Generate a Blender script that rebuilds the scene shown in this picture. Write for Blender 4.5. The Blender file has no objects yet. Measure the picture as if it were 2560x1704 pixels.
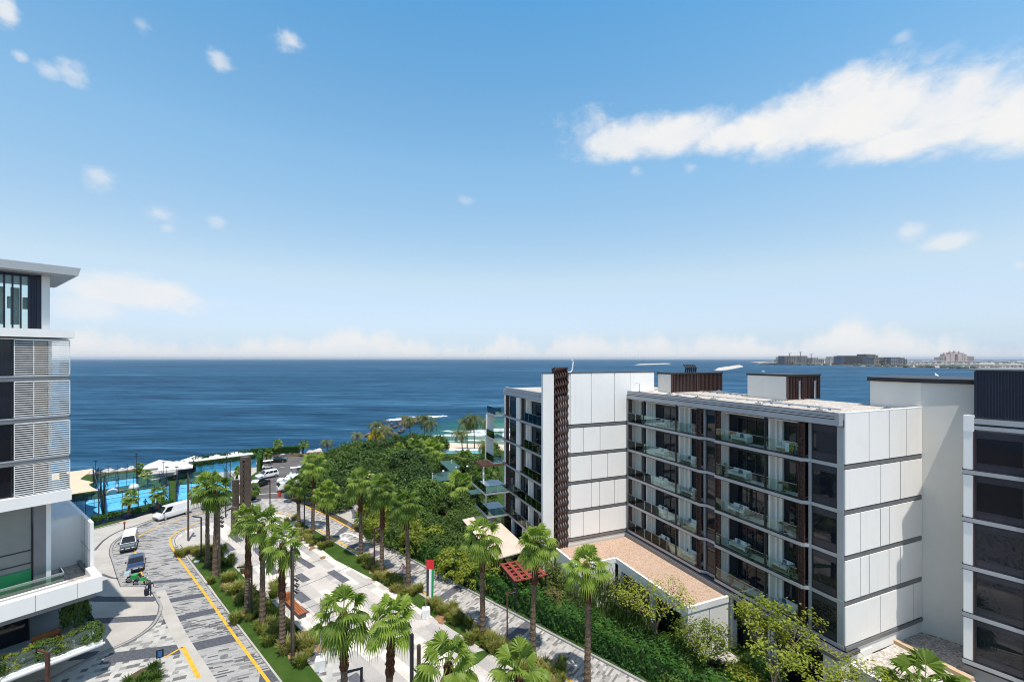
import bpy, math, random
from mathutils import Vector, Matrix

# ------------------------------------------------------------------ camera, world, sun, exposure
SC = bpy.context.scene
COL = SC.collection
FPX, CAM_H, CXP, HOR = 1110.0, 28.0, 1280.0, 897.0      # measured from the photograph: focal length, eye height, axis, horizon
cam_data = bpy.data.cameras.new('camera')
cam = bpy.data.objects.new('camera', cam_data); COL.objects.link(cam)
cam.location = (0, 0, CAM_H); cam.rotation_euler = (math.radians(90), 0, 0)
cam_data.sensor_fit = 'HORIZONTAL'; cam_data.sensor_width = 36.0
cam_data.lens = 36.0 * FPX / 2560.0
cam_data.shift_y = (HOR - 852.0) / 2560.0
cam_data.clip_start = 0.5; cam_data.clip_end = 200000.0
SC.camera = cam

SUN_AZ = math.atan2(0.40, -0.917); SUN_EL = math.radians(72)
sun_dir = Vector((math.sin(SUN_AZ) * math.cos(SUN_EL), math.cos(SUN_AZ) * math.cos(SUN_EL), math.sin(SUN_EL)))
sd = bpy.data.lights.new('sun', 'SUN'); sd.energy = 5.0; sd.angle = math.radians(0.5); sd.color = (1.0, 0.945, 0.87)
sun = bpy.data.objects.new('sun', sd); COL.objects.link(sun)
sun.rotation_euler = sun_dir.to_track_quat('Z', 'Y').to_euler()

SC.view_settings.view_transform = 'Standard'; SC.view_settings.look = 'None'
SC.view_settings.gamma = 1.0; SC.view_settings.exposure = 0.0
try:
    SC.cycles.use_denoising = True; SC.cycles.denoising_input_passes = 'RGB_ALBEDO_NORMAL'; SC.cycles.denoising_prefilter = 'ACCURATE'
    SC.cycles.pixel_filter_type = 'BLACKMAN_HARRIS'; SC.cycles.filter_width = 1.05
    SC.cycles.max_bounces = 6; SC.cycles.transparent_max_bounces = 12
    SC.cycles.diffuse_bounces = 3; SC.cycles.glossy_bounces = 3; SC.cycles.transmission_bounces = 4
    SC.cycles.sample_clamp_indirect = 6.0
except Exception:
    pass

class NT:                                   # small helper to wire shader nodes
    def __init__(s, tree): s.t = tree; s.n = tree.nodes; s.l = tree.links
    def new(s, kind, **kw):
        nd = s.n.new(kind)
        for k, v in kw.items(): setattr(nd, k, v)
        return nd
    def put(s, sock, v):
        if hasattr(v, 'is_output') or isinstance(v, bpy.types.NodeSocket): s.l.new(v, sock)
        else: sock.default_value = v
    def math(s, op, a, b=0.0, c=None, clamp=False):
        nd = s.new('ShaderNodeMath', operation=op); nd.use_clamp = clamp
        s.put(nd.inputs[0], a); s.put(nd.inputs[1], b)
        if c is not None: s.put(nd.inputs[2], c)
        return nd.outputs[0]
    def mix(s, f, a, b, mode='MIX'):
        nd = s.new('ShaderNodeMix', data_type='RGBA', blend_type=mode)
        s.put(nd.inputs[0], f); s.put(nd.inputs[6], a); s.put(nd.inputs[7], b)
        return nd.outputs[2]
    def ramp(s, f, stops, interp='LINEAR'):
        nd = s.new('ShaderNodeValToRGB'); cr = nd.color_ramp; cr.interpolation = interp
        while len(cr.elements) < len(stops): cr.elements.new(0.5)
        for e, (p, c) in zip(cr.elements, stops):
            e.position = p; e.color = c if len(c) == 4 else (*c, 1)
        s.put(nd.inputs[0], f); return nd.outputs[0]
    def sstep(s, v, lo, hi):
        nd = s.new('ShaderNodeMapRange', interpolation_type='SMOOTHSTEP')
        s.put(nd.inputs[0], v); nd.inputs[1].default_value = lo; nd.inputs[2].default_value = hi
        return nd.outputs[0]
    def noise(s, vec, scale, detail=4, rough=0.55, dist=0.0, dims='3D'):
        nd = s.new('ShaderNodeTexNoise', noise_dimensions=dims)
        if vec is not None: s.put(nd.inputs['Vector'], vec)
        nd.inputs['Scale'].default_value = scale; nd.inputs['Detail'].default_value = detail
        nd.inputs['Roughness'].default_value = rough; nd.inputs['Distortion'].default_value = dist
        return nd.outputs[0]
    def mapping(s, vec, loc=(0, 0, 0), rot=(0, 0, 0), scale=(1, 1, 1)):
        nd = s.new('ShaderNodeMapping'); s.put(nd.inputs[0], vec)
        nd.inputs[1].default_value = loc; nd.inputs[2].default_value = rot; nd.inputs[3].default_value = scale
        return nd.outputs[0]
    def sep(s, vec):
        nd = s.new('ShaderNodeSeparateXYZ'); s.put(nd.inputs[0], vec); return nd.outputs
    def comb(s, x, y, z=0.0):
        nd = s.new('ShaderNodeCombineXYZ'); s.put(nd.inputs[0], x); s.put(nd.inputs[1], y); s.put(nd.inputs[2], z); return nd.outputs[0]

def build_world():
    w = bpy.data.worlds.new('World'); SC.world = w; w.use_nodes = True
    t = NT(w.node_tree); t.n.clear()
    out = t.new('ShaderNodeOutputWorld'); bg = t.new('ShaderNodeBackground')
    t.l.new(bg.outputs[0], out.inputs[0])
    sky = t.new('ShaderNodeTexSky', sky_type='NISHITA'); sky.sun_disc = False
    sky.sun_elevation = SUN_EL; sky.sun_rotation = SUN_AZ
    sky.altitude = 0; sky.air_density = 1.0; sky.dust_density = 0.6; sky.ozone_density = 1.5
    bg.inputs[1].default_value = SKY_STRENGTH
    co = t.new('ShaderNodeTexCoord').outputs['Generated']
    x, y, z = t.sep(co)
    az = t.math('ARCTAN2', x, y); el = t.math('ARCSINE', z)
    # clouds: soft patches at fixed bearings and heights in the sky, ragged by noise
    ae = t.comb(az, el)
    n1 = t.noise(t.mapping(ae, scale=(1, 1.5, 1)), 11.0, 7, 0.6, 0.3)
    n2 = t.noise(t.mapping(ae, loc=(3.1, 1.7, 0), scale=(1, 1.4, 1)), 38.0, 7, 0.66)
    rag = t.math('ADD', t.math('MULTIPLY', t.math('SUBTRACT', n1, 0.5), 3.2), t.math('MULTIPLY', t.math('SUBTRACT', n2, 0.5), 1.6))
    dens = None
    for (u, v, ru, rv, k) in CLOUDS:
        p, q = (u - CXP) / FPX, (HOR - v) / FPX
        ca = math.atan(p); ce = math.atan(q * math.cos(ca))
        ra = ru / FPX * math.cos(ca) ** 2; re = rv / FPX * math.cos(ca)
        dx = t.math('MULTIPLY', t.math('SUBTRACT', az, ca), 1 / ra)
        dy = t.math('MULTIPLY', t.math('SUBTRACT', el, ce), 1 / re)
        r = t.math('SQRT', t.math('ADD', t.math('MULTIPLY', dx, dx), t.math('MULTIPLY', dy, dy)))
        d = t.math('MULTIPLY', t.sstep(t.math('SUBTRACT', t.math('ADD', 1.0, t.math('MULTIPLY', rag, 0.36 if ru > 100 else 0.9)), r), -0.18, 0.62 if ru > 100 else 1.05), k)
        dens = d if dens is None else t.math('MAXIMUM', dens, d)
    # low bank of far cumulus along the horizon
    nb = t.noise(t.mapping(ae, loc=(.7, 0, 0), scale=(1, 0.25, 1)), 4.2, 8, 0.62)
    top = t.math('ADD', t.math('MULTIPLY', t.math('SUBTRACT', nb, 0.34), 0.27), t.math('MULTIPLY', t.math('SUBTRACT', n2, 0.5), 0.02))
    bank = t.sstep(t.math('SUBTRACT', top, el), -0.012, 0.024)
    bank = t.math('MULTIPLY', bank, 0.92)
    dens = t.math('MAXIMUM', dens, bank)
    dens = t.math('MULTIPLY', dens, t.sstep(y, 0.02, 0.15), clamp=True)
    # the photograph's air is clearer and bluer than the model's: balance it by height above the horizon
    tint = SKY_TINT[0][1]
    for (e0, c0), (e1, c1) in zip(SKY_TINT[:-1], SKY_TINT[1:]):
        mr = t.new('ShaderNodeMapRange'); t.put(mr.inputs[0], el); mr.inputs[1].default_value = e0; mr.inputs[2].default_value = e1
        tint = t.mix(mr.outputs[0], tint, c1)
    skyc = t.mix(1.0, sky.outputs[0], tint, 'MULTIPLY')
    shade = t.mix(t.sstep(n1, 0.35, 0.65), (CLOUD_V * 0.93, CLOUD_V * 0.95, CLOUD_V * 0.985, 1), (CLOUD_V, CLOUD_V * 0.995, CLOUD_V * 0.985, 1))
    t.l.new(t.mix(dens, skyc, shade), bg.inputs[0])

SKY_STRENGTH = 0.15
CLOUD_V = 6.1
SKY_TINT = [(0.0, (0.72, 0.95, 1.55, 1)), (0.045, (0.84, 0.90, 1.14, 1)), (0.09, (1.06, 1.00, 1.08, 1)), (0.17, (1.42, 1.25, 1.08, 1)), (0.40, (1.28, 1.56, 1.43, 1)), (0.68, (0.74, 1.46, 1.55, 1)), (0.95, (1.15, 1.02, 0.88, 1))]
CLOUDS = [ # bearing/height as read off the photograph (pixels), half-sizes, density
    (2010, 305, 210, 76, 1.0), (2190, 278, 220, 98, 1.0), (2370, 275, 220, 98, 1.0), (2540, 290, 180, 88, 1.0), (2120, 235, 110, 60, 1.0), (2420, 225, 130, 58, 1.0), (2290, 345, 290, 46, 1.0),
    (1850, 335, 190, 42, 1.0), (1690, 338, 170, 48, 0.95), (1560, 352, 150, 46, 0.9), (1470, 330, 90, 48, 0.55), (1500, 385, 90, 22, 0.5),
    (330, 730, 190, 50, 0.85), (220, 765, 120, 40, 0.6), (450, 750, 100, 35, 0.6),
    (730, 105, 42, 22, 0.7), (545, 150, 36, 20, 0.6), (120, 175, 40, 20, 0.5), (180, 180, 50, 24, 0.6), (10, 20, 40, 40, 0.8), (50, 140, 26, 16, 0.6),
    (255, 445, 46, 26, 0.5), (390, 535, 56, 26, 0.6), (415, 570, 24, 16, 0.4), (540, 557, 26, 14, 0.35), (355, 65, 26, 22, 0.3),
    (2320, 155, 52, 24, 0.55), (2250, 92, 28, 14, 0.35), (2270, 580, 42, 24, 0.5), (2370, 605, 66, 22, 0.6), (2550, 660, 26, 18, 0.55),
    (1725, 418, 26, 14, 0.4), (1590, 425, 20, 14, 0.35), (1880, 400, 34, 14, 0.35), (1165, 500, 24, 12, 0.25),
]
build_world()

def G(u, v, z=0.0):
    """the point at height z that stands at photograph pixel (u, v)"""
    Y = (CAM_H - z) * FPX / (v - HOR)
    return Vector(((u - CXP) / FPX * Y, Y, z))

# ------------------------------------------------------------------ object helpers
def link(o, parent=None):
    COL.objects.link(o)
    if parent is not None: o.parent = parent
    return o
def tag(o, label=None, cat=None, group=None, kind=None):
    if label: o['label'] = label
    if cat: o['category'] = cat
    if group: o['group'] = group
    if kind: o['kind'] = kind
    return o
def thing(name, label, cat, loc=(0, 0, 0), rz=0.0, group=None, scale=1.0):
    o = bpy.data.objects.new(name, None); o.empty_display_size = 0.3
    o.location = loc; o.rotation_euler = (0, 0, rz); o.scale = (scale,) * 3 if not isinstance(scale, tuple) else scale
    link(o); return tag(o, label, cat, group)
def dup(root, loc, rz=0.0, label=None, scale=None, group=None):
    r = root.copy(); link(r); r.location = loc; r.rotation_euler = (0, 0, rz)
    if scale is not None: r.scale = scale if isinstance(scale, tuple) else (scale,) * 3
    if label: r['label'] = label
    if group: r['group'] = group
    for ch in list(root.children):
        c = ch.copy(); link(c, r)
        for g in list(ch.children):
            d = g.copy(); link(d, c)
    return r

class MB:
    """collects faces, then links them as ONE mesh object"""
    def __init__(s): s.v = []; s.f = []; s.m = []; s.mi = 0
    def quad(s, a, b, c, d): i = len(s.v); s.v += [tuple(a), tuple(b), tuple(c), tuple(d)]; s.f.append((i, i+1, i+2, i+3)); s.m.append(s.mi); return s
    def tri(s, a, b, c): i = len(s.v); s.v += [tuple(a), tuple(b), tuple(c)]; s.f.append((i, i+1, i+2)); s.m.append(s.mi); return s
    def ngon(s, pts): i = len(s.v); s.v += [tuple(p) for p in pts]; s.f.append(tuple(range(i, i+len(pts)))); s.m.append(s.mi); return s
    def hexa(s, p):   # 8 corners: bottom ring 0-3, top ring 4-7
        i = len(s.v); s.v += [tuple(q) for q in p]
        for f in ((3, 2, 1, 0), (4, 5, 6, 7), (0, 1, 5, 4), (1, 2, 6, 5), (2, 3, 7, 6), (3, 0, 4, 7)):
            s.f.append(tuple(i + k for k in f)); s.m.append(s.mi)
        return s
    def box(s, x0, x1, y0, y1, z0, z1):
        if x0 > x1: x0, x1 = x1, x0
        if y0 > y1: y0, y1 = y1, y0
        if z0 > z1: z0, z1 = z1, z0
        return s.hexa([(x0, y0, z0), (x1, y0, z0), (x1, y1, z0), (x0, y1, z0), (x0, y0, z1), (x1, y0, z1), (x1, y1, z1), (x0, y1, z1)])
    def beam(s, a, b, w, h):
        """rectangular bar from a to b (w across, h in the other direction)"""
        a, b = Vector(a), Vector(b); d = (b - a).normalized()
        up = Vector((0, 0, 1)) if abs(d.z) < 0.95 else Vector((0, 1, 0))
        x = d.cross(up).normalized() * (w / 2); y = x.cross(d).normalized() * (h / 2)
        return s.hexa([a - x - y, a + x - y, b + x - y, b - x - y, a - x + y, a + x + y, b + x + y, b - x + y])
    def prism(s, poly, z0, z1, top=True, bottom=False):
        n = len(poly)
        area = sum(poly[i][0]*poly[(i+1) % n][1] - poly[(i+1) % n][0]*poly[i][1] for i in range(n))
        if area < 0: poly = list(reversed(poly))
        i = len(s.v); s.v += [(p[0], p[1], z0) for p in poly] + [(p[0], p[1], z1) for p in poly]
        for k in range(n):
            j = (k + 1) % n; s.f.append((i+k, i+j, i+n+j, i+n+k)); s.m.append(s.mi)
        if top: s.f.append(tuple(i+n+k for k in range(n))); s.m.append(s.mi)
        if bottom: s.f.append(tuple(i+k for k in reversed(range(n)))); s.m.append(s.mi)
        return s
    def tube(s, pts, radii, n=8, cap=True):
        pts = [Vector(p) for p in pts]; base = len(s.v)
        prev = None
        for k, p in enumerate(pts):
            d = (pts[min(k+1, len(pts)-1)] - pts[max(k-1, 0)])
            d = d.normalized() if d.length > 1e-9 else Vector((0, 0, 1))
            ref = Vector((0, 0, 1)) if abs(d.z) < 0.9 else Vector((1, 0, 0))
            x = ref.cross(d).normalized() if prev is None else (prev - d * prev.dot(d)).normalized()
            prev = x; y = d.cross(x)
            r = radii[k] if hasattr(radii, '__len__') else radii
            for j in range(n):
                a = 2*math.pi*j/n; s.v.append(tuple(p + x*(r*math.cos(a)) + y*(r*math.sin(a))))
        for k in range(len(pts)-1):
            for j in range(n):
                a = base+k*n+j; b = base+k*n+(j+1) % n; s.f.append((a, b, b+n, a+n)); s.m.append(s.mi)
        if cap:
            s.f.append(tuple(base + j for j in reversed(range(n)))); s.m.append(s.mi)
            s.f.append(tuple(base + (len(pts)-1)*n + j for j in range(n))); s.m.append(s.mi)
        return s
    def disc(s, c, axis, r, h, n=16):
        c = Vector(c); axis = Vector(axis).normalized()
        return s.tube([c - axis*h/2, c + axis*h/2], r, n)
    def lathe(s, prof, n=12, c=(0, 0, 0)):
        base = len(s.v)
        for (r, z) in prof:
            for j in range(n):
                a = 2*math.pi*j/n; s.v.append((c[0]+r*math.cos(a), c[1]+r*math.sin(a), c[2]+z))
        for k in range(len(prof)-1):
            for j in range(n):
                a = base+k*n+j; b = base+k*n+(j+1) % n; s.f.append((a, b, b+n, a+n)); s.m.append(s.mi)
        return s
    def loft(s, rings, cap=True):
        n = len(rings[0]); base = len(s.v)
        for r in rings: s.v += [tuple(p) for p in r]
        for k in range(len(rings)-1):
            for j in range(n):
                a = base+k*n+j; b = base+k*n+(j+1) % n; s.f.append((a, b, b+n, a+n)); s.m.append(s.mi)
        if cap:
            s.f.append(tuple(base+j for j in reversed(range(n)))); s.m.append(s.mi)
            s.f.append(tuple(base+(len(rings)-1)*n+j for j in range(n))); s.m.append(s.mi)
        return s
    def mesh(s, name, mats, smooth=False):
        me = bpy.data.meshes.new(name); me.from_pydata(s.v, [], s.f)
        for m in (mats if isinstance(mats, (list, tuple)) else [mats]): me.materials.append(m)
        if any(s.m): me.polygons.foreach_set('material_index', s.m)
        if smooth: me.polygons.foreach_set('use_smooth', [True]*len(s.f))
        me.update(); return me
    def build(s, name, mats, parent=None, smooth=False, bevel=0.0):
        o = bpy.data.objects.new(name, s.mesh(name, mats, smooth)); link(o, parent)
        if bevel:
            md = o.modifiers.new('edge', 'BEVEL'); md.width = bevel; md.segments = 2; md.limit_method = 'ANGLE'
        return o
def pieces(name, boxes, m, parent):
    for b in boxes: MB().box(*b).build(name, m, parent)
def obj(name, me, parent=None):
    o = bpy.data.objects.new(name, me); return link(o, parent)
def struct(o): o['kind'] = 'structure'; return o

# ------------------------------------------------------------------ materials (all procedural)
def _set(b, name, v):
    if name in b.inputs: b.inputs[name].default_value = v
def base_mat(name):
    m = bpy.data.materials.new(name); m.use_nodes = True
    t = NT(m.node_tree); b = t.n['Principled BSDF']; return m, t, b
def mat(name, col, rough=0.6, metal=0.0, spec=0.5, var=0.12, scale=0.8, bump=0.0, bscale=30.0, stretch=(1, 1, 1), coat=0.0):
    """plain coloured surface with a little procedural wear"""
    m, t, b = base_mat(name)
    _set(b, 'Roughness', rough); _set(b, 'Metallic', metal); _set(b, 'Specular IOR Level', spec); _set(b, 'Coat Weight', coat)
    pos = t.new('ShaderNodeTexCoord').outputs['Object']
    c4 = (*col, 1)
    if var > 0:
        n = t.noise(t.mapping(pos, scale=stretch), scale, 6, 0.62)
        lo = tuple(c * (1 - var) for c in col) + (1,); hi = tuple(min(1, c * (1 + var)) for c in col) + (1,)
        t.l.new(t.mix(t.sstep(n, 0.3, 0.7), lo, hi), b.inputs['Base Color'])
        r2 = t.math('ADD', t.math('MULTIPLY', t.math('SUBTRACT', n, 0.5), 0.2), rough, clamp=True)
        t.l.new(r2, b.inputs['Roughness'])
    else: b.inputs['Base Color'].default_value = c4
    if bump > 0:
        bp = t.new('ShaderNodeBump'); bp.inputs['Strength'].default_value = bump; bp.inputs['Distance'].default_value = 0.02
        t.l.new(t.noise(pos, bscale, 4), bp.inputs['Height']); t.l.new(bp.outputs[0], b.inputs['Normal'])
    return m
def gravel_mat(name, cols, scale=9.0):
    m, t, b = base_mat(name); _set(b, 'Roughness', 0.9); _set(b, 'Specular IOR Level', 0.2)
    pos = t.new('ShaderNodeTexCoord').outputs['Object']
    vo = t.new('ShaderNodeTexVoronoi'); t.l.new(pos, vo.inputs['Vector']); vo.inputs['Scale'].default_value = scale
    r = t.sep(vo.outputs['Color'])[0]
    big = t.noise(pos, 0.35, 5)
    f = t.math('ADD', t.math('MULTIPLY', r, 0.75), t.math('MULTIPLY', big, 0.3), clamp=True)
    t.l.new(t.ramp(f, cols), b.inputs['Base Color'])
    bp = t.new('ShaderNodeBump'); bp.inputs['Strength'].default_value = 0.7; bp.inputs['Distance'].default_value = 0.04
    t.l.new(vo.outputs['Distance'], bp.inputs['Height']); t.l.new(bp.outputs[0], b.inputs['Normal'])
    return m
def glass_dark(name, col=(0.008, 0.011, 0.018), rough=0.02, spec=0.36):
    m, t, b = base_mat(name); _set(b, 'Roughness', rough); _set(b, 'Specular IOR Level', spec); b.inputs['Base Color'].default_value = (*col, 1)
    _set(b, 'IOR', 1.6)
    pos = t.new('ShaderNodeTexCoord').outputs['Object']
    bp = t.new('ShaderNodeBump'); bp.inputs['Strength'].default_value = 0.05; bp.inputs['Distance'].default_value = 0.05
    t.l.new(t.noise(pos, 0.5, 2), bp.inputs['Height']); t.l.new(bp.outputs[0], b.inputs['Normal'])
    return m
def glass_clear(name, tint=(0.62, 0.76, 0.74), refl=0.10, ior=1.5):
    m, t, b = base_mat(name)
    tr = t.new('ShaderNodeBsdfTransparent'); tr.inputs[0].default_value = (*tint, 1)
    gl = t.new('ShaderNodeBsdfGlossy'); gl.inputs['Roughness'].default_value = 0.02; gl.inputs[0].default_value = (0.8, 0.9, 0.9, 1)
    fr = t.new('ShaderNodeFresnel'); fr.inputs[0].default_value = ior
    mx = t.new('ShaderNodeMixShader'); t.l.new(t.math('ADD', fr.outputs[0], refl, clamp=True), mx.inputs[0])
    t.l.new(tr.outputs[0], mx.inputs[1]); t.l.new(gl.outputs[0], mx.inputs[2])
    t.l.new(mx.outputs[0], t.n['Material Output'].inputs[0]); return m
def leaf_mat(name, lo, hi, trans=0.25, hue=None):
    m, t, b = base_mat(name); _set(b, 'Roughness', 0.5); _set(b, 'Specular IOR Level', 0.3)
    gi = t.new('ShaderNodeNewGeometry').outputs['Random Per Island']
    pos = t.new('ShaderNodeTexCoord').outputs['Object']
    oi = t.new('ShaderNodeObjectInfo').outputs['Random']
    n = t.noise(pos, 0.55, 3)
    f = t.math('ADD', t.math('MULTIPLY', gi, 0.55), t.math('MULTIPLY', n, 0.6), clamp=True)
    f = t.math('ADD', f, t.math('MULTIPLY', t.math('SUBTRACT', oi, 0.55), 0.65), clamp=True)
    stops = [(0.1, lo), (0.85, hi)] if hue is None else [(0.05, lo), (0.6, hi), (0.95, hue)]
    c = t.ramp(f, stops); t.l.new(c, b.inputs['Base Color'])
    tl = t.new('ShaderNodeBsdfTranslucent'); t.l.new(t.mix(1.0, c, (1.3, 1.5, 0.6, 1), 'MULTIPLY'), tl.inputs[0])
    mx = t.new('ShaderNodeMixShader'); mx.inputs[0].default_value = trans
    t.l.new(b.outputs[0], mx.inputs[1]); t.l.new(tl.outputs[0], mx.inputs[2])
    t.l.new(mx.outputs[0], t.n['Material Output'].inputs[0]); return m
def paver_mat(name, ang, w, h, stops, joint=0.04, jcol=(0.3, 0.3, 0.3), rough=0.8, run=0.0):
    """rows of pavers w x h metres turned by ang, each stone its own tone"""
    m, t, b = base_mat(name); _set(b, 'Roughness', rough); _set(b, 'Specular IOR Level', 0.25)
    pos = t.new('ShaderNodeNewGeometry').outputs['Position']
    x, y, _ = t.sep(t.mapping(pos, rot=(0, 0, -ang)))
    rowf = t.math('MULTIPLY', y, 1 / h); row = t.math('FLOOR', rowf)
    wn = t.new('ShaderNodeTexWhiteNoise', noise_dimensions='1D'); t.put(wn.inputs['W'], row)
    colf = t.math('ADD', t.math('MULTIPLY', x, 1 / w), t.math('MULTIPLY', wn.outputs[0], 7.0)); colu = t.math('FLOOR', colf)
    w2 = t.new('ShaderNodeTexWhiteNoise', noise_dimensions='2D'); t.put(w2.inputs['Vector'], t.comb(colu, row))
    big = t.noise(t.mapping(pos, scale=(1, 1, 1)), 0.12, 3)
    f = t.math('ADD', w2.outputs[0], t.math('MULTIPLY', t.math('SUBTRACT', big, 0.5), 0.7), clamp=True)
    c = t.ramp(f, stops, 'CONSTANT')
    fx = t.math('FRACT', colf); fy = t.math('FRACT', rowf)
    ex = t.math('LESS_THAN', fx, joint * h / w); ey = t.math('LESS_THAN', fy, joint)
    e = t.math('MULTIPLY', t.math('MAXIMUM', ex, ey), 0.55)
    c = t.mix(e, c, (*jcol, 1))
    stain = t.noise(pos, 0.45, 7, 0.65)
    c = t.mix(t.math('MULTIPLY', t.sstep(stain, 0.42, 0.72), 0.38), c, (0.24, 0.23, 0.215, 1))
    fine = t.noise(pos, 9.0, 4, 0.7)
    c = t.mix(0.22, c, t.ramp(fine, [(0.3, (0.15, 0.15, 0.15)), (0.7, (0.9, 0.9, 0.9))]), 'OVERLAY')
    t.l.new(c, b.inputs['Base Color']); return m

M = {}
M['white_panel'] = mat('white_panel', (0.87, 0.845, 0.805), 0.35, spec=0.5, var=0.03, scale=0.4, stretch=(1, 1, 0.25))
def cladding_mat(name, col):
    m, t, b = base_mat(name); _set(b, 'Roughness', 0.35)
    isl = t.new('ShaderNodeNewGeometry').outputs['Random Per Island']; pos = t.new('ShaderNodeTexCoord').outputs['Object']
    st = t.noise(t.mapping(pos, scale=(2.5, 2.5, 0.12)), 1.0, 6, 0.65); sp = t.noise(pos, 0.5, 4)
    f = t.math('ADD', t.math('MULTIPLY', isl, 0.10), t.math('ADD', t.math('MULTIPLY', t.sstep(st, 0.52, 0.8), 0.16), t.math('MULTIPLY', t.sstep(sp, 0.4, 0.8), 0.08)))
    t.l.new(t.mix(f, (*col, 1), (0.45, 0.42, 0.38, 1)), b.inputs['Base Color']); return m
M['cladding'] = cladding_mat('cladding', (0.93, 0.905, 0.865))
M['plaster'] = mat('plaster', (0.72, 0.69, 0.635), 0.85, spec=0.2, var=0.05, scale=0.35, stretch=(1, 1, 0.3))
M['white_plaster'] = mat('white_plaster', (0.80, 0.78, 0.745), 0.8, spec=0.2, var=0.05, scale=0.5, stretch=(1, 1, 0.3))
M['inner_white'] = mat('inner_white', (0.78, 0.755, 0.70), 0.8, spec=0.2, var=0.04)
M['fascia'] = mat('fascia', (0.42, 0.435, 0.46), 0.38, metal=0.35, var=0.05, scale=0.5)
M['channel'] = mat('channel', (0.20, 0.205, 0.21), 0.45, metal=0.3, var=0.08)
M['dark_metal'] = mat('dark_metal', (0.022, 0.023, 0.026), 0.45, metal=0.2, var=0.15)
M['navy_metal'] = mat('navy_metal', (0.022, 0.028, 0.05), 0.4, metal=0.3, var=0.15)
M['spandrel'] = mat('spandrel', (0.03, 0.03, 0.045), 0.25, var=0.1)
M['dark_stone'] = mat('dark_stone', (0.07, 0.07, 0.085), 0.6, var=0.15, scale=2)
M['rust'] = mat('rust', (0.060, 0.027, 0.022), 0.6, metal=0.1, var=0.3, scale=3)
M['corten'] = mat('corten', (0.085, 0.032, 0.022), 0.65, var=0.35, scale=4)
M['bronze'] = mat('bronze', (0.105, 0.078, 0.062), 0.5, metal=0.3, var=0.25, scale=3)
M['glass'] = glass_dark('glass')
M['glass_blue'] = glass_dark('glass_blue', (0.018, 0.03, 0.055), 0.04)
M['glass_pale'] = glass_dark('glass_pale', (0.16, 0.19, 0.18), 0.04, 0.8)
M['balustrade'] = glass_clear('balustrade', (0.86, 0.94, 0.92), 0.01, 1.28)
M['court_glass'] = glass_clear('court_glass', (0.93, 0.96, 0.98), 0.0)
M['green_glass'] = glass_clear('green_glass', (0.50, 0.66, 0.60), 0.10)
M['roof_gravel'] = gravel_mat('roof_gravel', [(0.1, (0.30, 0.265, 0.23)), (0.5, (0.47, 0.425, 0.375)), (0.9, (0.60, 0.55, 0.50))], 7)
M['pink_gravel'] = gravel_mat('pink_gravel', [(0.02, (0.26, 0.17, 0.12)), (0.4, (0.43, 0.30, 0.22)), (0.95, (0.54, 0.40, 0.31))], 11)
M['grey_gravel'] = gravel_mat('grey_gravel', [(0.05, (0.16, 0.14, 0.13)), (0.5, (0.38, 0.34, 0.31)), (0.9, (0.56, 0.51, 0.48))], 8)
M['kerb'] = mat('kerb', (0.30, 0.295, 0.285), 0.8, spec=0.2, var=0.15, scale=1.2)
M['groove'] = mat('groove', (0.085, 0.085, 0.09), 0.8, var=0.2)
M['concrete'] = mat('concrete', (0.42, 0.395, 0.36), 0.85, spec=0.2, var=0.10, scale=0.35, bump=0.1)
M['asphalt'] = mat('asphalt', (0.115, 0.108, 0.105), 0.9, spec=0.2, var=0.2, scale=0.25, bump=0.3, bscale=40)
M['yellow_paint'] = mat('yellow_paint', (0.70, 0.38, 0.03), 0.7, var=0.2, scale=1.5)
M['white_paint'] = mat('white_paint', (0.74, 0.73, 0.70), 0.7, var=0.1, scale=2)
M['band_stone'] = mat('band_stone', (0.085, 0.09, 0.105), 0.8, spec=0.2, var=0.3, scale=5)
M['inlay'] = mat('inlay', (0.10, 0.10, 0.115), 0.75, var=0.25, scale=2.5)
M['soil'] = mat('soil', (0.09, 0.065, 0.04), 0.95, spec=0.1, var=0.4, scale=0.8)
M['sand'] = mat('sand', (0.60, 0.50, 0.38), 0.95, spec=0.1, var=0.12, scale=0.3)
M['tan_soil'] = mat('tan_soil', (0.27, 0.155, 0.085), 0.95, spec=0.1, var=0.25, scale=1.5)
M['rock'] = mat('rock', (0.10, 0.088, 0.078), 0.9, spec=0.2, var=0.5, scale=0.6)
M['pale_rock'] = mat('pale_rock', (0.50, 0.45, 0.40), 0.9, spec=0.2, var=0.3, scale=0.6)
M['court_blue'] = mat('court_blue', (0.13, 0.50, 0.80), 0.8, spec=0.15, var=0.05, scale=0.5)
M['court_navy'] = mat('court_navy', (0.03, 0.13, 0.34), 0.6, var=0.08)
M['turf'] = mat('turf', (0.040, 0.075, 0.020), 0.95, spec=0.05, var=0.35, scale=1.0)
M['planter_blue'] = mat('planter_blue', (0.018, 0.035, 0.10), 0.5, var=0.15)
M['kiosk_blue'] = mat('kiosk_blue', (0.06, 0.36, 0.62), 0.6, var=0.08)
M['canvas'] = mat('canvas', (0.78, 0.76, 0.73), 0.9, spec=0.1, var=0.05)
M['sail'] = mat('sail', (0.60, 0.48, 0.35), 0.9, spec=0.1, var=0.06)
M['awning'] = mat('awning', (0.62, 0.50, 0.41), 0.9, spec=0.1, var=0.08, scale=1)
M['green_canvas'] = mat('green_canvas', (0.03, 0.085, 0.08), 0.8, var=0.1)
M['red_wood'] = mat('red_wood', (0.25, 0.045, 0.035), 0.7, var=0.15)
M['red_paint'] = mat('red_paint', (0.55, 0.03, 0.02), 0.4, var=0.08)
M['orange_wood'] = mat('orange_wood', (0.34, 0.105, 0.03), 0.55, var=0.25, scale=3, stretch=(0.3, 3, 1))
M['tan_wall'] = mat('tan_wall', (0.50, 0.36, 0.22), 0.85, var=0.1)
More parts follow.
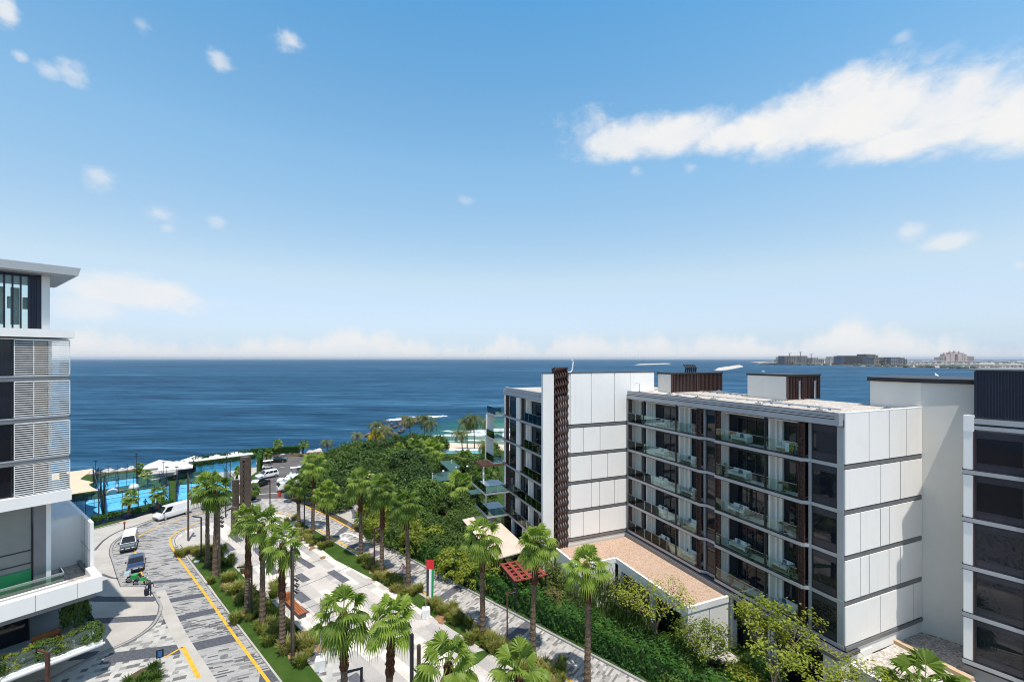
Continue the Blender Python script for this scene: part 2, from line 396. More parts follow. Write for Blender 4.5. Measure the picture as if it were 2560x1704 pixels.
M['car_white'] = mat('car_white', (0.80, 0.80, 0.80), 0.25, var=0.02, coat=0.6)
M['car_navy'] = mat('car_navy', (0.035, 0.048, 0.105), 0.25, metal=0.3, var=0.05, coat=0.8)
M['car_black'] = mat('car_black', (0.010, 0.011, 0.014), 0.2, var=0.05, coat=0.8)
M['car_silver'] = mat('car_silver', (0.46, 0.48, 0.50), 0.3, metal=0.6, var=0.03, coat=0.6)
M['car_red'] = mat('car_red', (0.22, 0.015, 0.02), 0.3, metal=0.2, var=0.05, coat=0.8)
M['car_grey'] = mat('car_grey', (0.075, 0.095, 0.115), 0.3, metal=0.3, var=0.05, coat=0.6)
M['car_glass'] = glass_dark('car_glass', (0.01, 0.014, 0.016), 0.03, 0.7)
M['tyre'] = mat('tyre', (0.012, 0.012, 0.012), 0.9, var=0.2)
M['chrome'] = mat('chrome', (0.55, 0.55, 0.56), 0.2, metal=0.9, var=0.05)
M['lamp_glass'] = mat('lamp_glass', (0.75, 0.77, 0.78), 0.1, var=0.0, spec=0.8)
M['tail_red'] = mat('tail_red', (0.35, 0.01, 0.01), 0.2, var=0.0)
M['bike_green'] = mat('bike_green', (0.02, 0.33, 0.07), 0.35, var=0.06)
M['bag_blue'] = mat('bag_blue', (0.05, 0.45, 0.62), 0.5, var=0.1)
M['skin'] = mat('skin', (0.36, 0.20, 0.13), 0.6, var=0.05)
M['hair'] = mat('hair', (0.015, 0.011, 0.01), 0.7, var=0.1)
M['cloth_dark'] = mat('cloth_dark', (0.02, 0.022, 0.04), 0.9, var=0.2, scale=8)
M['cloth_pink'] = mat('cloth_pink', (0.45, 0.16, 0.14), 0.9, var=0.2, scale=8)
M['flag_red'] = mat('flag_red', (0.60, 0.02, 0.025), 0.8, var=0.05)
M['flag_green'] = mat('flag_green', (0.01, 0.24, 0.07), 0.8, var=0.05)
M['flag_white'] = mat('flag_white', (0.78, 0.78, 0.80), 0.8, var=0.03)
M['flag_black'] = mat('flag_black', (0.035, 0.035, 0.038), 0.8, var=0.05)
M['sofa'] = mat('sofa', (0.72, 0.71, 0.68), 0.9, spec=0.1, var=0.05, scale=3)
M['cushion_blue'] = mat('cushion_blue', (0.10, 0.26, 0.36), 0.9, spec=0.1, var=0.1, scale=5)
M['cushion_grey'] = mat('cushion_grey', (0.12, 0.13, 0.15), 0.9, spec=0.1, var=0.1, scale=5)
M['wood'] = mat('wood', (0.28, 0.16, 0.08), 0.6, var=0.2, scale=4)
M['trunk'] = mat('trunk', (0.145, 0.105, 0.075), 0.95, spec=0.1, var=0.6, scale=5, bump=0.8, bscale=9, stretch=(1, 1, 2.2))
M['boots'] = mat('boots', (0.085, 0.038, 0.022), 0.95, spec=0.1, var=0.6, scale=6, bump=0.8, bscale=9)
M['bark'] = mat('bark', (0.17, 0.13, 0.10), 0.95, spec=0.1, var=0.4, scale=4)
M['dead_leaf'] = leaf_mat('dead_leaf', (0.10, 0.06, 0.028), (0.22, 0.14, 0.07), 0.15)
M['palm_leaf'] = leaf_mat('palm_leaf', (0.060, 0.110, 0.012), (0.215, 0.295, 0.045), 0.32)
M['coco_leaf'] = leaf_mat('coco_leaf', (0.05, 0.075, 0.018), (0.16, 0.17, 0.05), 0.25)
M['leaf_dark'] = leaf_mat('leaf_dark', (0.012, 0.038, 0.006), (0.100, 0.172, 0.028), 0.24)
M['leaf_hedge'] = leaf_mat('leaf_hedge', (0.014, 0.052, 0.008), (0.048, 0.135, 0.018), 0.22)
M['leaf_mid'] = leaf_mat('leaf_mid', (0.030, 0.068, 0.010), (0.100, 0.165, 0.030), 0.25)
M['leaf_light'] = leaf_mat('leaf_light', (0.085, 0.125, 0.014), (0.30, 0.335, 0.038), 0.35)
M['leaf_mixed'] = leaf_mat('leaf_mixed', (0.045, 0.075, 0.012), (0.155, 0.185, 0.04), 0.28, (0.22, 0.13, 0.07))
M['leaf_yellow'] = leaf_mat('leaf_yellow', (0.42, 0.30, 0.02), (0.80, 0.58, 0.04), 0.4)
M['grass_tuft'] = leaf_mat('grass_tuft', (0.105, 0.135, 0.025), (0.29, 0.30, 0.075), 0.5, (0.42, 0.32, 0.16))
M['lawn'] = None

def lawn_mat():
    m, t, b = base_mat('lawn_grass'); _set(b, 'Roughness', 0.95); _set(b, 'Specular IOR Level', 0.05)
    pos = t.new('ShaderNodeNewGeometry').outputs['Position']
    n = t.noise(pos, 0.6, 5); fine = t.noise(pos, 14, 5, 0.7)
    f = t.math('ADD', t.math('MULTIPLY', n, 0.6), t.math('MULTIPLY', fine, 0.5), clamp=True)
    t.l.new(t.ramp(f, [(0.3, (0.024, 0.050, 0.010)), (0.55, (0.044, 0.086, 0.016)), (0.8, (0.080, 0.122, 0.028))]), b.inputs['Base Color'])
    bp = t.new('ShaderNodeBump'); bp.inputs['Strength'].default_value = 0.8; bp.inputs['Distance'].default_value = 0.06
    t.l.new(fine, bp.inputs['Height']); t.l.new(bp.outputs[0], b.inputs['Normal']); return m
M['lawn'] = lawn_mat()

def water_mat():
    m, t, b = base_mat('sea_water'); _set(b, 'IOR', 1.333)
    pos = t.new('ShaderNodeNewGeometry').outputs['Position']
    x, y, _ = t.sep(pos)
    # colour of the water itself: deep blue with wind streaks, green over the sand shelf by the beach
    swell = t.noise(t.mapping(pos, rot=(0, 0, .06), scale=(0.016, 0.11, 1)), 1.0, 6, 0.62, 0.6)
    chop = t.noise(t.mapping(pos, rot=(0, 0, -.05), scale=(0.06, 0.42, 1)), 1.0, 6, 0.68, 0.4)
    broad = t.noise(t.mapping(pos, scale=(0.0010, 0.0085, 1)), 1.0, 5, 0.6, 0.5)
    f = t.math('ADD', t.math('MULTIPLY', swell, 0.42), t.math('ADD', t.math('MULTIPLY', chop, 0.30), t.math('MULTIPLY', broad, 0.34)), clamp=True)
    deep = t.ramp(f, [(0.42, (0.003, 0.024, 0.054)), (0.50, (0.010, 0.054, 0.110)), (0.57, (0.022, 0.090, 0.170)), (0.65, (0.080, 0.190, 0.29))])
    dx = t.math('MULTIPLY', t.math('SUBTRACT', x, 5.0), 1 / 52.0); dy = t.math('MULTIPLY', t.math('SUBTRACT', y, 180.0), 1 / 75.0)
    r = t.math('SQRT', t.math('ADD', t.math('MULTIPLY', dx, dx), t.math('MULTIPLY', dy, dy)))
    r = t.math('ADD', r, t.math('MULTIPLY', t.math('SUBTRACT', swell, 0.5), 0.9))
    shallow = t.ramp(t.math('MULTIPLY', r, 0.8), [(0.25, (0.13, 0.21, 0.16)), (0.5, (0.026, 0.125, 0.105)), (0.85, (0.010, 0.060, 0.105))])
    k = t.sstep(r, 1.25, 0.75)
    c = t.mix(k, deep, shallow)
    t.l.new(c, b.inputs['Base Color']); _set(b, 'Roughness', 0.5); _set(b, 'Specular IOR Level', 0.035)
    bp = t.new('ShaderNodeBump'); bp.inputs['Strength'].default_value = 0.6; bp.inputs['Distance'].default_value = 1.2
    t.l.new(t.math('ADD', chop, t.math('MULTIPLY', swell, 1.4)), bp.inputs['Height']); t.l.new(bp.outputs[0], b.inputs['Normal'])
    return m
M['water'] = water_mat()
def foam_mat():
    m, t, b = base_mat('sea_foam'); b.inputs['Base Color'].default_value = (0.80, 0.82, 0.82, 1); _set(b, 'Roughness', 0.9)
    pos = t.new('ShaderNodeNewGeometry').outputs['Position']
    n = t.noise(t.mapping(pos, scale=(0.25, 0.8, 1)), 1.0, 7, 0.7)
    uv = t.new('ShaderNodeTexCoord').outputs['UV']
    t.l.new(t.sstep(n, 0.40, 0.56), b.inputs['Alpha']); return m
M['foam'] = foam_mat()
A1 = math.atan2(0.386, 0.922)                        # the pavers of the wide road run with the white block's wall
M['paver_road'] = paver_mat('paver_road', A1, 0.85, 0.19,
    [(0.0, (0.085, 0.085, 0.092)), (0.14, (0.20, 0.197, 0.195)), (0.34, (0.315, 0.307, 0.30)), (0.72, (0.365, 0.357, 0.345))], jcol=(0.27, 0.265, 0.26))
A2 = math.atan2(0.81, 0.59)
M['paver_lane'] = paver_mat('paver_lane', A2, 0.62, 0.21,
    [(0.0, (0.165, 0.155, 0.145)), (0.20, (0.30, 0.283, 0.265)), (0.42, (0.42, 0.395, 0.37)), (0.75, (0.47, 0.445, 0.42))], jcol=(0.33, 0.31, 0.29))
M['paver_square'] = paver_mat('paver_square', A1, 0.5, 0.5,
    [(0.0, (0.12, 0.12, 0.12)), (0.14, (0.26, 0.255, 0.245)), (0.3, (0.42, 0.41, 0.385)), (0.7, (0.47, 0.455, 0.425))], jcol=(0.32, 0.31, 0.3))
A3 = math.atan2(-0.6816, 0.7317)
M['plaza_stone'] = paver_mat('plaza_stone', A3, 6.5, 1.1,
    [(0.0, (0.39, 0.365, 0.345)), (0.2, (0.52, 0.475, 0.435)), (0.45, (0.68, 0.61, 0.545)), (0.78, (0.45, 0.415, 0.385))], joint=0.012, jcol=(0.38, 0.34, 0.31))

# ------------------------------------------------------------------ the setting: ground, sea, roads, plaza
TX, TY = 0.7317, -0.6816
def TN(t, n, z=0.0): return Vector((t*TX + n*0.6816, t*TY + n*0.7317, z))
def tn_of(p): return (p[0]*TX + p[1]*TY, p[0]*0.6816 + p[1]*0.7317)
def sheet(name, pts, z, m, parent=None):
    mb = MB(); pts = [(p[0], p[1], z) for p in pts]
    a = sum(pts[i][0]*pts[(i+1) % len(pts)][1] - pts[(i+1) % len(pts)][0]*pts[i][1] for i in range(len(pts)))
    if a < 0: pts = pts[::-1]
    mb.ngon(pts); return struct(mb.build(name, m, parent))
def slab(name, pts, z0, z1, m, parent=None):
    return struct(MB().prism([(p[0], p[1]) for p in pts], z0, z1).build(name, m, parent))
def ribbon(mb, pts, w0, w1, z, closed=False):
    """flat strip beside a ground polyline, from w0 to w1 metres to its left"""
    n = len(pts); L = []; R = []
    for i, p in enumerate(pts):
        a = Vector(pts[max(i-1, 0)]).to_2d(); b = Vector(pts[min(i+1, n-1)]).to_2d(); d = (b-a).normalized(); nn = Vector((-d.y, d.x))
        q = Vector(p).to_2d(); L.append(q + nn*w0); R.append(q + nn*w1)
    for i in range(n-1):
        q = [L[i], L[i+1], R[i+1], R[i]]
        a = sum(q[k].x*q[(k+1) % 4].y - q[(k+1) % 4].x*q[k].y for k in range(4))
        if a < 0: q = q[::-1]
        mb.quad(*[(c.x, c.y, z) for c in q])
    return mb
def wall_strip(mb, pts, w0, w1, z0, z1):
    """raised kerb beside a polyline"""
    n = len(pts)
    L = []; R = []
    for i, p in enumerate(pts):
        a = Vector(pts[max(i-1, 0)]).to_2d(); b = Vector(pts[min(i+1, n-1)]).to_2d(); d = (b-a).normalized(); nn = Vector((-d.y, d.x))
        q = Vector(p).to_2d(); L.append(q + nn*w0); R.append(q + nn*w1)
    for i in range(n-1):
        q = [L[i], L[i+1], R[i+1], R[i]]
        a = sum(q[k].x*q[(k+1) % 4].y - q[(k+1) % 4].x*q[k].y for k in range(4))
        if a < 0: q = q[::-1]
        mb.hexa([(c.x, c.y, z0) for c in q] + [(c.x, c.y, z1) for c in q])
    return mb
def smooth(pts, k=6):
    """Catmull-Rom through 2-D points"""
    P = [Vector((p[0], p[1], 0)) for p in pts]; out = []
    for i in range(len(P)-1):
        p0, p1, p2, p3 = P[max(i-1, 0)], P[i], P[i+1], P[min(i+2, len(P)-1)]
        for j in range(k):
            t = j/k
            out.append(0.5*((2*p1) + (p2-p0)*t + (2*p0-5*p1+4*p2-p3)*t*t + (3*p1-p0-3*p2+p3)*t**3))
    out.append(P[-1]); return out

SEA_Z = -4.0
def AP_(x, y): return Vector((25.53 - .386*x - .9225*y, 34.14 + .9225*x - .386*y, 0))
def build_ground():
    # sea: one sheet out to the horizon
    mb = MB(); R = 60000
    mb.quad((-R, 60, SEA_Z), (R, 60, SEA_Z), (R, R, SEA_Z), (-R, R, SEA_Z))
    struct(mb.build('sea', M['water']))
    # land
    coast = [(-260, 60), (-160, 92), (-125, 101), (-108, 106), (-98, 111), (-92, 117), (-80, 124), (-66, 131), (-52, 137), (-44, 143), (-40, 152), (-38, 158), (-32, 152), (-22, 140), (-8, 136.5), (12, 136), (60, 142), (260, 165)]
    land = [(-260, -60)] + coast + [(260, -60)]
    slab('ground', land, -6.0, -0.06, M['soil'])
    # beach: sloping sand down into the water
    mb = MB(); a = [(-34, 146), (-20, 138), (-6, 135), (12, 134.5), (44, 138)]; b = [(-36, 178), (-18, 173), (-2, 171), (14, 173), (48, 180)]
    for i in range(4):
        mb.quad((*a[i], 0.1), (*a[i+1], 0.1), (*b[i+1], -4.6), (*b[i], -4.6))
    struct(mb.build('beach', M['sand']))
    # surf on the sand shelf: wavy ribbons just over the water
    random.seed(4)
    for (y0, x0, x1, w, amp) in ((186, -38, 40, 7.5, 1.5), (197, -32, 46, 8.0, 2.0), (173, -30, 36, 2.2, 1.2), (246, -58, -36, 8, 2), (232, -66, -56, 9, 2.5), (206, -64, -57, 6, 1.5)):
        mb = MB(); N = 40; top = []; bot = []
        for i in range(N+1):
            f = i/N; x = x0 + (x1-x0)*f; e = math.sin(f*math.pi)**0.5
            yy = y0 + amp*math.sin(x*0.17 + y0) + 0.4*amp*math.sin(x*0.61) + 0.05*(x-x0)
            bot.append((x, yy - w*0.5*e*(0.8+0.4*random.random()))); top.append((x, yy + w*0.5*e*(0.8+0.4*random.random())))
        for i in range(N):
            mb.hexa([(*bot[i], SEA_Z-.1), (*bot[i+1], SEA_Z-.1), (*top[i+1], SEA_Z-.1), (*top[i], SEA_Z-.1),
                     (*bot[i], SEA_Z+.06), (*bot[i+1], SEA_Z+.06), (*top[i+1], SEA_Z+.12), (*top[i], SEA_Z+.12)])
        struct(mb.build('surf', M['foam']))

    # roads --------------------------------------------------
    lk = smooth([G(-260, 1860), G(60, 1722), G(125, 1702), G(232, 1646), G(325, 1605), G(376, 1572), G(397, 1545), G(405.8, 1517), G(399, 1502), G(386, 1478)], 5)
    bay = [G(366, 1464.5), G(308, 1465.5), G(301, 1447), G(289, 1410)]
    bay2 = smooth([G(280, 1385), G(281.5, 1369.7), G(294, 1351), G(341, 1320.7), G(384.6, 1302), G(430, 1286), G(476, 1273), G(530, 1263), G(584, 1254), G(628, 1248.5)], 5)
    kerbline = lk + [Vector(p) for p in bay] + bay2
    # sheet under the wide road (left of n=22) and under the lane (right of it)
    split = [TN(10, 22), TN(-102, 22)]
    wide = [p for p in kerbline] + [G(641, 1247), TN(-101, 31), TN(-93, 22), TN(20, 22), TN(20, -20)]
    sheet('road', wide, 0.0, M['paver_road'])
    lane = [TN(20, 22), TN(-93, 22), TN(-101, 31), G(641, 1247), G(709, 1245), G(735, 1252), TN(-88, 35.3), TN(-60, 35.6), TN(20, 36.1)]
    sheet('lane', lane, 0.0, M['paver_lane'])
    # car park
    sheet('car_park', [G(641, 1247), G(709, 1245), G(760, 1242), G(800, 1200), G(790, 1150), G(757, 1141), G(670, 1141), G(628, 1165), G(622, 1200)], 0.006, M['asphalt'])
    mb = MB(); ribbon(mb, [G(647, 1235), G(700, 1231)], -0.12, 0.12, 0.012)
    ribbon(mb, [G(696, 1214), G(707, 1213)], -0.12, 0.12, 0.012); ribbon(mb, [G(700, 1168), G(712, 1168)], -0.12, 0.12, 0.012)
    struct(mb.build('car_park_marking', M['white_paint']))
    # pavement in front of the tower and round to the courts
    pav = [p for p in kerbline] + [G(628, 1236), G(560, 1246), G(430, 1270), G(240, 1322), Vector((-130, 70, 0)), Vector((-130, 5, 0))]
    slab('pavement', pav, -0.05, 0.13, M['concrete'])
    kb = MB(); wall_strip(kb, kerbline, -0.02, 0.22, -0.04, 0.15)
    struct(kb.build('kerb', M['kerb']))
    gr = MB(); ribbon(gr, kerbline, 0.24, 0.34, 0.136)
    for pl in ([G(237, 1377), G(262, 1350), G(300, 1328), G(345, 1313), G(420, 1285)], [G(220, 1328), G(250, 1321), G(300, 1308)], [G(255, 1437), G(280, 1446), G(300, 1448)]):
        ribbon(gr, smooth(pl, 4), -0.16, 0.16, 0.136)
    struct(gr.build('drain_channel', M['groove']))
    bd = MB()
    for pl in ([G(205, 1494), G(250, 1499.5), G(393, 1499)], [G(150, 1560), G(240, 1554.5), G(393, 1545.5)], [G(180, 1645), G(240, 1638)]):
        ribbon(bd, pl, -0.55, 0.55, 0.137)
    struct(bd.build('paving_band', M['band_stone']))
    # wide road: dark cross bands, pale central strip, yellow edge lines
    bd = MB()
    for (a, b, w) in (((380, 1455), (484, 1446.5), 0.35), ((404, 1504), (514, 1485), 0.55), ((405, 1554), (540, 1524), 0.62), ((260, 1646), (458, 1620), 0.85), ((476, 1617), (592, 1592), 0.75), ((648, 1697), (740, 1672), 0.9)):
        ribbon(bd, [G(*a), G(*b)], -w, w, 0.008)
    struct(bd.build('road_band', M['band_stone']))
    st = MB(); ribbon(st, smooth([G(398, 1476), G(412, 1510), G(428, 1545), G(450, 1590), G(480, 1640), G(520, 1704), G(560, 1780)], 4), -0.55, 0.55, 0.012)
    struct(st.build('road_strip', M['concrete']))
    sq = MB(); sq.ngon([(p.x, p.y, 0.004) for p in (G(60, 1722), G(232, 1646), G(325, 1605), G(376, 1572), G(402, 1548), G(430, 1560), G(456, 1612), G(500, 1690), G(540, 1770), G(60, 1900))][::-1])
    struct(sq.build('road_apron', M['paver_square']))
    yl = MB()
    ye = [G(740, 1795)] + [G(*p) for p in ((672, 1704), (588, 1591), (537, 1518), (484, 1445), (447, 1395))] + smooth([G(431, 1369), G(424.6, 1347.6), G(440, 1331), G(466.5, 1318), G(499, 1305), G(545, 1293)], 5)
    ribbon(yl, ye, -0.13, 0.13, 0.016)
    ribbon(yl, smooth([G(366, 1464), G(355, 1437), G(342, 1398), G(337, 1365), G(347, 1341), G(390, 1318), G(430, 1303), G(500, 1283), G(560, 1272)], 5), -0.11, 0.11, 0.016)
    ribbon(yl, [G(457, 1616), G(497, 1693)], -0.17, 0.17, 0.02); ribbon(yl, [G(457, 1616), G(411, 1643)], -0.10, 0.10, 0.02)
    ribbon(yl, [G(687, 1278), G(722, 1284), G(745, 1292)], -0.1, 0.1, 0.016)
    ribbon(yl, smooth([G(755, 1260), G(783.7, 1273), G(816, 1287.5), G(850, 1305), G(885.7, 1325)], 4), -0.13, 0.13, 0.016)
    ribbon(yl, [TN(t, 31.75) for t in range(-74, 12, 3)], -0.13, 0.13, 0.016)
    struct(yl.build('road_line', M['yellow_paint']))
    wl = MB()   # turn-back arrow on the lane
    arc = smooth([G(913, 1350.5), G(888, 1338), G(871, 1332.5), G(856, 1334), G(850.5, 1339), G(855, 1344), G(864, 1346.5)], 5)
    ribbon(wl, arc, -0.14, 0.14, 0.016)
    a, b, c = G(850, 1347), G(864, 1340.5), G(877, 1354.5); wl.tri((a.x, a.y, .018), (c.x, c.y, .018), (b.x, b.y, .018))
    struct(wl.build('road_arrow', M['white_paint']))
    lb = MB()
    for (a, b) in (((838, 1343), (881, 1303)), ((873, 1372), (905, 1354)), ((1000, 1436), (1036, 1409)), ((1096, 1500), (1147, 1466)), ((1270, 1603), (1324, 1557)), ((926, 1391), (948, 1377))):
        ribbon(lb, [G(*a), G(*b)], -0.6, 0.6, 0.008)
    struct(lb.build('lane_band', M['inlay']))
    # plaza island between the roads
    isl = [TN(16, 14.45)] + [TN(t, 14.45) for t in (0, -20, -40, -62, -74)] + smooth([TN(-82, 14.6), G(437, 1369), G(432, 1350), G(452, 1331), G(505, 1313), G(560, 1297), G(640, 1277), G(690, 1281)], 5) + [G(722, 1288), TN(-72, 31.2), TN(-40, 31.3), TN(16, 31.3)]
    slab('plaza', isl, -0.04, 0.12, M['plaza_stone'])
    kb = MB(); wall_strip(kb, isl, -0.14, 0.03, -0.03, 0.14); struct(kb.build('kerb', M['concrete']))
    gr = MB(); ribbon(gr, isl, -0.30, -0.20, 0.128); struct(gr.build('drain_channel', M['groove']))
    ap = MB()
    ap.ngon([(p.x, p.y, 0.126) for p in (G(445, 1372), G(440, 1352), G(460, 1335), G(505, 1318), G(520, 1345), G(540, 1372), G(520, 1368), G(485, 1396))])
    struct(ap.build('plaza_apron', M['concrete']))
    gp = MB(); gp.ngon([(p.x, p.y, 0.127) for p in (G(750, 1635), G(795, 1614), G(846, 1604), G(870, 1700), G(960, 1830), G(840, 1810))])
    struct(gp.build('plaza_paving', M['paver_square']))
    il = MB()
    for (u0, v0, u1, v1, w) in ((743, 1396, 781, 1420, .45), (744, 1437, 767, 1454, .5), (741, 1484, 766, 1505, .55), (740, 1522, 762, 1538, .6), (826, 1429, 866, 1455, .5), (688, 1299, 708, 1311, .45),
                                (656, 1339, 672, 1350, .4), (663, 1408, 690, 1436, .45), (577, 1337, 600, 1355, .5), (640, 1370, 668, 1402, .5), (776, 1637, 794, 1650, .5), (878, 1690, 900, 1712, .5), (560, 1360, 580, 1378, .5), (700, 1324, 716, 1335, .4)):
        ribbon(il, [G(u0, v0), G(u1, v1)], -w, w, 0.132)
    struct(il.build('paving_inlay', M['inlay']))
    jl = MB()   # long dark joints where the plaza steps
    for (a, b) in (((700, 1394), (787, 1362)), ((700, 1438), (832, 1389)), ((735, 1476), (880, 1415)), ((680, 1450), (730, 1440)), ((735, 1535), (940, 1455)), ((840, 1608), (1050, 1512)), ((806, 1624), (850, 1607))):
        ribbon(jl, [G(*a), G(*b)], -0.045, 0.045, 0.134)
    struct(jl.build('paving_joint', M['groove']))
    # lawns
    def turf(poly, z=0.155): slab('lawn', poly, 0.08, z, M['lawn'])
    turf([G(479, 1402), G(553, 1505), G(704.5, 1704), G(790, 1815), G(900, 1815), G(804, 1703), G(750, 1635), G(720, 1600), G(759, 1584), G(742, 1567), G(667, 1496), G(639.6, 1474.7), G(553, 1385.5), G(531, 1370.6), G(505, 1383)])
    turf([G(738, 1570), G(759, 1582), G(846, 1557), G(849, 1597), G(806, 1619), G(752, 1600)])
    turf([TN(-76, 29.9), TN(-76, 31.0), TN(14, 31.1), TN(14, 29.5), TN(-20, 29.4), TN(-50, 29.3), TN(-60, 28.4), TN(-68, 28.8)])
    turf([G(1195, 1660), G(1245, 1618), G(1175, 1638), G(1150, 1650), G(1120, 1700)])
    ts = MB()
    for (u, v, r) in ((570, 1455, .8), (592, 1470, 1.0), (600, 1490, .7), (620, 1530, .8), (658, 1570, .8), (810, 1620, 0.9), (740, 1630, 1.0), (780, 1372, .6), (930, 1430, .6), (985, 1475, .7), (1105, 1548, .9), (1180, 1600, .8), (1010, 1484, .6), (808, 1395, .5)):
        p = G(u, v); n = 10; r *= .75; ts.ngon([(p.x + r*(1+.3*math.sin(3*a+u))*math.cos(a), p.y + 1.4*r*(1+.2*math.cos(2*a+v))*math.sin(a), 0.162) for a in [2*math.pi*k/n for k in range(n)]])
    struct(ts.build('bare_soil', M['tan_soil']))
    # light paved bay with a tree on the far side of the lane
    slab('pavement', [G(752, 1256), G(795, 1238), G(845, 1228), G(905, 1232), G(905, 1320), G(893, 1316), G(862, 1298), G(822, 1277), G(790, 1264)], -0.03, 0.10, M['concrete'])
    gr = MB(); ribbon(gr, smooth([G(865, 1262), G(879, 1272), G(886, 1285), G(885, 1297)], 4), -0.35, 0.35, 0.106); struct(gr.build('drain_channel', M['inlay']))
    # garden between lane and apartments, raised a little
    slab('garden', [TN(20, 36.3), TN(-57, 36.0), G(906, 1322), G(906, 1232), G(800, 1200), G(790, 1150), Vector((-45, 140, 0)), Vector((-24, 138, 0)), Vector((30, 133, 0)), Vector((40, 60, 0)), Vector((34, 20, 0))], -0.04, 0.06, M['turf'])
    lk2 = MB(); wall_strip(lk2, [TN(20, 36.1), TN(-57, 35.75)], -0.05, 0.18, -0.02, 0.16); struct(lk2.build('kerb', M['kerb']))
    mh = MB()
    for (u, v, r) in ((417, 1400, .38), (470, 1560, .4), (330, 1600, .4), (560, 1640, .35), (1180, 1520, .35), (1340, 1610, .35), (300, 1530, .3), (690, 1500, .3), (900, 1560, .35)):
        p = G(u, v); mh.ngon([(p.x+r*math.cos(a), p.y+r*math.sin(a), .139) for a in [2*math.pi*k/14 for k in range(14)]]) if v in (1530, 1500, 1560) and u != 470 else mh.ngon([(p.x+r*math.cos(a), p.y+r*math.sin(a), .011) for a in [2*math.pi*k/14 for k in range(14)]])
    struct(mh.build('manhole_cover', M['channel']))
    q = [AP_(-9, 1.2), AP_(9.6, 1.2), AP_(9.6, 3.4), AP_(-9, 3.4)]; slab('garden_path', q, 0.0, .085, M['concrete'])
    # terrace by the courts and kiosk
    slab('terrace', [G(240, 1322), G(430, 1270), G(600, 1240), G(628, 1236), G(640, 1190), G(660, 1160), Vector((-72, 122, 0)), Vector((-92, 112, 0)), Vector((-120, 97, 0)), Vector((-130, 70, 0))], -0.03, 0.03, M['turf'])
    sheet('terrace_paving', [G(600, 1210), G(640, 1180), G(665, 1165), Vector((-70, 121, 0)), Vector((-92, 111, 0)), G(345, 1190), G(380, 1200), G(450, 1185)], 0.036, M['concrete'])
    # shore rocks
    random.seed(8)
    def rocks(name, label, spots, m, grp):
        first = None
        for (x, y, z, r) in spots:
            mb = MB(); rings = []
            for k in range(5):
                ph = math.pi*(k+0.5)/5; rings.append([(r*math.sin(ph)*math.cos(a)*(1+random.uniform(-.28, .28)), r*math.sin(ph)*math.sin(a)*(1+random.uniform(-.28, .28)), -r*.7*math.cos(ph)*(1+random.uniform(-.2, .2))) for a in [2*math.pi*j/7 for j in range(7)]])
            mb.loft(rings); o = mb.build(name, m); o.location = (x, y, z); tag(o, label, 'rock', grp)
    sp = []
    for i in range(46):
        f = random.random(); x = -55 + 4*f + random.uniform(-6, 6); y = 182 + 56*f + random.uniform(-5, 5); sp.append((x, y, SEA_Z + random.uniform(0.1, 1.3), random.uniform(0.7, 1.9)))
    rocks('rock', 'dark wet boulder in the rocky point running out into the surf', sp, M['rock'], 'boulders of the rocky point')
    sp = []
    for i in range(44):
        f = i/43; p = Vector((-112, 104, 0)).lerp(Vector((-60, 136, 0)), f); sp.append((p.x+random.uniform(-1, 1), p.y+1.5+random.uniform(-1.5, 1.5), -0.6+random.uniform(-.6, .3), random.uniform(0.9, 1.7)))
    rocks('rock', 'pale boulder of the sea wall beyond the blue courts', sp, M['pale_rock'], 'pale boulders along the sea wall')
build_ground()

# ------------------------------------------------------------------ white apartment block (frame: x runs back along its balcony front, y out towards the lane)
LV = [5.75, 9.2, 12.7, 16.2, 19.7, 22.9]
KX, KY = 25.53, 34.14
D1 = Vector((-0.386, 0.9225, 0)); D2 = Vector((-0.9225, -0.386, 0))
def AP(x, y, z=0.0): return Vector((KX, KY, 0)) + D1*x + D2*y + Vector((0, 0, z))
def x_at(u, y=0.0):
    k = (u - CXP)/FPX; ox, oy = KX + D2.x*y, KY + D2.y*y
    return (ox - k*oy)/(k*D1.y - D1.x)
def y_at(u, x=0.0):
    k = (u - CXP)/FPX; ox, oy = KX + D1.x*x, KY + D1.y*x
    return (ox - k*oy)/(k*D2.y - D2.x)

def plan_band(mb, pts, z0, z1, depth):
    """band that follows a plan polyline (x, y), its back `depth` behind"""
    for (x0, y0), (x1, y1) in zip(pts[:-1], pts[1:]):
        mb.hexa([(x0, y0-depth, z0), (x1, y1-depth, z0), (x1, y1, z0), (x0, y0, z0), (x0, y0-depth, z1), (x1, y1-depth, z1), (x1, y1, z1), (x0, y0, z1)])
def ladder(mb, x, y, z0, z1, w=0.55, deep=0.12):
    mb.box(x, x+0.06, y-deep, y, z0, z1); mb.box(x+w-0.06, x+w, y-deep, y, z0, z1)
    z = z0 + 0.1; k = 0
    while z < z1:
        mb.box(x, x+w, y-deep*0.8, y-0.02, z, z+0.055)
        xx = x + w*(0.35 if k % 2 else 0.65); mb.box(xx-.02, xx+.02, y-deep*0.8, y-0.02, z, min(z+.36, z1)); z += 0.36; k += 1
    mb.box(x+0.02, x+w-0.02, y-deep-0.03, y-deep, z0, z1)

